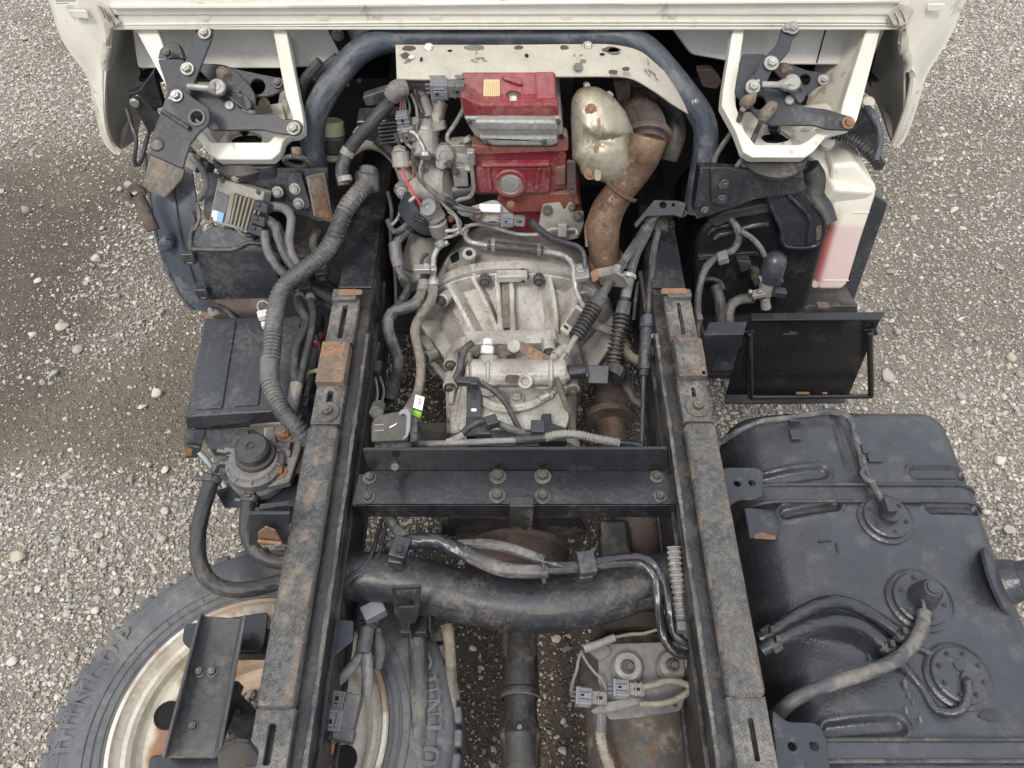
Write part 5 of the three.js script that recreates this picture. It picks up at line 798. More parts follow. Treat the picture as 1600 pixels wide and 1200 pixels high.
  // grey plugs and wires
  const c = part('engine_harness', [tube([PD(618, 142, 1.4), PD(630, 134, 1.42), PD(648, 132, 1.43), PD(672, 132, 1.43), PD(690, 138, 1.42)], 0.013, { rad: 12 }), tube([PD(612, 150, 1.38), PD(620, 140, 1.38), PD(632, 136, 1.39)], 0.019, { rad: 12 })], 'plasticGrey', 'grey engine harness with plugs');
  plugAt(c, { D: 1.36 }, 700, 139, 1.25, 0);
  for (const dy of [0, 4, 8]) hose('wire', [PD(664, 134 + dy * 0.3, 1.42), PD(674, 136 + dy * 0.6, 1.4), PD(684, 136 + dy, 1.38)], 1.6, dy === 4 ? 'plasticGrey' : 'orangeWire', { rad: 6 }, c);
  plugAt(c, { D: 1.36 }, 633, 196, 1.15, 98, 'aluDull');
  for (const [dx, m] of [[0, 'redWire'], [5, 'plasticGrey'], [10, 'plasticGrey']]) hose('wire', [PD(628 + dx * 0.5, 146, 1.39), PD(626 + dx * 0.7, 164, 1.38), PD(625 + dx, 182, 1.37)], 1.7, m, { rad: 6 }, c);
  sub(c, 'wire_plug', [cyl(PD(626, 236, 1.36), PD(628, 262, 1.34), 0.02), cyl(PD(625, 234, 1.36), PD(625, 242, 1.345), 0.016, 0.016, 8), cyl(PD(628, 260, 1.35), PD(638, 280, 1.34), 0.014)], 'aluDull', 'round grey sensor plug');
  hose('wire', [[629, 262, 0.9], [634, 280, 0.88], [646, 300, 0.86], [658, 322, 0.83]], 2, 'redWire', { rad: 6 }, c);
  hose('wire', [PD(646, 232, 1.34), PD(646, 256, 1.335), PD(654, 276, 1.33), [672, 296, 0.87], [692, 312, 0.85], [706, 322, 0.835], [728, 328, 0.83], [750, 330, 0.82]], 3.6, 'loom', { rad: 8 }, c);
  sub(c, 'blue_tape', cyl([696, 312, 0.852], [708, 319, 0.842], 0.0085), 'blueBlack');
  sub(c, 'regulator', [slab({ D: 1.42 }, [[556, 190], [622, 188], [628, 228], [570, 232]], 0.05, { r: 0.005 })], 'plastic');
  sub(c, 'holder', [slab({ D: 1.4 }, [[566, 152], [604, 140], [612, 150], [606, 182], [598, 182], [596, 164], [572, 166]], 0.02, { r: 0.004 })], 'plastic');
  hose('breather_hose', [PD(590, 215, 1.42), PD(610, 232, 1.41), PD(624, 250, 1.4), PD(632, 280, 1.4)], 11, 'rubber', { rad: 14 }, c);
  hose('breather_hose', [[548, 236, 0.85], [570, 224, 0.86], [595, 228, 0.85], [620, 250, 0.83], [634, 282, 0.8]], 10, 'rubberDusty', { rad: 14 }, c);
}
// ---- exhaust: heat shield and down pipe
{
  const pl = { pts: [[900, 142, 1.0], [985, 200, 0.95], [935, 282, 0.86]] };
  const s = part('heat_shield', [pillow(pl, [[892, 180], [893, 155], [903, 139], [918, 134], [936, 136], [958, 150], [978, 175], [990, 205], [992, 240], [986, 268], [968, 282], [950, 287], [938, 283], [922, 281], [908, 272], [905, 258], [894, 250]], 0.03, { skirt: 0.03, r: 0.008, e: 0.55, f: (x, y) => -0.011 * Math.exp(-(((y - 0.2 * x + 0.004) / 0.009) ** 2)) + 0.007 * Math.exp(-(((y + 0.25 * x - 0.02) / 0.008) ** 2)) - 0.006 * Math.exp(-(((x + 0.02) / 0.01) ** 2 + ((y + 0.06) / 0.03) ** 2)) })], 'shield', 'dented silver heat shield with rust spots');
  for (const [x, y] of [[924, 172], [922, 271]]) { const p = on(plane(pl), x, y).addScaledVector(plane(pl).n, y < 200 ? 0.023 : 0.012); sub(s, 'bolt', boltGeo(p, plane(pl).n, 0.0065, 1.9), 'rustOrange'); }
  sub(s, 'pressed_channel', [slab({ pts: [[900, 142, 1.012], [985, 200, 0.962], [935, 282, 0.872]] }, [[930, 252], [938, 252], [940, 280], [934, 284], [928, 280]], 0.004, { r: 0.004 })], 'shield');
  const pts = [[1014, 214, 0.945], [1010, 228, 0.93], [1005, 244, 0.905], [992, 268, 0.875], [968, 300, 0.835], [950, 328, 0.8], [942, 355, 0.765], [943, 385, 0.72], [948, 410, 0.68]];
  const e = hose('exhaust_downpipe', pts, (t) => 0.034 + 0.003 * Math.cos(t * 9), 'exhaust', { rad: 26, step: 0.012 }, truck, 'tan and brown exhaust down pipe');
  sub(e, 'pipe_seam', [tube([[1026, 222, 0.93], [1020, 250, 0.9], [1000, 282, 0.865], [974, 312, 0.825]], 0.005, { rad: 8 }), tube([[928, 330, 0.81], [916, 352, 0.77], [917, 385, 0.73]], 0.004, { rad: 8 }), turn(pt([970, 298, 0.838]), pt([992, 268, 0.875]).sub(pt([950, 328, 0.8])), [[0.036, -0.004], [0.0395, -0.002], [0.0395, 0.003], [0.036, 0.005]], 28)], 'exhaust');
  sub(e, 'pipe_flange', [turn(pt([948, 408, 0.68]), V(0, 0.8, 0.2), [[0, -0.06], [0.03, -0.06], [0.036, -0.02], [0.041, -0.014], [0.043, -0.004], [0.041, 0.002], [0.03, 0.003], [0, 0.003]], 34, 0.4)], 'exhaust');
  sub(e, 'exhaust_elbow', [tube([PD(1013, 224, 1.372), PD(1015, 204, 1.4), PD(1006, 182, 1.44), PD(985, 165, 1.5)], 0.037, { rad: 24 })], 'rustDark');
  sub(e, 'elbow_flange', turn(PD(1014, 212, 1.385), PD(1015, 204, 1.4).sub(PD(1013, 224, 1.372)), [[0.03, -0.006], [0.046, -0.006], [0.048, -0.003], [0.048, 0.005], [0.046, 0.008], [0.03, 0.008]], 32), 'rustDark');
  sub(e, 'bolt', boltGeo(PD(1029, 222, 1.37), V(0.2, 0.5, 1), 0.009, 1.3), 'exhaust'); sub(e, 'bolt', boltGeo(PD(1016, 200, 1.39), V(0.2, 0.5, 1), 0.006, 1.3), 'boltDark');
  const tb = part('turbo_duct', [tube([PD(986, 150, 1.55), PD(1020, 150, 1.55), PD(1048, 175, 1.52), PD(1056, 210, 1.48), PD(1044, 250, 1.45)], 0.022, { rad: 16 }), pillow({ D: 1.56 }, [[982, 128], [1040, 130], [1058, 170], [1056, 210], [1000, 200], [984, 170]], 0.03, { r: 0.02 })], 'blackDirty', 'dark turbo housing in the shadow under the cab');
  sub(tb, 'duct_clip', [cyl(PD(950, 146, 1.42), PD(955, 150, 1.41), 0.006), cyl(PD(915, 131, 1.42), PD(918, 134, 1.41), 0.006)], 'creamWorn');
  sub(tb, 'black_block', [slab({ D: 1.5 }, [[868, 120], [896, 122], [894, 190], [872, 200]], 0.1), slab({ D: 1.46 }, [[958, 128], [985, 126], [985, 182], [968, 176]], 0.05)], 'blackDirty');
}
// ---- gearbox: ribbed bell housing and shift case
{
  const cx = 0.006, cy = 0.45, ring = (D, w, top, sq = 2.4, n = 64, bot = 0.24) => { const out = []; for (let k = 0; k < n; k++) { const a = k / n * Math.PI * 2, c = Math.cos(a), s = Math.sin(a), q = Math.pow(Math.pow(Math.abs(c), sq) + Math.pow(Math.abs(s), sq), -1 / sq); out.push(V(cx + w * c * q, cy + (s > 0 ? top - cy : cy - bot) * s * q, -D)); } return out; };
  // polygonal bell: front plate, flange, cone
  const g = part('gearbox', [loft([ring(1.4, 0.18, 0.66, 2.2), ring(1.36, 0.2, 0.672, 2.2), ring(1.3, 0.215, 0.68, 2.3), ring(1.235, 0.228, 0.684, 2.4), ring(1.232, 0.242, 0.694, 2.4), ring(1.208, 0.242, 0.694, 2.4), ring(1.205, 0.2, 0.64, 2.5), ring(1.1, 0.125, 0.572, 3.0), ring(1.098, 0.16, 0.612, 3.2), ring(1.072, 0.16, 0.612, 3.2), ring(1.07, 0.145, 0.585, 3.4), ring(1.0, 0.14, 0.578, 3.6), ring(0.93, 0.135, 0.57, 4), ring(0.87, 0.132, 0.562, 4), ring(0.865, 0.142, 0.57, 4), ring(0.845, 0.142, 0.57, 4), ring(0.84, 0.12, 0.55, 4), ring(0.77, 0.1, 0.53, 3.5)], { crease: 0.35 })], 'alu', 'cast aluminium gearbox with ribbed bell housing');
  const surf = (t, a) => { const A = ring(1.205, 0.232, 0.672, 2.5, 360), B = ring(1.1, 0.15, 0.598, 3.0, 360), k = Math.round(a / (Math.PI * 2) * 360) % 360; return A[k].clone().lerp(B[k], t); };
  const at = (px, py) => on(plane({ pts: [surf(0, Math.PI / 2), surf(0, Math.PI / 2 + 0.2), surf(1, Math.PI / 2)] }), px, py);
  const rib = (a, b, w, hgt) => { const p = a.isVector3 ? a : at(...a), q = b.isVector3 ? b : at(...b), d = q.clone().sub(p), n = V(0, 0.8, 0.55).normalize(), s = d.clone().cross(n).normalize().multiplyScalar(w / 2), r = (c, k, hh) => [c.clone().addScaledVector(s, -2.6).addScaledVector(n, -0.012), c.clone().addScaledVector(s, -0.9).addScaledVector(n, hh * 0.55), c.clone().addScaledVector(s, -0.45).addScaledVector(n, hh), c.clone().addScaledVector(s, 0.45).addScaledVector(n, hh), c.clone().addScaledVector(s, 0.9).addScaledVector(n, hh * 0.55), c.clone().addScaledVector(s, 2.6).addScaledVector(n, -0.012)]; return loft([r(p, 0, hgt), r(q, 1, hgt * 0.9)], { crease: 0.9 }); };
  const fanRib = (a0, a1, w, hgt) => { const p = surf(0.0, a0), q = surf(1, a1), n = V(Math.cos(a0), Math.sin(a0), 0.45).normalize(), d = q.clone().sub(p), s = d.clone().cross(n).normalize().multiplyScalar(w / 2), r = (c, hh) => [c.clone().addScaledVector(s, -2.6).addScaledVector(n, -0.012), c.clone().addScaledVector(s, -0.9).addScaledVector(n, hh * 0.55), c.clone().addScaledVector(s, -0.45).addScaledVector(n, hh), c.clone().addScaledVector(s, 0.45).addScaledVector(n, hh), c.clone().addScaledVector(s, 0.9).addScaledVector(n, hh * 0.55), c.clone().addScaledVector(s, 2.6).addScaledVector(n, -0.012)]; return loft([r(p, hgt), r(q, hgt * 0.9)], { crease: 0.9 }); };
  const rA = ring(1.206, 0.236, 0.679, 2.5, 720), rB = ring(1.098, 0.156, 0.606, 3.0, 720), pix = (v) => { const d = v.clone().sub(CAM), w = d.dot(FWD); return 800 + d.x / w * FOCAL; };
  const angAt = (R, px) => { let best = 180, e = 1e9; for (let k = 40; k < 320; k++) { const q = Math.abs(pix(R[k]) - px); if (q < e) { e = q; best = k; } } return best; };
  const ribs = [[738, 778], [776, 783], [799, 801], [857, 868], [700, 742], [905, 884]].map(([a, b]) => [angAt(rA, a), angAt(rB, b)]);
  for (const k of [322, 352, 380, 8, 708]) ribs.push([k, k]);
  const bellRows = [];
  for (let i = 0; i <= 44; i++) {
    const t = i / 44, row = [];
    for (let k = 0; k < 720; k++) {
      const p = rA[k].clone().lerp(rB[k], t), n = V(p.x - cx, p.y - cy, 0.06).normalize(); let hgt = 0;
      for (const [a0, a1] of ribs) { let d = Math.abs(k - lerp(a0, a1, t)); d = Math.min(d, 720 - d) * lerp(0.0021, 0.0014, t); hgt = Math.max(hgt, sstep(0.0105, 0.0045, d)); }
      hgt = Math.max(hgt, sstep(0.09, 0.03, t), sstep(0.93, 0.97, t));
      row.push(p.addScaledVector(n, -0.032 + 0.036 * hgt));
    }
    bellRows.push(row);
  }
  sub(g, 'ribbed_bell', loft(bellRows, { crease: 0.7, caps: false }), 'alu', 'ribbed cone of the bell housing');
  sub(g, 'dirt_patch', slab({ pts: [at(782, 440).add(V(0, 0.001, 0.001)), at(800, 440).add(V(0, 0.001, 0.001)), at(790, 510).add(V(0, 0.001, 0.001))] }, [[784, 440], [797, 440], [798, 512], [786, 512]], 0.001, { b: 0 }), 'railRust', 'brown dirt between the ribs');
  sub(g, 'casting_step', slab({ h: 0.699 }, [[776, 421], [824, 421], [824, 431], [776, 432]], 0.02, { b: 0.002 }), 'alu');
  const fb = (x, y, n = BACK) => { const p = PD(x, y, 1.19); sub(g, 'bolt', [boltGeo(p, n, 0.0082, 1.5), cyl(p.clone().addScaledVector(n, -0.02), p.clone().addScaledVector(n, 0.001), 0.013)].map(strip), 'boltDark'); };
  for (const [x, y] of [[758, 440], [842, 440], [690, 470], [911, 466], [817, 434]]) fb(x, y, V(0, 0.12, 1).normalize());
  sub(g, 'bolt', boltGeo(PD(813, 434, 1.2), V(0, 0.3, 1), 0.008, 1.4), 'rustOrange');
  // cast ears on the flange, breather boss and window
  sub(g, 'cast_ear', [slab({ pts: [PD(700, 400, 1.3), PD(735, 390, 1.3), PD(705, 420, 1.26)] }, [[700, 398], [722, 384], [738, 384], [740, 402], [718, 416], [696, 420], [692, 412]], 0.04, { r: 0.006, b: 0.003 })], 'alu');
  sub(g, 'cast_window', slab({ pts: [PD(700, 400, 1.299), PD(735, 390, 1.299), PD(705, 420, 1.259)] }, [[702, 400], [716, 392], [718, 406], [706, 412]], 0.003, { r: 0.004 }), 'hole');
  sub(g, 'breather_boss', [turn([733, 396, 0.715], V(0.05, 1, 0.35), [[0, -0.04], [0.012, -0.04], [0.015, 0], [0.0125, 0.003], [0.008, 0.003], [0.0075, -0.004], [0, -0.004]], 24, 0.4), cyl([738, 412, 0.69], [742, 436, 0.665], 0.008, 0.006)], 'alu');
  sub(g, 'boss_hole', turn([733, 396, 0.7135], V(0.05, 1, 0.35), [[0, 0], [0.0078, 0], [0, 0.0005]], 16), 'hole');
  // right side lower guard plates
  sub(g, 'clutch_cover', [slab({ pts: [PD(905, 560, 1.12), PD(970, 490, 1.2), PD(915, 590, 1.08)] }, [[905, 545], [955, 492], [975, 500], [970, 520], [920, 590], [905, 585]], 0.03, { r: 0.006, b: 0.003 }), slab({ pts: [PD(905, 560, 1.17), PD(970, 490, 1.25), PD(915, 590, 1.13)] }, [[920, 592], [976, 524], [985, 534], [940, 602]], 0.03)], 'aluDull');
  sub(g, 'side_gusset', [slab({ pts: [PD(660, 540, 1.2), PD(700, 590, 1.1), PD(700, 540, 1.16)] }, [[652, 520], [672, 512], [700, 560], [704, 578], [676, 566], [662, 552]], 0.03, { r: 0.005 }), slab({ pts: [PD(660, 560, 1.24), PD(700, 600, 1.14), PD(700, 560, 1.2)] }, [[660, 562], [702, 576], [676, 590]], 0.03)], 'aluDull');
  // barcode plate
  print('barcode_label', { pts: [[875, 516, 0.655], [902, 478, 0.668], [888, 525, 0.64]] }, [[901, 476], [911, 485], [886, 524], [874, 514]], 128, 48, (c, w, h) => { c.fillStyle = '#b9b6ad'; c.fillRect(0, 0, w, h); c.fillStyle = '#2b2a28'; let x = 8, k = 3; while (x < w - 8) { k = (k * 37 + 11) % 17; c.fillRect(x, 6, 1 + k % 4, h - 20); x += 3 + k % 5; } c.fillRect(12, h - 10, 70, 4); }, g, 'grey barcode label on the bell housing', 0.003);
  // shift case across the box
  const A = pt([742, 592, 0.632]), B = pt([884, 578, 0.632]);
  const t = sub(g, 'shift_case', [slab({ h: 0.616 }, [[726, 516], [869, 513], [871, 534], [728, 537]], 0.03, { r: 0.004, b: 0.003 }), cyl(pt([735, 583, 0.632]), pt([884, 581, 0.632]), 0.029, 0.029, 30), cyl(pt([760, 583, 0.632]), pt([766, 583, 0.632]), 0.033, 0.033, 30), cyl(pt([856, 582, 0.632]), pt([864, 582, 0.632]), 0.033, 0.033, 30), cyl([764, 556, 0.65], [762, 604, 0.62], 0.02, 0.021), cyl([762, 602, 0.615], [760, 612, 0.6], 0.02), cyl([735, 583, 0.632], [728, 583, 0.632], 0.02), slab({ h: 0.605 }, [[735, 560], [880, 556], [888, 605], [740, 608]], 0.03, { r: 0.006, b: 0.003 }), cyl([818, 592, 0.628], [824, 598, 0.6325], 0.019, 0.016), cyl([872, 570, 0.64], [880, 596, 0.63], 0.016)], 'alu', 'round grey shift case lying across the gearbox'); void A; void B; void t;
  sub(g, 'case_plug', turn([821, 595, 0.645], V(-0.1, 0.75, 0.7), [[0, 0], [0.015, 0], [0.015, 0.006], [0.009, 0.007], [0.008, -0.004], [0, -0.004]], 24), 'alu');
  sub(g, 'white_sensor', [cyl([762, 540, 0.665], [762, 531, 0.668], 0.0105), cyl([761, 553, 0.655], [762, 540, 0.665], 0.014)], 'white', 'white capped reversing switch');
  sub(g, 'shift_lever', [slab({ pts: [[800, 545, 0.665], [850, 555, 0.665], [815, 560, 0.655]] }, [[798, 538], [816, 534], [832, 542], [858, 556], [866, 562], [852, 570], [836, 566], [812, 550]], 0.01, { r: 0.005 })], 'padRust', 'rusty shift lever');
  sub(g, 'lever_boss', [cyl([803, 544, 0.64], [803, 540, 0.672], 0.014)], 'alu'); sub(g, 'ball_joint', [cyl([862, 558, 0.655], [872, 560, 0.66], 0.011), cyl([868, 556, 0.66], [884, 540, 0.662], 0.012, 0.009)], 'aluDull');
  sub(g, 'mud', [boxOn({ h: 0.612 }, 786, 556, 0.05, 0.03, 0.02, 10), boxOn({ h: 0.61 }, 782, 564, 0.03, 0.02, 0.02, -20)], 'railRust');
  sub(g, 'push_rod', [cyl([886, 582, 0.632], [916, 580, 0.632], 0.015)], 'blueBlack');
  const bk = sub(g, 'black_end_plate', [slab({ pts: [[912, 570, 0.648], [952, 572, 0.648], [912, 598, 0.625]] }, [[916, 570], [952, 571], [950, 600], [916, 599]], 0.006), slab({ x: pt([914, 584, 0.63]).x }, [0, 1, 2, 3].map((k) => pt([914, 584, 0.63]).add(V(0, k > 1 ? -0.03 : 0.02, k % 3 ? -0.022 : 0.022))), 0.005)], 'blueBlack', 'black end plate of the shift rod'); void bk;
  sub(g, 'clevis', [cyl([868, 588, 0.645], [872, 600, 0.63], 0.008), tube([[869, 590, 0.645], [876, 612, 0.62], [886, 636, 0.59], [890, 648, 0.57]], 0.006), tube([[889, 646, 0.57], [890, 680, 0.54]], 0.006)], 'railRust');
  // top cover with oil pipe and bolts
  sub(g, 'rear_cover', [slab({ h: 0.585 }, [[735, 606], [874, 604], [890, 650], [884, 670], [716, 672], [720, 640]], 0.03, { r: 0.008, b: 0.004, bs: 2 }), tube([[752, 622, 0.595], [770, 632, 0.598], [800, 636, 0.6], [830, 630, 0.6], [862, 617, 0.6]], 0.007, { rad: 10 }), tube([[754, 630, 0.592], [778, 640, 0.594], [806, 640, 0.596], [836, 632, 0.596], [866, 612, 0.596]], 0.006, { rad: 10 }), slab({ h: 0.575 }, [[700, 590], [730, 560], [735, 672], [704, 676]], 0.04, { r: 0.006, b: 0.003 })], 'alu');
  sub(g, 'pipe_sleeve', cyl([842, 624, 0.602], [858, 617, 0.603], 0.0088), 'aluBright');
  bolts(g, { h: 0.59 }, [[807, 624, 8], [858, 606, 7]], 7, 'aluBright', 1.5);
  bolts(g, { pts: [[700, 600, 0.575], [730, 600, 0.575], [700, 620, 0.565]] }, [[711, 575, 6], [707, 612, 6], [714, 656, 7], [893, 612, 6], [892, 600, 6], [858, 548, 7], [743, 562, 5]], 6, 'boltDark', 1.3);
  const sw = [[738, 536, 0.67], [728, 544, 0.67], [722, 560, 0.665], [718, 578, 0.655], [712, 594, 0.645], [724, 598, 0.64]];
  hose('switch_wire', sw, 5.6, 'rubber', { rad: 10 }, g); hose('switch_wire', [[752, 598, 0.645], [768, 608, 0.64], [782, 620, 0.635], [794, 636, 0.63], [804, 656, 0.62], [812, 672, 0.61]], 4.6, 'rubber', { rad: 10 }, g);
  sub(g, 'plug', [boxOn({ h: 0.64 }, 731, 600, 0.044, 0.016, 0.016, -4), boxOn({ h: 0.652 }, 741, 600, 0.016, 0.01, 0.006, -4)], 'connDark');
  const pb = sub(g, 'plug_bracket', [slab({ pts: [[729, 606, 0.62], [752, 606, 0.62], [729, 650, 0.6]] }, [[729, 604], [752, 606], [752, 652], [729, 652]], 0.004, { r: 0.002, holes: [[740, 621, 0.0035]] })], 'blueBlack', 'narrow black bracket on the gearbox'); void pb;
  sub(g, 'bracket_slot', slab({ pts: [[729, 606, 0.6215], [752, 606, 0.6215], [729, 650, 0.6015]] }, [[736, 638], [745, 638], [745, 643], [736, 643]], 0.001, { r: 0.003, b: 0 }), 'white');
}
// gearbox mount and loom along the crossmember
{
  const m = part('gearbox_mount', [slab({ h: 0.6 }, [[728, 650], [754, 650], [758, 680], [728, 682]], 0.02, { r: 0.004 }), slab({ h: 0.605 }, [[846, 646], [861, 645], [862, 660], [884, 668], [886, 690], [842, 690]], 0.02, { r: 0.004, b: 0.002 }), wbox(-0.09, 0.11, 0.56, 0.58, -0.82, -0.87, 0.004)], 'black', 'black gearbox mount bracket');
  sub(m, 'rust_patch', boxOn({ h: 0.601 }, 855, 669, 0.007, 0.014, 0.002), 'rustOrange');
  const l = hose('crossmember_loom', [[652, 694, 0.66], [700, 693, 0.665], [760, 690, 0.668], [810, 688, 0.67]], 5.2, 'loomPale', { rad: 12 }, truck, 'pale grey conduit lying along the crossmember');
  hose('tape_band', [[806, 688, 0.67], [826, 686, 0.672], [852, 684, 0.674]], 7.6, 'rubber', { rad: 12, wob: 0.3 }, l);
  hose('conduit', [[850, 684, 0.674], [875, 679, 0.676], [900, 679, 0.676], [930, 685, 0.674], [968, 692, 0.67]], 6.8, 'loomPale', { rad: 14, corr: [0.006, 0.0014] }, l);
  hose('conduit_end', [[966, 692, 0.67], [985, 694, 0.668], [1002, 697, 0.664]], 6.2, 'black', { rad: 12 }, l);
  hose('branch', [[712, 688, 0.665], [724, 676, 0.672], [738, 664, 0.68], [756, 658, 0.684], [776, 661, 0.68], [792, 670, 0.672], [812, 676, 0.668], [834, 678, 0.668]], 5.6, 'rubber', { rad: 12 }, l);
  hose('tape_band', [[698, 692, 0.666], [712, 687, 0.667], [724, 679, 0.672]], 6.2, 'loomPale', { rad: 12 }, l);
  hose('tape_band', [[782, 664, 0.678], [798, 671, 0.672], [820, 676, 0.668]], 5.8, 'loom', { rad: 12, wob: 0.3 }, l);
  sub(l, 'clip', [boxOn({ h: 0.68 }, 768, 664, 0.024, 0.022, 0.02, 20), boxOn({ h: 0.675 }, 840, 672, 0.026, 0.028, 0.016), boxOn({ h: 0.66 }, 756, 680, 0.03, 0.02, 0.02)], 'connDark');
  // fuse box with the white tag
  const b = part('junction_box', [slab({ pts: [[585, 650, 0.735], [645, 645, 0.735], [585, 690, 0.71]] }, [[586, 650], [630, 641], [640, 645], [640, 690], [580, 692], [580, 662]], 0.035, { r: 0.006, b: 0.003, bs: 2 })], 'blackDirty', 'black junction box at the left end of the crossmember');
  sub(b, 'lid_mark', [slab({ pts: [[585, 650, 0.7365], [645, 645, 0.7365], [585, 690, 0.7115]] }, [[585, 663], [600, 662], [600, 664], [585, 665]], 0.001, { b: 0 }), slab({ pts: [[585, 650, 0.7365], [645, 645, 0.7365], [585, 690, 0.7115]] }, [[585, 672], [600, 671], [600, 673], [585, 674]], 0.001, { b: 0 })], 'conn');
  sub(b, 'box_side', [slab({ h: 0.725 }, [[640, 650], [652, 652], [652, 688], [641, 690]], 0.03, { r: 0.003 }), slab({ h: 0.7 }, [[585, 690], [645, 688], [645, 700], [585, 700]], 0.01)], 'plastic');
  sub(b, 'slotted_arm', slab({ pts: [[622, 645, 0.746], [642, 645, 0.746], [640, 685, 0.725]] }, [[622, 648], [626, 640], [636, 637], [642, 645], [641, 672], [636, 684], [628, 688], [628, 684], [633, 680], [635, 650], [630, 646], [625, 650]], 0.006, { r: 0.003 }), 'conn');
  sub(b, 'paint_scratch', slab({ pts: [[585, 650, 0.7368], [645, 645, 0.7368], [585, 690, 0.7118]] }, [[608, 667], [622, 660], [618, 664], [609, 669]], 0.001, { b: 0 }), 'white');
  print('white_tag', { pts: [[650, 618, 0.72], [664, 622, 0.72], [647, 640, 0.715]] }, [[650, 618], [664, 622], [660, 643], [646, 638]], 64, 96, (c, w, h) => { c.fillStyle = '#e4e2da'; c.fillRect(0, 0, w, h); c.save(); c.translate(w * 0.58, h * 0.16); c.rotate(Math.PI / 2); c.fillStyle = '#3a3a38'; c.font = 'bold 30px sans-serif'; c.fillText('240', 0, 8); c.restore(); }, b, 'white tag printed 240', 0.004);
  sub(b, 'green_tape', cyl([654, 642, 0.712], [650, 651, 0.705], 0.0085), 'greenTape');
  sub(b, 'cable_boot', [cyl([588, 646, 0.7], [592, 634, 0.68], 0.013)], 'loom');
}
// ---- hoses down both sides of the gearbox
hose('coolant_hose', [[662, 447, 0.66], [658, 462, 0.655], [648, 475, 0.65], [632, 482, 0.645], [616, 486, 0.64], [607, 498, 0.63], [606, 514, 0.62], [612, 534, 0.6], [620, 556, 0.57], [622, 576, 0.55], [616, 598, 0.52], [612, 618, 0.5]], 9.5, 'loom', { rad: 16 }, truck, 'thick grey coolant hose beside the gearbox');
{ const p = [[677, 434, 0.68], [677, 450, 0.67], [674, 468, 0.66], [664, 486, 0.64], [652, 502, 0.62], [648, 518, 0.61], [652, 540, 0.59], [657, 562, 0.58], [657, 590, 0.57], [653, 612, 0.57], [644, 630, 0.6], [636, 644, 0.64]], h = hose('rubber_hose', p, 7.4, 'rubberDusty', { rad: 14 }, truck, 'dusty beige hose left of the gearbox'); clamp(h, p, 0.03, 8, 'aluBright'); }
hose('rubber_hose', [[922, 500, 0.62], [936, 510, 0.61], [956, 518, 0.6], [970, 530, 0.59], [978, 548, 0.575], [990, 560, 0.565], [1010, 566, 0.56]], 7.6, 'rubberDusty', { rad: 14 }, truck, 'dusty beige hose right of the gearbox');
hose('rubber_hose', [[975, 575, 0.5], [980, 600, 0.47], [990, 622, 0.45], [1008, 635, 0.44], [1040, 645, 0.43]], 8, 'loom', { rad: 14 }, truck, 'grey hose running low under the right rail');
{ // left cable bundle inside the rail
  const k = hose('wiring_loom', [[644, 352, 0.76], [636, 362, 0.745], [624, 372, 0.73], [618, 386, 0.72], [621, 410, 0.7], [628, 430, 0.68], [638, 440, 0.66], [636, 456, 0.64], [622, 480, 0.61], [610, 500, 0.6]], 7, 'loom', { rad: 12, wob: 0.3 }, truck, 'grey wiring loom running down inside the left rail');
  hose('taped_part', [[617, 380, 0.725], [619, 400, 0.71], [623, 416, 0.695]], 9.5, 'plasticGrey', { rad: 12, wob: 0.25 }, k);
  hose('branch', [[640, 346, 0.77], [630, 356, 0.76], [616, 362, 0.75], [606, 344, 0.76]], 5, 'loom', { rad: 10 }, k);
  hose('branch', [[616, 410, 0.69], [618, 440, 0.65], [619, 480, 0.6]], 2.6, 'loom', { rad: 8 }, k);
  hose('branch', [[600, 440, 0.62], [596, 500, 0.56], [592, 560, 0.52], [586, 610, 0.5], [580, 650, 0.52]], 3.2, 'rubber', { rad: 8 }, k);
  hose('branch', [[585, 500, 0.6], [584, 545, 0.57], [588, 580, 0.54], [586, 620, 0.52]], 6, 'rubber', { rad: 10 }, k);
  hose('branch', [[622, 600, 0.46], [606, 625, 0.47], [590, 640, 0.5]], 8, 'rubber', { rad: 10 }, k);
}
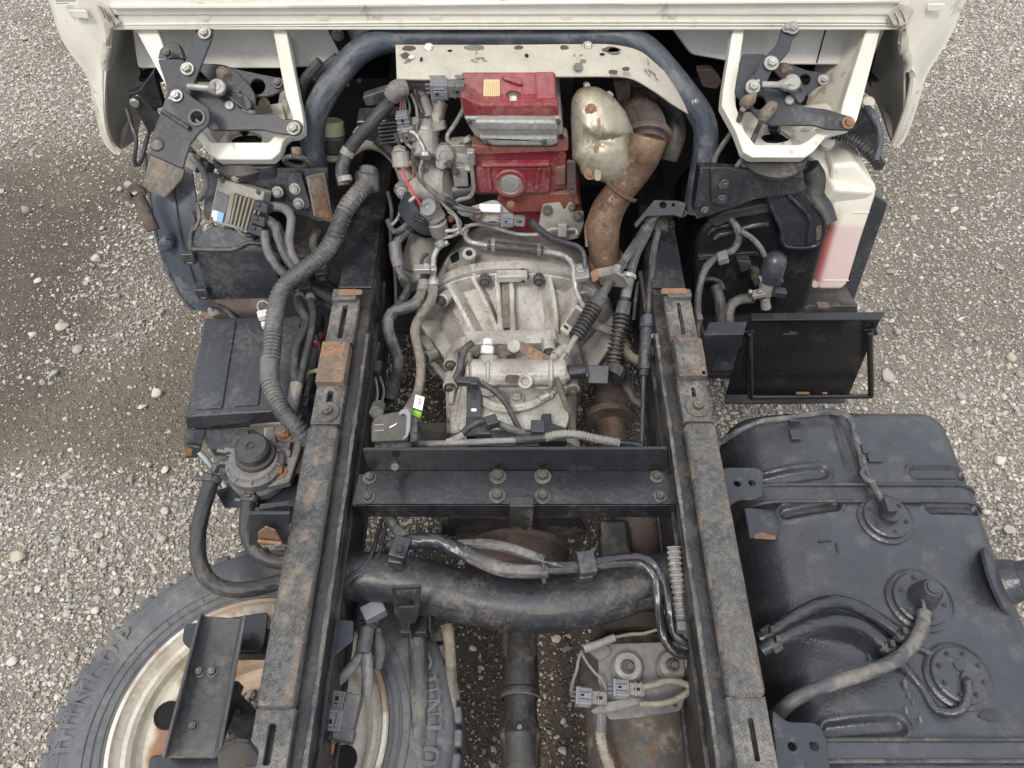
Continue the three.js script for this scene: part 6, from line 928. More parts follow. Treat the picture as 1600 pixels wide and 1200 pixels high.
{ // shift cables with bellows
  const c1 = [[1030, 330, 0.75], [1012, 352, 0.74], [992, 382, 0.73], [972, 412, 0.72], [962, 428, 0.715], [950, 446, 0.705], [938, 466, 0.695]], a = hose('shift_cable', c1, 7, 'loom', { rad: 12 }, truck, 'shift cable with grey rubber bellows');
  hose('cable_sleeve', [[966, 418, 0.718], [960, 430, 0.715]], 8, 'aluDull', { rad: 12 }, a);
  hose('bellows_cuff', [[940, 462, 0.697], [928, 480, 0.69]], 12, 'loom', { rad: 16 }, a);
  hose('bellows', [[929, 478, 0.69], [916, 500, 0.68], [900, 526, 0.668]], (t) => 0.0152 - 0.002 * t, 'rubber', { rad: 18, corr: [0.0088, 0.007] }, a, 'ribbed rubber bellows');
  hose('cable_rod', [[900, 526, 0.668], [892, 538, 0.664], [884, 552, 0.66]], 5, 'aluDull', { rad: 10 }, a);
  sub(a, 'cable_holder', [slab({ n: pt(c1[4]).sub(pt(c1[5])).toArray(), p: [955, 438, 0.71] }, [[932, 434], [960, 426], [974, 432], [982, 446], [974, 450], [940, 446]], 0.006, { r: 0.003 }), slab({ h: 0.7 }, [[930, 420], [990, 408], [992, 414], [934, 432]], 0.004)], 'aluDull');
  sub(a, 'rusty_ear', slab({ h: 0.702 }, [[922, 424], [934, 418], [936, 436], [926, 440]], 0.004, { r: 0.006 }), 'rustOrange');
  const c2 = [[1022, 340, 0.74], [1008, 370, 0.73], [994, 398, 0.715], [985, 430, 0.695], [979, 452, 0.68], [976, 470, 0.67]], b = hose('shift_cable', c2, 6.6, 'loom', { rad: 12 }, truck, 'second shift cable with long dark bellows');
  hose('cable_sleeve', [[984, 432, 0.694], [977, 466, 0.672]], 8.5, 'plasticGrey', { rad: 12 }, b); sub(b, 'cable_holder', turn([982, 432, 0.694], pt(c2[3]).sub(pt(c2[4])), [[0, -0.004], [0.017, -0.004], [0.018, 0], [0.017, 0.005], [0, 0.005]], 20), 'aluBright');
  hose('bellows_cuff', [[976, 472, 0.668], [972, 492, 0.655]], 11, 'loom', { rad: 16 }, b);
  hose('bellows', [[972, 492, 0.655], [968, 515, 0.64], [963, 540, 0.62], [959, 566, 0.6]], (t) => 0.0155 - 0.001 * t, 'rubber', { rad: 18, corr: [0.0095, 0.007] }, b, 'ribbed rubber bellows');
  sub(b, 'bellows_end', turn([960, 582, 0.585], V(0.5, 0.2, -1), [[0, -0.012], [0.024, -0.012], [0.027, 0], [0.024, 0.012], [0, 0.012]], 24), 'rubber');
  const c3 = [[1032, 345, 0.73], [1022, 390, 0.71], [1017, 440, 0.69], [1014, 480, 0.675], [1012, 500, 0.67]], c = hose('brake_cable', c3, 5.5, 'rubber', { rad: 12 }, truck, 'black parking brake cable hanging inside the right rail');
  hose('cable_grip', [[1013, 498, 0.67], [1010, 530, 0.655], [1007, 578, 0.63]], 10.5, 'plastic', { rad: 18 }, c);
  hose('cable_collar', [[1013, 496, 0.671], [1012, 514, 0.663]], 13, 'plastic', { rad: 18 }, c); hose('cable_tip', [[1007, 576, 0.631], [1006, 588, 0.625]], 8, 'connDark', { rad: 14 }, c);
  hose('cable_rod', [[1006, 586, 0.625], [1005, 630, 0.6], [1003, 700, 0.57]], 4.2, 'connDark', { rad: 12 }, c);
  sub(c, 'cable_bracket', [slab({ h: 0.655 }, [[1018, 498], [1031, 500], [1032, 540], [1020, 556], [1016, 540]], 0.02, { r: 0.004 }), cyl([1021, 525, 0.66], [1021, 525, 0.668], 0.006)], 'plastic');
  hose('cable', [[1000, 425, 0.66], [1003, 440, 0.655], [1008, 470, 0.645], [1014, 500, 0.63]], 4, 'loom', { rad: 8 }, c); hose('cable', [[996, 440, 0.66], [993, 470, 0.64], [990, 500, 0.61]], 3, 'rubber', { rad: 8 }, c);
  const rc = part('rail_cap_bracket', [slab({ pts: [[1000, 330, 0.77], [1072, 330, 0.77], [1005, 350, 0.755]] }, [[1022, 312], [1060, 313], [1073, 318], [1066, 340], [1052, 336], [1010, 338], [994, 356], [990, 350]], 0.005, { r: 0.003, holes: [[1036, 320, 0.007], [1052, 320, 0.003]] }), slab({ D: 1.33 }, [[1056, 325], [1073, 318], [1075, 332], [1060, 344]], 0.01)], 'blueBlack', 'folded black bracket over the right rail'); bolts(rc, { D: 1.325 }, [[1066, 333, 5]], 5, 'boltDark');
  sub(rc, 'cable_end', [cyl([1018, 336, 0.745], [1008, 350, 0.735], 0.016, 0.012), cyl([1030, 344, 0.72], [1028, 366, 0.71], 0.022)], 'blackDirty');
  bolts(rc, { h: 0.7 }, [[1046, 350, 6]], 6, 'blackDirty', 1.5);
}
// ---- cab: lower rear edge, corners, floor pan, mounts
{
  const CD = 1.53, pC = { D: CD };
  const xL = PD(178, 44, CD).x, xR = PD(1408, 41, CD).x, yE = PD(800, 42, CD).y, yT = 2.2;
  const c = part('cab', [
    wbox(xL, xR, PD(800, 24, CD).y, yT, -CD + 0.004, -CD - 0.05, 0.006),          // rear wall
    slab(pC, [[178, 46], [1408, 43], [1402, 18], [184, 22]], 0.02, { b: 0.003, bs: 2 }),
    wbox(-0.86, 0.86, yT - 0.02, yT, -CD, -3.05, 0.01), wbox(-0.88, 0.88, 0.9, 2.0, -3.1, -3.14, 0.01),
    wbox(-0.93, -0.9, 1.0, yT, -CD - 0.03, -3.1, 0.01), wbox(0.9, 0.93, 1.0, yT, -CD - 0.03, -3.1, 0.01)], 'cream', 'white cab with its lower rear edge and torn corner sealer');
  sub(c, 'rear_wall_fold', tube([PD(175, 9, CD - 0.008), PD(450, 8, CD - 0.008), PD(800, 4, CD - 0.008), PD(1100, 2, CD - 0.008), PD(1405, 0, CD - 0.008)], 0.006, { rad: 10 }), 'cream');
  sub(c, 'edge_bead', tube([PD(192, 38, CD - 0.002), PD(800, 34, CD - 0.002), PD(1396, 34, CD - 0.002)], 0.0022, { rad: 8 }), 'cream'); sub(c, 'edge_bead', tube([PD(192, 41.5, CD - 0.003), PD(800, 38.5, CD - 0.003), PD(1396, 38.5, CD - 0.003)], 0.0016, { rad: 8 }), 'cream');
  sub(c, 'edge_lip', wbox(xL - 0.002, xR + 0.002, yE - 0.004, yE + 0.001, -CD + 0.004, -CD - 0.06, 0.001), 'cream');
  for (const [x, y] of [[318, 24], [503, 25], [680, 24], [885, 22], [1078, 16], [1272, 16]]) sub(c, 'round_plug', turn(PD(x, y, CD - 0.0005), BACK, [[0, 0], [0.013, 0], [0.0132, 0.0004], [0.012, 0.0009], [0, 0.0007]], 26), 'cream');
  sub(c, 'pressed_tab', slab({ D: CD - 0.004 }, [[420, 4], [465, 4], [462, 11], [424, 11]], 0.004, { r: 0.003 }), 'cream');
  sub(c, 'cab_floor', [wbox(-0.88, 0.88, 1.09, 1.11, -CD - 0.06, -3.1, 0.004)], 'floorPan');
  // sloping floor pan seen below the edge
  const FD = 1.63;
  sub(c, 'floor_pan', [slab({ pts: [PD(300, 110, FD - 0.05), PD(600, 110, FD - 0.05), PD(300, 40, FD)] }, [[205, 30], [640, 30], [640, 70], [520, 102], [440, 106], [215, 106]], 0.01, { r: 0.01 })], 'panPale', 'pale grey underside of the cab floor');
  sub(c, 'floor_pan', slab({ pts: [PD(1300, 100, FD - 0.05), PD(1100, 100, FD - 0.05), PD(1300, 40, FD)] }, [[1040, 30], [1390, 30], [1360, 100], [1170, 100], [1080, 84]], 0.01, { r: 0.01 }), 'panPale');
  sub(c, 'floor_seam', [tube([PD(310, 104, FD - 0.05), PD(308, 46, FD - 0.005)], 0.0018, { rad: 6 })], 'connDark'); sub(c, 'floor_seam', tube([PD(1276, 98, FD - 0.05), PD(1290, 46, FD - 0.005)], 0.0018, { rad: 6 }), 'connDark');
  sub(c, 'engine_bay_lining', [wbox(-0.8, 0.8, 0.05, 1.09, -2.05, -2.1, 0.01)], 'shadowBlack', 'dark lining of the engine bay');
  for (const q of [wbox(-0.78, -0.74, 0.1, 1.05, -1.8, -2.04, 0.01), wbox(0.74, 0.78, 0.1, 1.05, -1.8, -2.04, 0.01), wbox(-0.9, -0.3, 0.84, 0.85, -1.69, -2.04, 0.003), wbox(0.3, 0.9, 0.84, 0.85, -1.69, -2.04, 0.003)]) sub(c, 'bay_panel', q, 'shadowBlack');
  // corners: rear facing skirts
  for (const s of [-1, 1]) {
    const out = s < 0 ? [[60, -40], [80, 0], [100, 60], [140, 120], [150, 160], [166, 222], [178, 236], [187, 240]] : [[1523, -40], [1503, 0], [1484, 50], [1442, 122], [1431, 160], [1412, 214], [1405, 224], [1396, 229]];
    const inn = s < 0 ? [[184, -40], [180, 0], [176, 44], [172, 75], [166, 112], [165, 190], [176, 226], [189, 238]] : [[1402, -40], [1405, 0], [1408, 42], [1405, 80], [1424, 100], [1417, 160], [1404, 200], [1394, 226]];
    const rows = out.map((o, i) => { const q = []; for (let k = 0; k <= 8; k++) { const t = k / 8, bulge = 0.03 * Math.sin(Math.PI * Math.min(1, t * 1.3)) ; q.push(PD(lerp(o[0], inn[i][0], t), lerp(o[1], inn[i][1], t), CD + 0.03 * (1 - t) ** 2 - bulge * 0.3)); } return q; });
    const fine = rows[0].map((_, j) => new THREE.CatmullRomCurve3(rows.map((r) => r[j]), false, 'centripetal').getPoints(36));
    const k = sub(c, 'cab_corner', sheet(fine, 0.006), 'cream', s < 0 ? 'white left rear cab corner tapering to a point' : 'white right rear cab corner tapering to a point');
    sub(c, 'corner_side', sheet(fine[0].map((p, i) => [0, 0.05, 0.12, 0.2, 0.6, 1.2].map((d) => fine[0][i].clone().add(V(-s * -0.02 * Math.min(1, d * 5), 0, -d)))), 0.006), 'cream'); void k;
    // inner return of the wheelhouse
    const a = s < 0 ? [[178, 46], [172, 80], [166, 112], [166, 190], [186, 236]] : [[1408, 43], [1412, 90], [1412, 112], [1408, 190], [1392, 224]], b = s < 0 ? [[226, 46], [232, 90], [240, 120], [226, 160], [214, 218]] : [[1362, 42], [1350, 92], [1340, 130], [1368, 160], [1388, 212]];
    const rr = a.map((q, i) => [0, 0.25, 0.5, 0.75, 1].map((t) => PD(lerp(q[0], b[i][0], t), lerp(q[1], b[i][1], t), CD + 0.01 + 0.2 * Math.sin(t * Math.PI / 2))));
    const rf = rr[0].map((_, j) => new THREE.CatmullRomCurve3(rr.map((r) => r[j]), false, 'centripetal').getPoints(24));
    sub(c, 'wheelhouse_skin', sheet(rf, 0.004), 'floorPan', 'grey inner skin of the cab corner');
    sub(c, 'skin_seam', tube(rf[3].slice(2, 14).map((v) => v.clone().add(V(0, 0, 0.004))), 0.0022, { rad: 6 }), 'connDark');
    // torn sealer at the corner
    const S = s < 0 ? [[150, 4], [172, 12], [180, 28], [190, 34], [176, 44], [170, 70], [163, 84], [166, 60], [160, 30]] : [[1404, 4], [1424, 6], [1428, 18], [1412, 30], [1420, 60], [1418, 92], [1404, 86], [1412, 62], [1400, 40], [1384, 32], [1392, 18]];
    sub(c, 'sealer', pillow({ D: CD - 0.007 }, S, 0.007, { skirt: 0.004, r: 0.005, rough: 0.008 }), 'creamWorn', 'cracked sealer peeling at the cab corner');
    for (let q = 0; q < 3; q++) { const o = s < 0 ? [156 + q * 7, 10 + q * 6] : [1388 + q * 9, 26 - q * 5]; sub(c, 'sealer_crack', tube([PD(o[0], o[1], CD - 0.016), PD(o[0] + 5, o[1] + 8, CD - 0.016), PD(o[0] + 8, o[1] + 18, CD - 0.0155)], 0.0012, { rad: 6 }), 'railRust'); }
    sub(c, 'sealer_strip', tube((s < 0 ? [[168, 70], [166, 84], [164, 96], [166, 108]] : [[1410, 64], [1414, 80], [1420, 96], [1418, 110]]).map(([x, y]) => PD(x, y, CD - 0.004)), 0.008, { rad: 8, wob: 0.6 }), 'creamWorn');
    sub(c, 'pressed_step', slab({ D: CD - 0.012 }, s < 0 ? [[105, 16], [134, 16], [140, 30], [110, 28]] : [[1478, 6], [1450, 6], [1448, 18], [1474, 18]], 0.004, { r: 0.006, b: 0.002, bs: 2 }), 'cream');
  }
  print('data_sticker', { D: CD - 0.013 }, [[86, -4], [122, -4], [123, 5], [88, 6]], 128, 32, (q, w, h) => { q.fillStyle = '#e6e4de'; q.fillRect(0, 0, w, h); q.fillStyle = '#444'; for (let x = 6; x < w - 8; x += 4) q.fillRect(x, 4, 1 + (x * 7) % 3, 12); q.fillRect(6, 22, 70, 3); }, c, 'small barcode sticker on the cab corner', 0.006);
}
// ---- white cab supports and the black latch gear in them
{
  const mk = (s) => {
    const top = [s < 0 ? [300, 44, 1.075] : [1300, 42, 1.075], s < 0 ? [420, 44, 1.075] : [1180, 42, 1.075], s < 0 ? [380, 248, 0.905] : [1215, 246, 0.905]];
    const pl = plane({ pts: top.map(([x, y, h], i) => i < 2 ? PD(x, y, 1.545) : P(x, y, h)) });
    const outer = s < 0 ? [[207, 40], [246, 40], [262, 90], [284, 150], [262, 160], [322, 232], [338, 246], [424, 246], [436, 240], [443, 218], [454, 211], [470, 210], [473, 190], [447, 40]] : [];
    void outer;
    const arm = (a) => slab(pl, a, 0.03, { r: 0.004, b: 0.003, bs: 2 });
    const u = part('cab_support', s < 0 ? [
      arm([[208, 40], [244, 40], [258, 80], [290, 160], [300, 185], [318, 206], [330, 222], [420, 222], [434, 205], [440, 186], [458, 186], [446, 150], [425, 40], [446, 40], [474, 186], [474, 204], [462, 212], [450, 213], [442, 220], [437, 238], [424, 249], [340, 249], [328, 242], [300, 206], [284, 188], [268, 150]])
    ] : [
      arm([[1146, 40], [1164, 40], [1150, 140], [1150, 165], [1164, 205], [1180, 226], [1196, 226], [1250, 226], [1262, 220], [1290, 196], [1312, 186], [1318, 160], [1356, 40], [1378, 40], [1340, 186], [1332, 200], [1308, 206], [1290, 214], [1272, 236], [1258, 246], [1176, 246], [1162, 238], [1150, 205], [1128, 165], [1130, 140]])
    ], 'cream', s < 0 ? 'white left cab support tray' : 'white right cab support tray');
    // sloping tray floor with an opening
    const t0 = s < 0 ? [[318, 206, 0.9], [440, 190, 0.9], [400, 248, 0.88]] : [[1170, 205, 0.9], [1300, 190, 0.9], [1220, 246, 0.88]];
    sub(u, 'tray_floor', slab({ pts: t0 }, s < 0 ? [[300, 190], [330, 176], [440, 160], [448, 196], [436, 236], [424, 246], [340, 246]] : [[1152, 176], [1290, 160], [1318, 180], [1290, 212], [1260, 244], [1176, 244], [1160, 226]], 0.01, { r: 0.004, holes: [Object.assign(s < 0 ? [[357, 214], [370, 207], [398, 205], [412, 214], [408, 226], [396, 231], [366, 230]] : [[1186, 214], [1196, 205], [1222, 203], [1238, 214], [1232, 221], [1214, 225], [1196, 224]], { r: 0.006 })] }), 'cream');
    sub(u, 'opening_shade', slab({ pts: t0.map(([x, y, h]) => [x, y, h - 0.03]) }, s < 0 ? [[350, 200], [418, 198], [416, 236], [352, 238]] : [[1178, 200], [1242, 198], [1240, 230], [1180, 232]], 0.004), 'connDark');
    sub(u, 'centre_bolt', s < 0 ? cyl([384, 212, 0.86], [380, 196, 0.92], 0.014, 0.012) : cyl([1212, 212, 0.86], [1209, 196, 0.92], 0.014, 0.012), 'black');
    sub(u, 'stain', slab({ pts: t0.map(([x, y, h]) => [x, y, h + 0.0015]) }, s < 0 ? [[330, 200], [350, 196], [352, 206], [340, 222], [328, 208]] : [[1268, 180], [1290, 168], [1290, 186], [1262, 206], [1250, 204]], 0.001, { r: 0.01, b: 0 }), 'creamWorn');
    sub(u, 'side_wall', s < 0 ? sheet([[[448, 60, 1.6], [456, 60, 1.7]], [[452, 130, 1.5], [440, 130, 1.62]], [[470, 186, 1.42], [430, 186, 1.52]]].map((r) => r.map(([x, y, d]) => PD(x, y, d))), 0.004) : sheet([[[1358, 44, 1.56], [1290, 44, 1.7]], [[1336, 120, 1.5], [1270, 120, 1.64]], [[1316, 172, 1.44], [1258, 172, 1.56]], [[1300, 200, 1.38], [1240, 205, 1.48]]].map((r) => r.map(([x, y, d]) => PD(x, y, d))), 0.004), 'cream');
    sub(u, 'rubber_pad', slab({ h: 0.875 }, s < 0 ? [[330, 240], [436, 240], [428, 262], [340, 262]] : [[1165, 238], [1268, 238], [1256, 258], [1172, 258]], 0.03, { r: 0.02 }), 'rubber');
    return u;
  };
  mk(-1); mk(1);
  // left latch
  const lp = (d) => ({ pts: [PD(300, 45, 1.51 - d), PD(400, 45, 1.51 - d), PD(300, 215, 1.325 - d)] });
  const L = part('cab_latch', [slab(lp(0), [[246, 92], [286, 92], [296, 112], [312, 134], [340, 146], [352, 148], [366, 158], [378, 172], [392, 178], [430, 178], [440, 186], [466, 187], [473, 194], [472, 204], [463, 212], [430, 208], [410, 203], [330, 204], [300, 180], [262, 140]], 0.006, { r: 0.006 })], 'blueBlack', 'dark blue black left cab latch linkage');
  sub(L, 'latch_side', slab(lp(-0.03), [[246, 92], [250, 76], [268, 64], [280, 68], [288, 92]], 0.02, { r: 0.004 }), 'black'); sub(L, 'bolt', boltGeo(on(plane(lp(-0.012)), 262, 84), plane(lp(0)).n, 0.009, 1.3), 'boltDark');
  sub(L, 'back_arm', slab(lp(-0.035), [[300, 98], [346, 100], [372, 108], [420, 118], [444, 122], [448, 134], [440, 142], [424, 150], [408, 152], [380, 150], [330, 130]], 0.006, { r: 0.01, holes: [[402, 135, 0.016]] }), 'black');
  sub(L, 'cam_plate', slab(lp(-0.012), [[332, 130], [344, 108], [356, 102], [366, 108], [390, 132], [400, 150], [398, 172], [386, 170], [372, 150], [352, 126]], 0.006, { r: 0.012 }), 'black');
  sub(L, 'cam_plate', slab(lp(0.01), [[328, 132], [340, 122], [352, 126], [366, 142], [388, 150], [394, 166], [386, 174], [370, 164], [350, 148], [334, 146]], 0.005, { r: 0.012, holes: [[375, 147, 0.004]] }), 'blueBlack');
  sub(L, 'roller', [cyl(on(plane(lp(-0.02)), 346, 112), on(plane(lp(-0.01)), 356, 122), 0.013)], 'railRust');
  sub(L, 'link_rod', [cyl(on(plane(lp(0.03)), 293, 135), on(plane(lp(0.03)), 330, 138), 0.0065), cyl(on(plane(lp(0.03)), 326, 138), on(plane(lp(0.03)), 338, 139), 0.007, 0.014)], 'aluBright', 'bright steel link rod');
  sub(L, 'link_eye', [turn(on(plane(lp(0.022)), 342, 139), plane(lp(0)).n, [[0, 0], [0.0155, 0], [0.0165, 0.003], [0.0165, 0.011], [0.0145, 0.013], [0.008, 0.013], [0.008, 0.015], [0, 0.015]], 26)], 'aluBright');
  sub(L, 'upright_arm', slab(lp(0.025), [[311, 44], [333, 44], [331, 60], [300, 138], [294, 156], [268, 148], [282, 112], [304, 56]], 0.006, { r: 0.003 }), 'blueBlack');
  sub(L, 'big_plate', slab(lp(0.045), [[262, 142], [268, 135], [282, 135], [290, 142], [300, 152], [326, 168], [328, 184], [324, 196], [312, 206], [298, 224], [290, 246], [286, 264], [234, 241], [236, 214], [252, 172]], 0.006, { r: 0.006, holes: [[308, 183, 0.012]] }), 'blueBlack', 'large folded latch plate');
  sub(L, 'plate_fold', tube([on(plane(lp(0.046)), 254, 174), on(plane(lp(0.05)), 296, 200)], 0.005, { rad: 10 }), 'blueBlack');
  sub(L, 'bush', turn(on(plane(lp(0.045)), 308, 184), plane(lp(0)).n, [[0.0125, -0.02], [0.0125, 0.003], [0.017, 0.003], [0.018, 0], [0.018, -0.004]], 24), 'boltDark'); sub(L, 'bush', turn(on(plane(lp(0.045)), 246, 226), plane(lp(0)).n, [[0, 0.002], [0.009, 0.002], [0.012, 0.004], [0.014, 0.001], [0.014, -0.002]], 20), 'boltDark');
  sub(L, 'lower_flange', slab({ pts: [[234, 243, 0.83], [286, 264, 0.83], [258, 306, 0.78]] }, [[234, 242], [288, 264], [283, 280], [257, 309], [231, 300], [216, 302], [222, 292]], 0.006, { r: 0.005 }), 'railRust');
  sub(L, 'handle_tube', [cyl([216, 306, 0.78], [240, 360, 0.72], 0.0145, 0.0145, 20), turn([213, 302, 0.785], V(0.3, 0.3, 1), [[0.012, -0.01], [0.02, -0.008], [0.02, 0.006], [0.012, 0.008]], 20)], 'rustDark', 'rusted pipe stub on the latch lever');
  for (const [x, y, d, r, m] of [[320, 52, 0.027, 7, 'zinc'], [293, 108, 0.027, 7.5, 'zinc'], [276, 150, 0.047, 7, 'zinc'], [459, 201, 0.002, 7.5, 'zinc'], [434, 130, -0.033, 6, 'boltDark']]) sub(L, 'bolt', boltGeo(on(plane(lp(d)), x, y), plane(lp(0)).n, sz(on(plane(lp(d)), x, y), r), 1.45), m);
  sub(L, 'rivet', turn(on(plane(lp(0.001)), 359, 165), plane(lp(0)).n, [[0, 0], [0.0095, 0], [0.0095, 0.003], [0.008, 0.0045], [0, 0.005]], 22), 'aluBright');
  sub(L, 'paint_dot', turn(on(plane(lp(0.047)), 265, 153), plane(lp(0)).n, [[0, 0], [0.003, 0], [0, 0.001]], 10), 'blueDot');
  sub(L, 'nut', [cyl([416, 157, 0.95], [408, 165, 0.94], 0.011, 0.009), slab({ pts: [[394, 166, 0.93], [430, 160, 0.93], [400, 176, 0.92]] }, [[394, 166], [420, 160], [426, 174], [400, 178]], 0.01)], 'shield');
  sub(L, 'electrical_switch', [cyl([289, 240, 0.85], [296, 248, 0.845], 0.02), boxOn({ pts: [[290, 240, 0.85], [330, 250, 0.85], [290, 262, 0.83]] }, 306, 254, 0.055, 0.034, 0.03, -25), boxOn({ pts: [[290, 240, 0.84], [330, 250, 0.84], [290, 262, 0.82]] }, 326, 264, 0.03, 0.03, 0.03, -25)], 'plasticGrey', 'grey plug beneath the latch plate');
  sub(L, 'outer_link', [slab({ D: 1.46 }, [[202, 156], [212, 148], [222, 152], [252, 184], [244, 206], [232, 208]], 0.006, { r: 0.006 }), slab({ D: 1.5 }, [[196, 148], [216, 142], [240, 112], [250, 150], [256, 168], [240, 172], [212, 160]], 0.02, { r: 0.006, holes: [[238, 168, 0.01]] })], 'black');
  sub(L, 'rivet', turn(PD(211, 160, 1.458), BACK, [[0, 0], [0.0105, 0], [0.0105, 0.003], [0.008, 0.006], [0, 0.006]], 20), 'zinc');
  hose('release_wire', [PD(198, 170, 1.5), PD(206, 196, 1.47), PD(213, 218, 1.45), PD(210, 250, 1.43), PD(214, 260, 1.43), PD(222, 248, 1.43), PD(228, 224, 1.45), PD(233, 206, 1.46)], 3, 'connDark', { rad: 10 }, L);
  // hanger between tube and floor
  part('bracket', slab({ D: 1.6 }, [[510, 44], [540, 44], [556, 84], [534, 90]], 0.006, { r: 0.003 }), 'black', 'dark strap beside the bent tube'); const hb = PD(528, 54, 1.595); sub(L, 'bolt', boltGeo(hb, BACK, 0.01, 1.4), 'zinc');
  // right latch
  const rp = (d) => ({ pts: [PD(1300, 42, 1.51 - d), PD(1180, 42, 1.51 - d), PD(1300, 215, 1.325 - d)] });
  const Rr = part('cab_latch', [slab(rp(0), [[1160, 84], [1196, 84], [1204, 96], [1186, 112], [1192, 130], [1206, 138], [1236, 142], [1246, 152], [1254, 166], [1290, 170], [1300, 173], [1330, 182], [1336, 190], [1334, 200], [1326, 204], [1290, 202], [1272, 196], [1206, 196], [1192, 192], [1176, 176], [1154, 152], [1148, 146], [1152, 120]], 0.006, { r: 0.006, holes: [[1186, 160, 0.014]] })], 'blueBlack', 'dark blue black right cab latch linkage');
  sub(Rr, 'back_arm', slab(rp(-0.035), [[1216, 98], [1232, 98], [1262, 110], [1284, 112], [1294, 118], [1294, 130], [1276, 136], [1262, 150], [1240, 150], [1220, 130]], 0.006, { r: 0.01, holes: [[1258, 124, 0.011]] }), 'black');
  sub(Rr, 'cam_plate', slab(rp(-0.012), [[1206, 108], [1222, 96], [1234, 100], [1246, 116], [1256, 130], [1258, 150], [1250, 160], [1238, 140]], 0.006, { r: 0.012 }), 'black');
  sub(Rr, 'cam_plate', slab(rp(0.01), [[1220, 126], [1232, 114], [1244, 120], [1256, 134], [1260, 152], [1250, 164], [1240, 150], [1228, 140]], 0.005, { r: 0.01, holes: [[1250, 142, 0.004]] }), 'blueBlack');
  sub(Rr, 'roller', cyl(on(plane(rp(-0.02)), 1222, 106), on(plane(rp(-0.01)), 1232, 116), 0.013), 'railRust');
  sub(Rr, 'upright_arm', slab(rp(0.03), [[1222, 40], [1248, 40], [1250, 50], [1238, 62], [1234, 80], [1220, 96], [1206, 112], [1192, 142], [1176, 150], [1164, 142], [1164, 128], [1182, 112], [1190, 92], [1212, 72], [1218, 58]], 0.006, { r: 0.008 }), 'blueBlack');
  sub(Rr, 'link_rod', [cyl(on(plane(rp(0.035)), 1190, 132), on(plane(rp(0.035)), 1222, 133), 0.0065), cyl(on(plane(rp(0.035)), 1216, 132), on(plane(rp(0.035)), 1230, 132), 0.007, 0.014)], 'aluBright', 'bright steel link rod');
  sub(Rr, 'link_eye', turn(on(plane(rp(0.03)), 1235, 132), plane(rp(0)).n, [[0, 0], [0.0155, 0], [0.0165, 0.003], [0.0165, 0.011], [0.0145, 0.013], [0.008, 0.013], [0.008, 0.015], [0, 0.015]], 26), 'aluBright');
  for (const [x, y, d, r, m] of [[1205, 99, 0.034, 8, 'zinc'], [1176, 136, 0.034, 8, 'zinc'], [1238, 44, 0.034, 7, 'zinc'], [1229, 44, 0.034, 5, 'zinc'], [1286, 125, -0.033, 6, 'zinc'], [1325, 192, 0.002, 7, 'rustOrange']]) sub(Rr, 'bolt', boltGeo(on(plane(rp(d)), x, y), plane(rp(0)).n, sz(on(plane(rp(d)), x, y), r), 1.45), m);
  sub(Rr, 'rivet', turn(on(plane(rp(0.001)), 1233, 157), plane(rp(0)).n, [[0, 0], [0.0095, 0], [0.0095, 0.003], [0.008, 0.0045], [0, 0.005]], 22), 'aluBright');
  sub(Rr, 'paint_dot', turn(on(plane(rp(0.032)), 1185, 126), plane(rp(0)).n, [[0, 0], [0.003, 0], [0, 0.001]], 10), 'blueDot');
  for (const P4 of [[[1158, 152], [1182, 144], [1180, 162], [1166, 172], [1158, 164]], [[1188, 172], [1202, 158], [1216, 162], [1212, 174], [1196, 192], [1186, 188]]]) sub(Rr, 'rusted_cable_end', pillow(rp(0.03), P4, 0.014, { skirt: 0.014, r: 0.006, rough: 0.008 }), 'railRust', 'cable end crusted with brown rust');
  hose('cable_loop', [on(plane(rp(0.03)), 1161, 170), [1148, 200, 0.92], [1128, 228, 0.88], [1116, 250, 0.86], [1115, 264, 0.85], [1126, 273, 0.845], [1142, 270, 0.85], [1154, 256, 0.865], [1170, 232, 0.885], [1182, 206, 0.91], on(plane(rp(0.03)), 1192, 184)], 4.2, 'loom', { rad: 10 }, Rr);
  sub(Rr, 'rust_bracket', slab({ D: 1.6 }, [[1088, 110], [1112, 108], [1128, 128], [1120, 140], [1098, 136]], 0.02, { r: 0.006 }), 'rustDark');
  hose('outer_tube', [PD(1352, 164, 1.5), PD(1362, 178, 1.47), PD(1374, 202, 1.44), PD(1375, 226, 1.42), PD(1368, 250, 1.4)], 5.5, 'fender', { rad: 12 }, Rr);
  sub(Rr, 'tube_cap', turn(PD(1356, 160, 1.5), V(-0.2, 0.6, 0.3), [[0, -0.02], [0.012, -0.018], [0.015, 0], [0.01, 0.006], [0, 0.006]], 18), 'creamWorn');
}
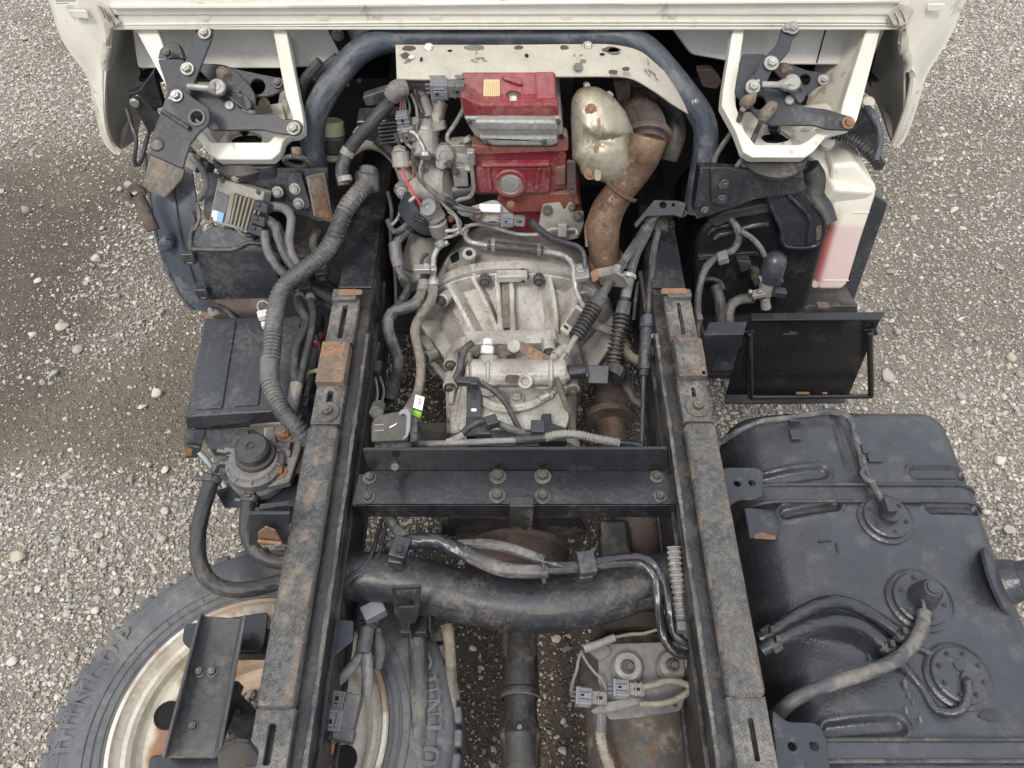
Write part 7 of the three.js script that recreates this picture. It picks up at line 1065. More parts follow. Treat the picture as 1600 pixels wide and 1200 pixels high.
// ---- bent tube arch over the gearbox tunnel with its cream shield
{
  const hd = [[506, 338, 1.372], [500, 300, 1.388], [492, 250, 1.41], [488, 205, 1.43], [494, 175, 1.445], [512, 140, 1.47], [535, 108, 1.495], [560, 82, 1.515], [590, 66, 1.535], [625, 60, 1.55], [700, 58, 1.555], [800, 58, 1.555], [900, 57, 1.555], [950, 58, 1.55], [985, 63, 1.54], [1012, 78, 1.525], [1040, 108, 1.5], [1066, 140, 1.475], [1090, 172, 1.45], [1102, 200, 1.435], [1102, 230, 1.42], [1096, 270, 1.4], [1088, 310, 1.382], [1085, 330, 1.372]].map(([x, y, d]) => PD(x, y, d));
  const t = part('bent_tube_arch', tube(new THREE.CatmullRomCurve3(hd, false, 'centripetal'), 0.0265, { rad: 26, step: 0.016 }), 'fender', 'bent blue grey tube arch behind the engine');
  for (const [x, y, d] of [[543, 132, 1.455], [561, 126, 1.46]]) sub(t, 'hole', turn(PD(x, y, d), V(0.3, 0.5, 0.8), [[0, 0], [0.0045, 0], [0.0045, 0.0025], [0, 0.0025]], 12), 'hole');
  const top = [[618, 70], [690, 70], [800, 70], [900, 69], [960, 70], [1000, 80], [1030, 104], [1056, 128], [1084, 160]], bot = [[620, 123], [690, 124], [800, 120], [900, 119], [945, 119], [985, 122], [1022, 142], [1050, 162], [1082, 182]];
  const hgt = [1.05, 1.05, 1.05, 1.05, 1.048, 1.04, 1.01, 0.975, 0.93];
  const rows = top.map((a, i) => [0, 0.2, 0.4, 0.6, 0.8, 1].map((k) => P(lerp(a[0], bot[i][0], k), lerp(a[1], bot[i][1], k), hgt[i] - 0.012 * k * k)));
  const cols = rows[0].map((_, j) => new THREE.CatmullRomCurve3(rows.map((r) => r[j]), false, 'centripetal').getPoints(48));
  const s = sub(t, 'shield_plate', sheet(cols, 0.003), 'creamWorn', 'long cream painted guard plate with chipped paint');
  void s;
  const chip = (pts) => sub(t, 'bare_patch', slab({ h: 1.0515 }, pts, 0.0012, { r: 0.006, b: 0.0003 }), 'rustDark');
  const spot = (x, y, rx, ry, m = 'rustDark', h = 1.0505) => { const c = P(x, y, h), r = sz(c, rx), q = sz(c, ry) * 2.0, pp = []; for (let k = 0; k < 14; k++) { const a = k / 14 * Math.PI * 2, w = 1 + 0.25 * (hash2(k, x, 3) - 0.5); pp.push(V(c.x + r * w * Math.cos(a), h, c.z + q * w * Math.sin(a))); } sub(t, 'bare_patch', slab({ h }, pp, 0.0016, { b: 0.0003 }), m); };
  for (const [x, y, rx, ry, m] of [[639, 75, 11, 4, 'rustDark'], [633, 86, 6, 4, 'plastic'], [658, 92, 2, 3, 'hole'], [741, 74, 17, 4, 'plasticGrey'], [703, 79, 4, 1.5, 'hole'], [810, 74, 8, 3, 'rustDark'], [882, 74, 7, 3.5, 'rustDark'], [823, 86, 3, 2.5, 'hole'], [903, 103, 8, 5, 'plasticGrey'], [955, 77, 14, 4, 'rustDark'], [960, 79, 9, 4, 'plasticGrey'], [958, 112, 8, 3, 'rustDark'], [978, 107, 6, 2.6, 'rustDark'], [941, 84, 4, 1.5, 'hole']]) spot(x, y, rx, ry, m);
  for (const [x, y, rx, ry] of [[684, 119, 13, 4], [722, 117, 12, 4.5], [770, 116, 32, 4]]) spot(x, y, rx, ry, 'plasticGrey', 1.0405);
  sub(t, 'paint_spot', turn(P(643, 90, 1.05), UP, [[0, 0], [0.006, 0], [0.006, 0.002], [0, 0.0022]], 14), 'white');
  for (const [x, y] of [[670, 76], [918, 73]]) sub(t, 'bolt', boltGeo(P(x, y, 1.048), V(0, 0.7, 0.7), 0.0085, 1.3), 'zinc');
  sub(t, 'bolt', boltGeo(P(1085, 160, 0.95), V(0.5, 0.5, 0.5), 0.007, 1.2), 'zinc');
}
// ---- right side: mount bracket, dark intake box, reservoir, valve, hoses, step plate
{
  const pl = { pts: [[1100, 290, 0.84], [1255, 280, 0.84], [1100, 335, 0.775]] };
  const m = part('cab_mount_bracket', [slab(pl, [[1094, 262], [1118, 262], [1256, 276], [1256, 300], [1180, 312], [1130, 330], [1092, 342], [1085, 330]], 0.03, { r: 0.004 }), slab({ pts: [[1150, 275, 0.845], [1256, 275, 0.845], [1150, 252, 0.86]] }, [[1146, 278], [1150, 256], [1180, 250], [1240, 250], [1254, 256], [1256, 278]], 0.02, { r: 0.006 })], 'black', 'black pressed bracket under the right cab mount');
  sub(m, 'side_plate', slab({ pts: [[1100, 290, 0.846], [1255, 280, 0.846], [1100, 335, 0.781]] }, [[1110, 262], [1146, 262], [1138, 318], [1130, 324], [1112, 318]], 0.006, { r: 0.006 }), 'black');
  sub(m, 'gusset', slab({ pts: [[1092, 268, 0.85], [1114, 264, 0.85], [1100, 330, 0.775]] }, [[1092, 266], [1114, 264], [1108, 330], [1090, 342], [1086, 334]], 0.006), 'railRust', 'gusset with brown rust streaks');
  bolts(m, { pts: [[1100, 290, 0.847], [1255, 280, 0.847], [1100, 335, 0.782]] }, [[1131, 288], [1127, 312], [1101, 328, 4]], 5.5, 'boltDark', 1.5);
  bolts(m, { h: 0.862 }, [[1165, 255, 7], [1242, 256, 7]], 7, 'blackDirty', 1.6);
  sub(m, 'rubber_mount', turn(P(1205, 252, 0.862), UP, [[0, 0], [0.062, 0], [0.064, 0.008], [0.05, 0.014], [0, 0.014]], 34), 'rubber');
}
{ // big dark intake box
  const pl = { pts: [PD(1100, 330, 1.36), PD(1280, 330, 1.36), PD(1100, 490, 1.29)] };
  const b = part('intake_box', [slab(pl, [[1086, 378], [1092, 362], [1106, 346], [1132, 330], [1180, 318], [1240, 308], [1286, 306], [1300, 330], [1298, 350], [1262, 478], [1252, 492], [1086, 500]], 0.3, { r: 0.02, b: 0.012, bs: 3 })], 'gloss', 'large glossy black intake box on the right');
  const q = (d) => ({ pts: pl.pts.map((v) => v.clone().addScaledVector(plane(pl).n, d)) });
  sub(b, 'pressed_rib', tube([[1116, 374], [1122, 368], [1148, 362], [1180, 352], [1200, 350]].map(([x, y]) => on(plane(q(0.002)), x, y)), 0.007, { rad: 10 }), 'black'); sub(b, 'pressed_rib', tube([[1106, 366], [1114, 358], [1150, 348]].map(([x, y]) => on(plane(q(0.001)), x, y)), 0.006, { rad: 10 }), 'black');
  sub(b, 'top_step', slab(q(0.02), [[1106, 346], [1130, 332], [1200, 318], [1214, 322], [1214, 330], [1150, 342], [1118, 356]], 0.03, { r: 0.006, b: 0.003 }), 'blackDirty');
  sub(b, 'flange_lip', slab(q(0.012), [[1090, 400], [1182, 394], [1186, 400], [1150, 402], [1140, 412], [1132, 412], [1130, 404], [1092, 408]], 0.012, { r: 0.003 }), 'black');
  sub(b, 'stain', [slab(q(0.0012), [[1104, 398], [1140, 392], [1146, 396], [1112, 403]], 0.001, { r: 0.008, b: 0.0003 })], 'railRust');
  sub(b, 'back_panel', slab(q(-0.02), [[1240, 486], [1262, 478], [1340, 478], [1340, 492], [1240, 496]], 0.2), 'blackDirty');
  const s = sub(b, 'stamped_arm', slab(q(0.04), [[1198, 302], [1202, 290], [1214, 282], [1250, 281], [1259, 287], [1261, 304], [1272, 322], [1284, 334], [1289, 350], [1284, 374], [1276, 384], [1226, 386], [1221, 374], [1220, 358], [1206, 326]], 0.008, { r: 0.008, b: 0.003, bs: 2 }), 'black', 'stamped black arm with a raised rib'); void s;
  sub(b, 'arm_rib', tube([[1231, 290], [1230, 302], [1240, 314], [1258, 332], [1264, 342], [1262, 380]].map(([x, y]) => on(plane(q(0.041)), x, y)), 0.006, { rad: 10 }), 'black');
  sub(b, 'arm_rim', tube([[1199, 304], [1206, 326], [1221, 360], [1222, 376], [1228, 385], [1274, 384], [1284, 374], [1288, 352], [1283, 335], [1270, 320]].map(([x, y]) => on(plane(q(0.041)), x, y)), 0.0045, { rad: 8 }), 'black');
  bolts(b, q(0.041), [[1215, 295], [1240, 295]], 6, 'blackDirty', 1.5);
  sub(b, 'rust_patch', [slab(q(0.0415), [[1275, 354], [1284, 350], [1283, 372], [1276, 378]], 0.001, { r: 0.006, b: 0.0003 })], 'rustDark');
  sub(b, 'duct', [tube([PD(1262, 262, 1.42), PD(1272, 280, 1.41), PD(1270, 306, 1.39), PD(1284, 330, 1.36), PD(1290, 350, 1.34)], 0.026, { rad: 18 }), slab({ D: 1.42 }, [[1250, 262], [1276, 262], [1284, 284], [1270, 290]], 0.06, { r: 0.01 })], 'rubber');
  // round valve with lines
  const v = part('drain_valve', [turn(PD(1204, 432, 1.25), V(0.06, 0.95, -0.3), [[0, -0.01], [0.026, -0.01], [0.027, 0], [0.026, 0.04], [0.022, 0.052], [0.012, 0.06], [0, 0.062]], 34, 0.7)], 'plastic', 'black domed valve with metal fitting');
  sub(v, 'valve_body', [cyl(PD(1196, 460, 1.24), PD(1201, 436, 1.25), 0.017, 0.02), boxOn({ D: 1.235 }, 1184, 454, 0.03, 0.014, 0.02, 20), cyl(PD(1187, 432, 1.24), PD(1194, 452, 1.235), 0.003)], 'aluDull');
  sub(v, 'valve_bracket', [slab({ D: 1.26 }, [[1172, 418], [1186, 420], [1192, 440], [1180, 450], [1174, 436]], 0.01, { r: 0.004 }), slab({ D: 1.265 }, [[1152, 408], [1172, 408], [1176, 420], [1158, 426]], 0.02, { r: 0.003 })], 'blackDirty');
  sub(v, 'bolt', [boltGeo(PD(1188, 454, 1.225), BACK, 0.006, 1.2)], 'zinc'); sub(v, 'bolt', [boltGeo(PD(1173, 455, 1.225), V(-0.5, 0, 1), 0.005, 1.2)], 'zinc');
  sub(v, 'wire_plug', [boxOn({ D: 1.235 }, 1216, 452, 0.03, 0.018, 0.02, -10), boxOn({ D: 1.245 }, 1214, 438, 0.014, 0.03, 0.016, -16)], 'connDark');
  sub(v, 'brass_fitting', [cyl(PD(1195, 466, 1.24), PD(1197, 482, 1.23), 0.01, 0.012), cyl(PD(1195, 464, 1.24), PD(1195, 470, 1.235), 0.012, 0.012, 6)], 'aluDull');
  hose('air_line', [PD(1134, 338, 1.36), PD(1146, 348, 1.33), PD(1154, 362, 1.31), PD(1154, 376, 1.3), PD(1146, 390, 1.29), PD(1126, 398, 1.27), PD(1106, 414, 1.24), PD(1095, 440, 1.2), PD(1090, 470, 1.17), PD(1091, 500, 1.14), PD(1094, 545, 1.09)], 5.6, 'loom', { rad: 12 }, v, 'grey rubber air line curling past the valve');
  hose('air_line', [PD(1158, 362, 1.3), PD(1172, 370, 1.29), PD(1186, 384, 1.28), PD(1195, 400, 1.27)], 4.4, 'loom', { rad: 12 }, v);
  sub(v, 'line_clip', [boxOn({ D: 1.265 }, 1128, 397, 0.024, 0.02, 0.024, 20), boxOn({ D: 1.13 }, 1092, 492, 0.014, 0.01, 0.016)], 'plasticGrey');
  hose('heater_hose', [PD(1118, 448, 1.25), PD(1124, 466, 1.22), PD(1126, 484, 1.2), PD(1126, 510, 1.18)], 8.5, 'rubber', { rad: 14 }, v); hose('heater_hose', [PD(1176, 466, 1.24), PD(1156, 468, 1.23), PD(1143, 476, 1.22), PD(1139, 490, 1.2), PD(1138, 515, 1.18)], 8, 'loom', { rad: 14 }, v);
  sub(v, 'hose_end', cyl(PD(1166, 466, 1.238), PD(1178, 466, 1.238), 0.0125), 'rustDark'); hose('heater_hose', [PD(1092, 438, 1.27), PD(1112, 436, 1.27), PD(1126, 442, 1.27), PD(1130, 452, 1.26)], 4, 'rubber', { rad: 10 }, v);
}
{ // translucent reservoir with pink fluid
  const lev = PD(1300, 354, 1.36).y, pl = { pts: [PD(1270, 290, 1.385), PD(1360, 290, 1.385), PD(1270, 450, 1.33)] };
  const g = [slab(pl, [[1300, 258], [1340, 254], [1371, 292], [1369, 306], [1345, 378], [1326, 442], [1316, 453], [1276, 453], [1271, 440], [1290, 372], [1300, 330], [1296, 300]], 0.14, { r: 0.012, b: 0.01, bs: 3 }), slab({ pts: [PD(1290, 215, 1.5), PD(1330, 222, 1.5), PD(1360, 292, 1.385)] }, [[1262, 238], [1280, 216], [1298, 214], [1332, 222], [1346, 240], [1371, 290], [1366, 300], [1306, 296], [1290, 262]], 0.1, { r: 0.014, b: 0.01, bs: 3 })];
  const col = (v) => { const w = sstep(lev + 0.01, lev - 0.012, v.y + 0.006 * (vnoise(v.x * 60, v.y * 60, 999, 2) - 0.5)), ya = PD(1300, 340, 1.37), yb = PD(1272, 440, 1.335), xr = v.x - lerp(yb.x, ya.x, clamp01((v.y - yb.y) / (ya.y - yb.y))), red = sstep(lev + 0.05, lev - 0.02, v.y) * sstep(0.024, 0.006, xr) + w * sstep(-1.39, -1.42, v.z); const q = clamp01(red); return [lerp(1, 0.9, w) * lerp(1, 0.55, q), lerp(1, 0.73, w) * lerp(1, 0.22, q), lerp(1, 0.8, w) * lerp(1, 0.22, q)]; };
  const fine = (q) => { let s = strip(q); for (let r = 0; r < 3; r++) { const p = s.attributes.position, n = s.attributes.normal, P2 = [], N2 = [], A = [0, 1, 2].map(() => V(0, 0, 0)), B = [0, 1, 2].map(() => V(0, 0, 0)); for (let i = 0; i < p.count; i += 3) { for (let k = 0; k < 3; k++) { A[k].fromBufferAttribute(p, i + k); B[k].fromBufferAttribute(n, i + k); } const e = [[0, 1], [1, 2], [2, 0]].map(([a, b]) => A[a].distanceToSquared(A[b])), m = e.indexOf(Math.max(...e)); if (e[m] < 6e-5) { for (let k = 0; k < 3; k++) { P2.push(...A[k].toArray()); N2.push(...B[k].toArray()); } continue; } const a = m, b = (m + 1) % 3, c = (m + 2) % 3, M2 = A[a].clone().lerp(A[b], 0.5), NM = B[a].clone().lerp(B[b], 0.5).normalize(); for (const [x, nx] of [[A[a], B[a]], [M2, NM], [A[c], B[c]], [M2, NM], [A[b], B[b]], [A[c], B[c]]]) { P2.push(...x.toArray()); N2.push(...nx.toArray()); } } s = new THREE.BufferGeometry(); s.setAttribute('position', new THREE.Float32BufferAttribute(P2, 3)); s.setAttribute('normal', new THREE.Float32BufferAttribute(N2, 3)); } return s; };
  const t = part('reservoir', g.map((q) => { let s = fine(fine(fine(q))); return tint(s, col); }), 'resin', 'translucent white plastic reservoir with pink fluid inside');
  sub(t, 'filler_spout', [tint(strip(turn(PD(1292, 222, 1.46), V(-0.25, 0.7, 0.5), [[0, -0.02], [0.016, -0.02], [0.018, 0], [0.016, 0.012], [0, 0.014]], 26)), () => [1, 1, 1])], 'resin');
  sub(t, 'mould_line', tint(strip(tube([[1334, 332], [1358, 332]].map(([x, y]) => on(plane({ pts: pl.pts.map((v) => v.clone().addScaledVector(plane(pl).n, 0.0005)) }), x, y)), 0.0016)), () => [0.9, 0.9, 0.85]), 'resin');
  sub(t, 'mould_line', tint(strip(tube([[1286, 438], [1326, 438]].map(([x, y]) => on(plane({ pts: pl.pts.map((v) => v.clone().addScaledVector(plane(pl).n, 0.0005)) }), x, y)), 0.0016)), () => [0.9, 0.85, 0.8]), 'resin');
  sub(t, 'reservoir_backing', [slab({ pts: pl.pts.map((v) => v.clone().addScaledVector(plane(pl).n, -0.1)) }, [[1360, 300], [1388, 318], [1334, 470], [1318, 476], [1290, 462], [1326, 440]], 0.03, { r: 0.01 }), slab({ D: 1.46 }, [[1326, 210], [1352, 186], [1378, 200], [1374, 262], [1346, 244]], 0.04)], 'plastic', 'black backing panel behind the reservoir');
  hose('corrugated_sleeve', [PD(1298, 208, 1.46), PD(1322, 214, 1.45), PD(1344, 226, 1.43), PD(1362, 242, 1.41), PD(1376, 262, 1.4)], 7.5, 'rubber', { rad: 14, corr: [0.008, 0.004] }, t);
  sub(t, 'mount_bolt', cyl(PD(1268, 445, 1.34), PD(1274, 443, 1.33), 0.011), 'aluDull'); sub(t, 'rust_spot', boxOn({ h: 0.5 }, 1284, 480, 0.03, 0.02, 0.01), 'rustDark');
}
{ // upright black plate with wire guard
  const D = 1.106, s = part('step_plate', [slab({ pts: [PD(1172, 498, D), PD(1378, 496, D), PD(1135, 618, D - 0.005)] }, [[1171, 496], [1378, 494], [1326, 619], [1134, 619]], 0.006, { b: 0.001 }), slab({ h: 0.652 }, [[1172, 489], [1384, 487], [1376, 499], [1174, 500]], 0.005), slab({ pts: [PD(1135, 617, D - 0.006), PD(1322, 617, D - 0.006), PD(1135, 632, D - 0.03)] }, [[1134, 616], [1323, 616], [1320, 630], [1133, 631]], 0.004)], 'gloss', 'upright black steel plate with a wire guard');
  const rim = (a, b, w = 0.007) => cyl(PD(a[0], a[1], D - 0.02), PD(b[0], b[1], D - 0.035), w, w, 8);
  sub(s, 'guard_rod', [rim([1171, 520], [1173, 620])], 'gloss'); sub(s, 'guard_rod', [rim([1359, 518], [1361, 618])], 'gloss');
  sub(s, 'guard_rod', [cyl(PD(1171, 621, D - 0.036), PD(1363, 619, D - 0.036), 0.006, 0.006, 8)], 'gloss');
  sub(s, 'guard_ear', [slab({ D: D - 0.012 }, [[1162, 519], [1178, 517], [1180, 523], [1164, 526]], 0.004)], 'gloss'); sub(s, 'guard_ear', [slab({ D: D - 0.012 }, [[1350, 516], [1370, 514], [1372, 524], [1356, 526]], 0.004)], 'gloss');
  sub(s, 'rust_patch', cyl(PD(1244, 614.5, D - 0.0345), PD(1264, 614.5, D - 0.0345), 0.0035), 'rustOrange'); sub(s, 'rust_patch', cyl(PD(1285, 614.5, D - 0.0345), PD(1292, 614.5, D - 0.0345), 0.003), 'rustOrange');
  sub(s, 'scratch', slab({ D: D - 0.0015 }, [[1206, 541.6], [1231, 541.8], [1231, 543.2], [1206, 543]], 0.0008, { b: 0 }), 'aluDull');
  sub(s, 'support_beam', [slab({ h: 0.645 }, [[1108, 503], [1168, 502], [1162, 522], [1100, 523]], 0.05), slab({ D: -zAt(523, 0.645) - 0.001 }, [[1100, 523], [1162, 522], [1158, 542], [1098, 542]], 0.01), slab({ x: 0.42 }, [0, 1, 2, 3].map((k) => V(0.42, k < 2 ? 0.6 : 0.36, k % 3 ? -1.16 : -1.08)), 0.006), slab({ h: 0.4 }, [[1120, 545], [1170, 545], [1150, 578], [1112, 578]], 0.006)], 'blueBlack', 'box arm carrying the plate');
}
{ // right inner rail: pipes along the tube crossmember and air valve group
  const p = part('coolant_pipes', tube([[628, 850, 0.66], [650, 845, 0.665], [680, 845, 0.668], [706, 855, 0.665], [730, 868, 0.66]], 0.0135, { rad: 16 }), 'black', 'pair of black pipes crossing above the bowed tube');
  const hs = [[722, 862, 0.662], [750, 876, 0.656], [784, 889, 0.652], [820, 893, 0.65], [856, 892, 0.65]], hs2 = [[715, 852, 0.655], [760, 850, 0.655], [800, 858, 0.653], [850, 876, 0.65]];
  hose('rubber_hose', hs, 11.5, 'loom', { rad: 16 }, p); hose('rubber_hose', hs2, 8.5, 'loom', { rad: 14 }, p); clamp(p, hs, 0.95, 12, 'boltDark'); clamp(p, hs, 0.04, 12, 'boltDark'); clamp(p, hs2, 0.96, 9, 'boltDark');
  hose('steel_pipe', [[850, 892, 0.65], [900, 889, 0.65], [950, 882, 0.65], [988, 880, 0.65], [1010, 886, 0.65], [1024, 905, 0.645], [1028, 940, 0.63], [1032, 975, 0.61], [1040, 1002, 0.6], [1056, 1020, 0.595], [1100, 1027, 0.59]], 7.5, 'black', { rad: 16 }, p); hose('steel_pipe', [[846, 878, 0.65], [880, 884, 0.652], [920, 880, 0.653], [970, 872, 0.653], [1004, 872, 0.653], [1022, 882, 0.65], [1040, 920, 0.64], [1048, 965, 0.62], [1054, 990, 0.61], [1070, 1004, 0.605], [1100, 1009, 0.6]], 7, 'black', { rad: 16 }, p);
  sub(p, 'pipe_clamp', [boxOn({ h: 0.66 }, 916, 884, 0.03, 0.04, 0.02, 8), boxOn({ h: 0.645 }, 914, 902, 0.024, 0.02, 0.02, 8)], 'plastic'); sub(p, 'pipe_clamp', [boxOn({ h: 0.67 }, 626, 858, 0.03, 0.04, 0.012, -15), boxOn({ h: 0.64 }, 622, 882, 0.026, 0.02, 0.03, -10), boltGeo([625, 860, 0.683], UP, 0.007, 1.4)], 'black');
  for (const t of [1086, 1098]) { const q = t === 1086 ? 1008 : 1027; sub(p, 'pipe_union', cyl([1088, q, 0.596], [1102, q, 0.594], 0.0115), 'black'); }
  hose('brake_pipe', [[604, 815, 0.6], [598, 845, 0.61], [590, 872, 0.62], [575, 892, 0.625], [552, 908, 0.62], [538, 926, 0.6]], 3.4, 'black', { rad: 10 }, p); hose('brake_pipe', [[596, 812, 0.6], [588, 845, 0.612], [580, 868, 0.622], [566, 888, 0.627], [544, 903, 0.622], [532, 918, 0.605]], 3.4, 'black', { rad: 10 }, p);
  hose('conduit', [[610, 812, 0.6], [622, 830, 0.62], [640, 846, 0.64]], 9, 'loom', { rad: 12 }, p); hose('conduit', [[596, 868, 0.58], [610, 850, 0.6], [632, 852, 0.62]], 7, 'loom', { rad: 12 }, p);
  const c = hose('corrugated_conduit', [[1053, 855, 0.65], [1056, 890, 0.64], [1062, 940, 0.62], [1066, 988, 0.6]], 10.5, 'loomPale', { rad: 16, corr: [0.0095, 0.0028] }, truck, 'pale grey corrugated conduit inside the right rail');
  sub(c, 'conduit_clip', [boxOn({ h: 0.605 }, 1068, 985, 0.03, 0.016, 0.026), cyl([1078, 998, 0.6], [1090, 1000, 0.6], 0.018), turn([1086, 996, 0.6], V(0.4, 1, 0), [[0, 0], [0.02, 0], [0.016, 0.014], [0, 0.016]], 18)], 'plasticGrey');
  hose('conduit', [[1066, 988, 0.6], [1076, 1016, 0.575], [1084, 1045, 0.56], [1092, 1070, 0.55], [1100, 1100, 0.545], [1108, 1140, 0.54], [1116, 1240, 0.53]], 11.5, 'loomPale', { rad: 16, corr: [0.012, 0.0014] }, c); sub(c, 'conduit_clip', [tube([[1095, 1090, 0.548], [1098, 1100, 0.545]], 0.0195, { rad: 14 }), boxOn({ h: 0.56 }, 1112, 1096, 0.018, 0.016, 0.016)], 'plastic');
  const e = part('sensor_plate', [slab({ h: 0.525 }, [[936, 1006], [1060, 1002], [1088, 1050], [1068, 1098], [1064, 1110], [990, 1122], [952, 1124], [944, 1110], [934, 1060]], 0.008, { r: 0.006, holes: [[940, 1050, 0.004], [1055, 1100, 0.004]] }), slab({ h: 0.528 }, [[912, 1010], [948, 1004], [958, 1020], [938, 1034]], 0.006, { r: 0.008 }), slab({ h: 0.548 }, [[922, 1110], [944, 1098], [998, 1086], [1008, 1092], [1004, 1098], [962, 1110], [930, 1116]], 0.004, { r: 0.006 })], 'plasticGrey', 'grey plate with two round mounts and plugs'); 
  for (const [x, y, r] of [[979, 1046, 23], [1048, 1044, 22]]) { const q = P(x, y, 0.53), R = sz(q, r); sub(e, 'round_mount', [turn(q, UP, [[0, 0], [R * 1.08, 0], [R * 1.1, 0.008], [R, 0.014], [R * 0.95, 0.013], [R * 0.9, 0.017], [R * 0.86, 0.0165], [R * 0.5, 0.0165], [R * 0.48, 0.014], [0, 0.014]], 40, 0.35)], 'aluDull', 'round silver mount with centre nut'); sub(e, 'nut', [boltGeo(q.clone().add(V(0, 0.015, 0)), UP, 0.0095, 1.3), cyl(q.clone().add(V(0, 0.02, 0)), q.clone().add(V(0.002, 0.034, 0.004)), 0.006)], 'boltDark'); }
  plugAt(e, { h: 0.555 }, 982, 1078, 1, -4); plugAt(e, { h: 0.545 }, 924, 1091, 1, -6);
  hose('wire', [[1005, 1074, 0.56], [1025, 1070, 0.565], [1040, 1064, 0.565], [1064, 1066, 0.56], [1080, 1074, 0.555]], 5.4, 'rubberDusty', { rad: 12 }, e); hose('wire', [[1000, 1100, 0.55], [1030, 1100, 0.555], [1054, 1094, 0.555], [1074, 1082, 0.555], [1084, 1070, 0.555]], 5.2, 'rubberDusty', { rad: 12 }, e);
  hose('sensor', [[912, 1014, 0.545], [936, 1006, 0.545], [960, 996, 0.545]], 6.4, 'aluDull', { rad: 14 }, e); hose('wire', [[960, 996, 0.545], [985, 991, 0.54], [1005, 990, 0.535], [1026, 984, 0.54]], 2.6, 'rubberDusty', { rad: 8 }, e); hose('wire', [[910, 1016, 0.54], [904, 1030, 0.53], [902, 1044, 0.525], [894, 1070, 0.52], [893, 1084, 0.525], [902, 1090, 0.54]], 2.8, 'rubberDusty', { rad: 8 }, e); hose('wire', [[908, 1018, 0.545], [916, 1034, 0.545], [932, 1054, 0.545], [942, 1064, 0.545], [948, 1082, 0.545]], 2.4, 'plasticGrey', { rad: 8 }, e);
  hose('conduit', [[940, 1112, 0.51], [938, 1135, 0.5], [940, 1160, 0.495], [950, 1190, 0.49], [966, 1230, 0.485]], 8.5, 'rubberDusty', { rad: 14, corr: [0.007, 0.001] }, e); sub(e, 'conduit_end', cyl([940, 1108, 0.515], [939, 1142, 0.502], 0.0105), 'plasticGrey');
}
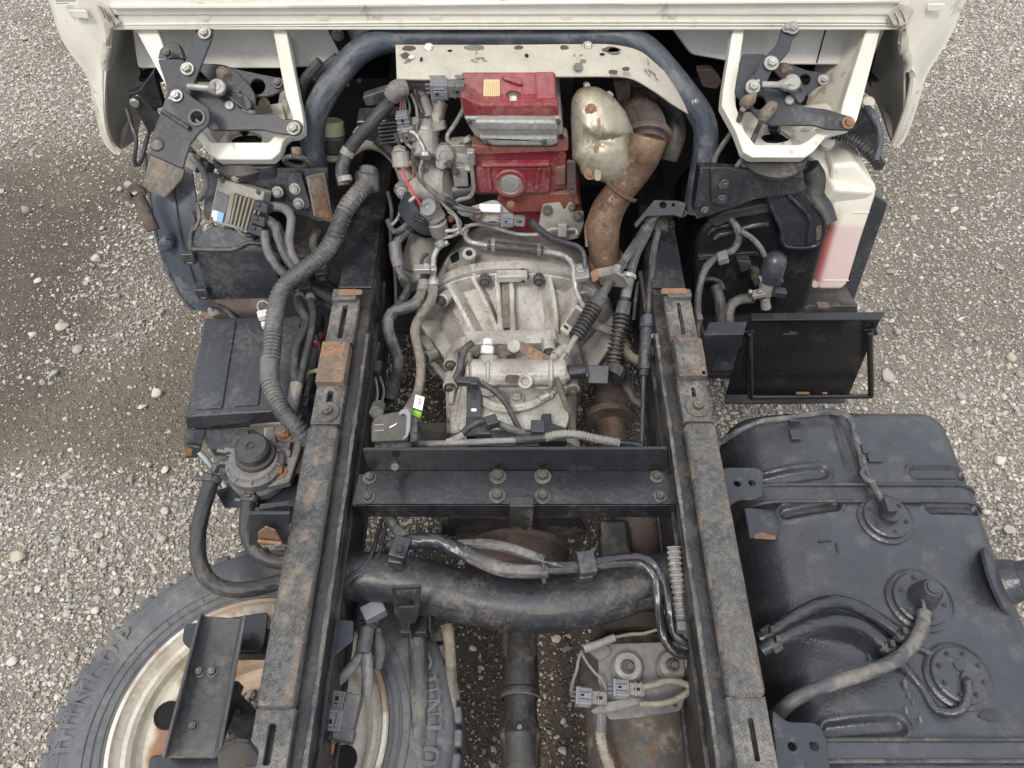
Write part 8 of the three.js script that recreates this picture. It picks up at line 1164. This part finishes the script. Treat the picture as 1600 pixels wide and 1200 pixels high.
// ---- many small things: extra wires, clips, bolts, nuts and dirt that fill the bays
{
  // beside the engine: nuts, stubs, small lines and wires
  const g = part('fuel_line_cluster', [cyl(PD(652, 132, 1.44), PD(660, 152, 1.42), 0.011), cyl(PD(660, 150, 1.425), PD(667, 172, 1.41), 0.0135), cyl(PD(666, 168, 1.415), PD(670, 182, 1.405), 0.016), cyl(PD(686, 152, 1.42), PD(690, 172, 1.41), 0.011)], 'aluDull', 'dusty steel unions and lines above the injection pump');
  for (const [x, y, d, r, m] of [[648, 190, 1.37, 6, 'aluDull'], [703, 256, 1.325, 6, 'boltDark'], [660, 262, 1.33, 5, 'boltDark'], [646, 268, 1.34, 5, 'boltDark'], [700, 312, 1.32, 5.5, 'redRust'], [704, 342, 1.29, 5, 'redRust'], [678, 352, 1.28, 5, 'redRust'], [712, 356, 1.28, 5, 'boltDark'], [628, 300, 1.33, 7, 'aluBright'], [712, 268, 1.325, 5, 'boltDark']]) { const p = PD(x, y, d); sub(g, 'bolt', boltGeo(p, V(0, 0.35, 1).normalize(), sz(p, r) * 0.8, 1.5), m); }
  sub(g, 'blue_band', cyl(PD(676, 152, 1.41), PD(682, 152, 1.41), 0.008), 'blueDot');
  sub(g, 'clamp_block', [slab({ D: 1.33 }, [[706, 262], [730, 262], [732, 292], [710, 292]], 0.03, { r: 0.004 }), slab({ D: 1.35 }, [[700, 228], [738, 226], [738, 240], [700, 240]], 0.03, { r: 0.004 })], 'aluDull');
  sub(g, 'union_nut', [cyl(PD(726, 262, 1.32), PD(736, 262, 1.32), 0.009, 0.009, 6), cyl(PD(730, 240, 1.318), PD(742, 240, 1.318), 0.0115, 0.0115, 12)], 'aluBright');
  const D = (x, y, d) => PD(x, y, d);
  for (const [pts, r, m] of [
    [[D(634, 148, 1.385), D(640, 164, 1.38), D(640, 176, 1.37), D(636, 188, 1.36)], 2, 'loom'], [[D(642, 146, 1.39), D(650, 166, 1.385), D(652, 186, 1.37), D(650, 206, 1.36)], 2.4, 'loomPale'], [[D(648, 140, 1.4), D(652, 158, 1.4), D(660, 176, 1.39)], 3, 'loom'],
    [[D(618, 210, 1.38), D(624, 226, 1.37), D(628, 236, 1.365)], 3.4, 'loom'], [[D(640, 252, 1.34), D(646, 262, 1.335), D(644, 282, 1.335), D(638, 300, 1.33)], 2, 'orangeWire'],
    [[D(660, 250, 1.33), D(656, 270, 1.325), D(664, 290, 1.32), D(684, 306, 1.31), D(704, 316, 1.305)], 2.4, 'aluBright'], [[[700, 330, 0.82], [712, 338, 0.81], [716, 352, 0.795], [722, 366, 0.77]], 2.6, 'aluDull'],
    [[[735, 340, 0.8], [748, 346, 0.79], [770, 350, 0.785], [790, 350, 0.785]], 2, 'loom'], [[[690, 300, 0.86], [704, 310, 0.85], [720, 322, 0.83], [742, 326, 0.825]], 2.2, 'loom'],
    [[[606, 300, 0.8], [612, 330, 0.78], [610, 360, 0.74], [614, 395, 0.7]], 3, 'rubber'], [[[632, 300, 0.8], [628, 318, 0.79], [622, 340, 0.77], [612, 352, 0.76]], 2.6, 'loomPale'],
    [[[668, 396, 0.7], [660, 404, 0.69], [658, 420, 0.68]], 3, 'rubber'], [[[662, 428, 0.67], [662, 446, 0.66]], 5.5, 'rubber']]) hose('wire', pts, r, m, { rad: 7, step: 0.008 }, g);
  // filter print, pump plate print
  print('filter_print', { pts: [[648, 330, 0.81], [672, 340, 0.81], [650, 346, 0.79]] }, [[650, 334], [668, 342], [662, 350], [645, 342]], 96, 48, (c, w, h) => { c.fillStyle = '#181a1d'; c.fillRect(0, 0, w, h); c.fillStyle = '#8c8f92'; for (let y = 8; y < h - 6; y += 12) for (let x = 8; x < w - 12; x += 9) if ((x * y) % 5) c.fillRect(x, y, 6, 3); }, g, 'faint print on the oil filter', 0.002);
  const rg = part('regulator_block', [slab({ D: 1.405 }, [[588, 190], [624, 186], [628, 226], [594, 230]], 0.04, { r: 0.004 })], 'plastic', 'ribbed black module left of the pump');
  for (let k = 0; k < 6; k++) sub(rg, 'cooling_rib', slab({ D: 1.399 }, [[590 + k * 0.6, 194 + k * 6], [625 + k * 0.6, 190 + k * 6], [625.3 + k * 0.6, 192.4 + k * 6], [590.3 + k * 0.6, 196.4 + k * 6]], 0.005), 'plasticGrey');
  // fluid bottle behind the arch
  part('fluid_bottle', [cyl(PD(516, 188, 1.5), PD(520, 248, 1.47), 0.03, 0.032)], 'yellowish', 'yellow green fluid bottle behind the bent tube'); part('bottle_band', [cyl(PD(518, 210, 1.482), PD(519, 236, 1.47), 0.0325, 0.0335)], 'rubber');
  for (const p of [[[500, 96, 1.02], [486, 112, 1.0], [474, 130, 0.97], [468, 160, 0.93], [470, 200, 0.9]], [[528, 90, 1.0], [508, 106, 0.98], [494, 124, 0.95]]]) hose('dark_hose', p, 8, 'rubber', { rad: 12 });
}
{ // left bay: more wires under the control unit, behind the relay box, clips
  const g = hose('bay_wiring', [[330, 350, 0.74], [344, 362, 0.735], [366, 368, 0.735], [392, 374, 0.735], [410, 380, 0.73]], 3.4, 'loom', { rad: 8 }, truck, 'thin dusty wires under the control unit');
  for (const [p, r, m] of [[[[300, 330, 0.76], [304, 350, 0.74], [298, 372, 0.72], [300, 392, 0.71]], 4, 'rubber'], [[[308, 318, 0.78], [312, 340, 0.76], [304, 360, 0.74]], 3, 'loom'], [[[372, 360, 0.76], [384, 370, 0.745], [396, 366, 0.75]], 2.5, 'loomPale'], [[[352, 352, 0.76], [360, 362, 0.75], [356, 372, 0.74]], 2.2, 'rubber'], [[[300, 246, 0.87], [318, 268, 0.86], [322, 290, 0.84], [312, 312, 0.8]], 5, 'plasticGrey'], [[[520, 352, 0.72], [512, 380, 0.7], [506, 410, 0.68], [504, 440, 0.66]], 6, 'rubber'], [[[498, 360, 0.7], [490, 376, 0.69], [494, 400, 0.68]], 8, 'loom'], [[[330, 476, 0.6], [352, 484, 0.58], [368, 500, 0.57]], 5, 'rubber'], [[[476, 560, 0.6], [484, 590, 0.6], [478, 620, 0.6]], 4, 'loom'], [[[492, 520, 0.62], [500, 540, 0.6], [496, 570, 0.59]], 4, 'rubber']]) hose('wire', p, r, m, { rad: 8 }, g);
  sub(g, 'clip', boxOn({ h: 0.745 }, 360, 362, 0.02, 0.014, 0.012, 20), 'connDark'); sub(g, 'clip', boxOn({ h: 0.742 }, 392, 370, 0.016, 0.018, 0.012, -10), 'connDark'); sub(g, 'clip', boxOn({ h: 0.66 }, 504, 428, 0.03, 0.04, 0.02, 10), 'plastic');
  const wob = rng(77); for (let k = 0; k < 5; k++) { const x = 440 + 60 * wob(), y = 395 + 60 * wob(); sub(g, 'connector', boxOn({ h: 0.6 + 0.03 * wob() }, x, y, 0.03 + 0.02 * wob(), 0.02 + 0.01 * wob(), 0.03, 90 * wob()), wob() > 0.5 ? 'plastic' : 'plasticGrey'); }
  // inside the left rail
  const c = hose('rail_wiring', [[590, 470, 0.62], [582, 510, 0.61], [580, 540, 0.6], [586, 570, 0.585], [588, 600, 0.57], [584, 640, 0.56], [582, 660, 0.6]], 3, 'rubber', { rad: 8 }, truck, 'black wiring and plugs on the inner side of the left rail');
  sub(c, 'plug', boxOn({ h: 0.61 }, 585, 556, 0.02, 0.05, 0.02, -8), 'plastic'); sub(c, 'plug', boxOn({ h: 0.6 }, 588, 580, 0.024, 0.03, 0.022, -8), 'plastic'); sub(c, 'plug', boxOn({ h: 0.62 }, 578, 530, 0.03, 0.03, 0.02, 12), 'plastic');
  hose('wire', [[592, 585, 0.58], [600, 610, 0.57], [596, 632, 0.57], [590, 650, 0.6]], 1.8, 'loomPale', { rad: 6 }, c); hose('wire', [[586, 590, 0.58], [590, 612, 0.57], [588, 632, 0.57]], 1.8, 'aluDull', { rad: 6 }, c);
  // hose clips and worn ends on the coolant hoses
  const p1 = [[612, 600, 0.52], [612, 612, 0.505], [611, 622, 0.495]]; hose('hose_end', p1, 10.5, 'plasticGrey', { rad: 14 }, c);
  hose('hose_end', [[664, 440, 0.664], [663, 448, 0.66], [661, 456, 0.657]], 10.6, 'aluDull', { rad: 14 }, c);
}
{ // gearbox sides: bolts, ears, drain boss, grime
  const g = part('gearbox_fittings', [cyl([702, 586, 0.57], [712, 590, 0.57], 0.012), cyl([700, 650, 0.55], [712, 652, 0.55], 0.014)], 'aluDull', 'bolts and bosses along the gearbox flanks');
  for (const [x, y, h, n] of [[690, 470, 0.64, [-0.4, 0.5, 1]], [664, 560, 0.53, [-0.5, 0.6, 0.8]], [704, 570, 0.6, [0, 0.4, 1]], [703, 605, 0.59, [0, 0.3, 1]], [895, 610, 0.59, [0, 0.3, 1]], [760, 540, 0.6, [0, 0.6, 1]], [858, 550, 0.63, [0, 0.2, 1]], [744, 556, 0.61, [0, 1, 0.2]], [912, 466, 0.63, [0.3, 0.4, 1]]]) { const p = P(x, y, h), d = V(...n).normalize(); sub(g, 'bolt', boltGeo(p, d, 0.0085, 1.5), 'boltDark'); sub(g, 'boss', cyl(p.clone().addScaledVector(d, -0.04), p, 0.015), 'alu'); }
  sub(g, 'flank_arm', [slab({ pts: [[700, 585, 0.6], [722, 560, 0.61], [704, 640, 0.58]] }, [[702, 588], [716, 562], [728, 566], [712, 600], [708, 632], [700, 630]], 0.02, { r: 0.006, b: 0.002 })], 'aluDull');
  sub(g, 'pan_rail', [slab({ h: 0.545 }, [[696, 600], [704, 598], [708, 676], [698, 676]], 0.02), slab({ h: 0.545 }, [[892, 600], [900, 602], [902, 676], [894, 676]], 0.02)].slice(0, 1), 'aluDull');
  sub(g, 'grime', slab({ pts: [[742, 592, 0.664], [790, 590, 0.664], [760, 604, 0.648]] }, [[790, 586], [812, 586], [808, 597], [788, 598]], 0.002, { r: 0.01, b: 0.0003 }), 'rustDark');
  sub(g, 'link_rod', [tube([[884, 548, 0.66], [874, 566, 0.655], [868, 590, 0.645]], 0.005, { rad: 8 })], 'aluDull');
}
{ // scratches and dirt on flat dark panels
  const r = rng(31), D = 1.106 - 0.0015, g = truck.children.find((o) => o.name.startsWith('step_plate')) || truck;
  for (let k = 0; k < 16; k++) { const x = 1165 + 170 * r(), y = 515 + 92 * r(), L = 4 + 22 * r() * r(); sub(g, 'scratch', slab({ D }, [[x, y], [x + L, y + 1.2 * (r() - 0.5)], [x + L, y + 0.8], [x, y + 0.7]], 0.0007, { b: 0 }), 'plasticGrey'); }
  // engine bolts and casting detail on the red block
  const e = truck.children.find((o) => o.name === 'engine');
  for (const [x, y, d, q] of [[758, 222, 1.306, 4], [850, 222, 1.306, 4], [872, 190, 1.318, 4], [733, 190, 1.32, 4]]) { const p = PD(x, y, d); sub(e, 'bolt', boltGeo(p, V(0, 0.2, 1).normalize(), sz(p, q) * 0.8, 1.4), y > 240 ? 'redRust' : 'boltDark'); }
  sub(e, 'casting_rib', [slab({ D: 1.31 }, [[752, 258], [858, 257], [858, 262], [752, 263]], 0.02, { b: 0.004, bs: 2 })], 'red'); sub(e, 'casting_rib', slab({ D: 1.312 }, [[760, 263], [766, 263], [770, 298], [762, 298]], 0.02, { b: 0.004, bs: 2 }), 'red'); sub(e, 'casting_rib', slab({ D: 1.312 }, [[840, 263], [846, 263], [842, 298], [834, 298]], 0.02, { b: 0.004, bs: 2 }), 'red');
  sub(e, 'gasket', slab({ D: 1.332 }, [[724, 182], [874, 182], [874, 185], [725, 185]], 0.05, { b: 0 }), 'connDark');
  sub(e, 'side_pocket', slab({ D: 1.325 }, [[868, 262], [884, 260], [884, 288], [868, 290]], 0.02, { r: 0.004 }), 'redRust');
  sub(e, 'heat_deflector', slab({ D: 1.45 }, [[700, 118], [724, 118], [724, 150], [704, 150]], 0.03), 'plasticGrey');
}
renderer.render(scene, camera);
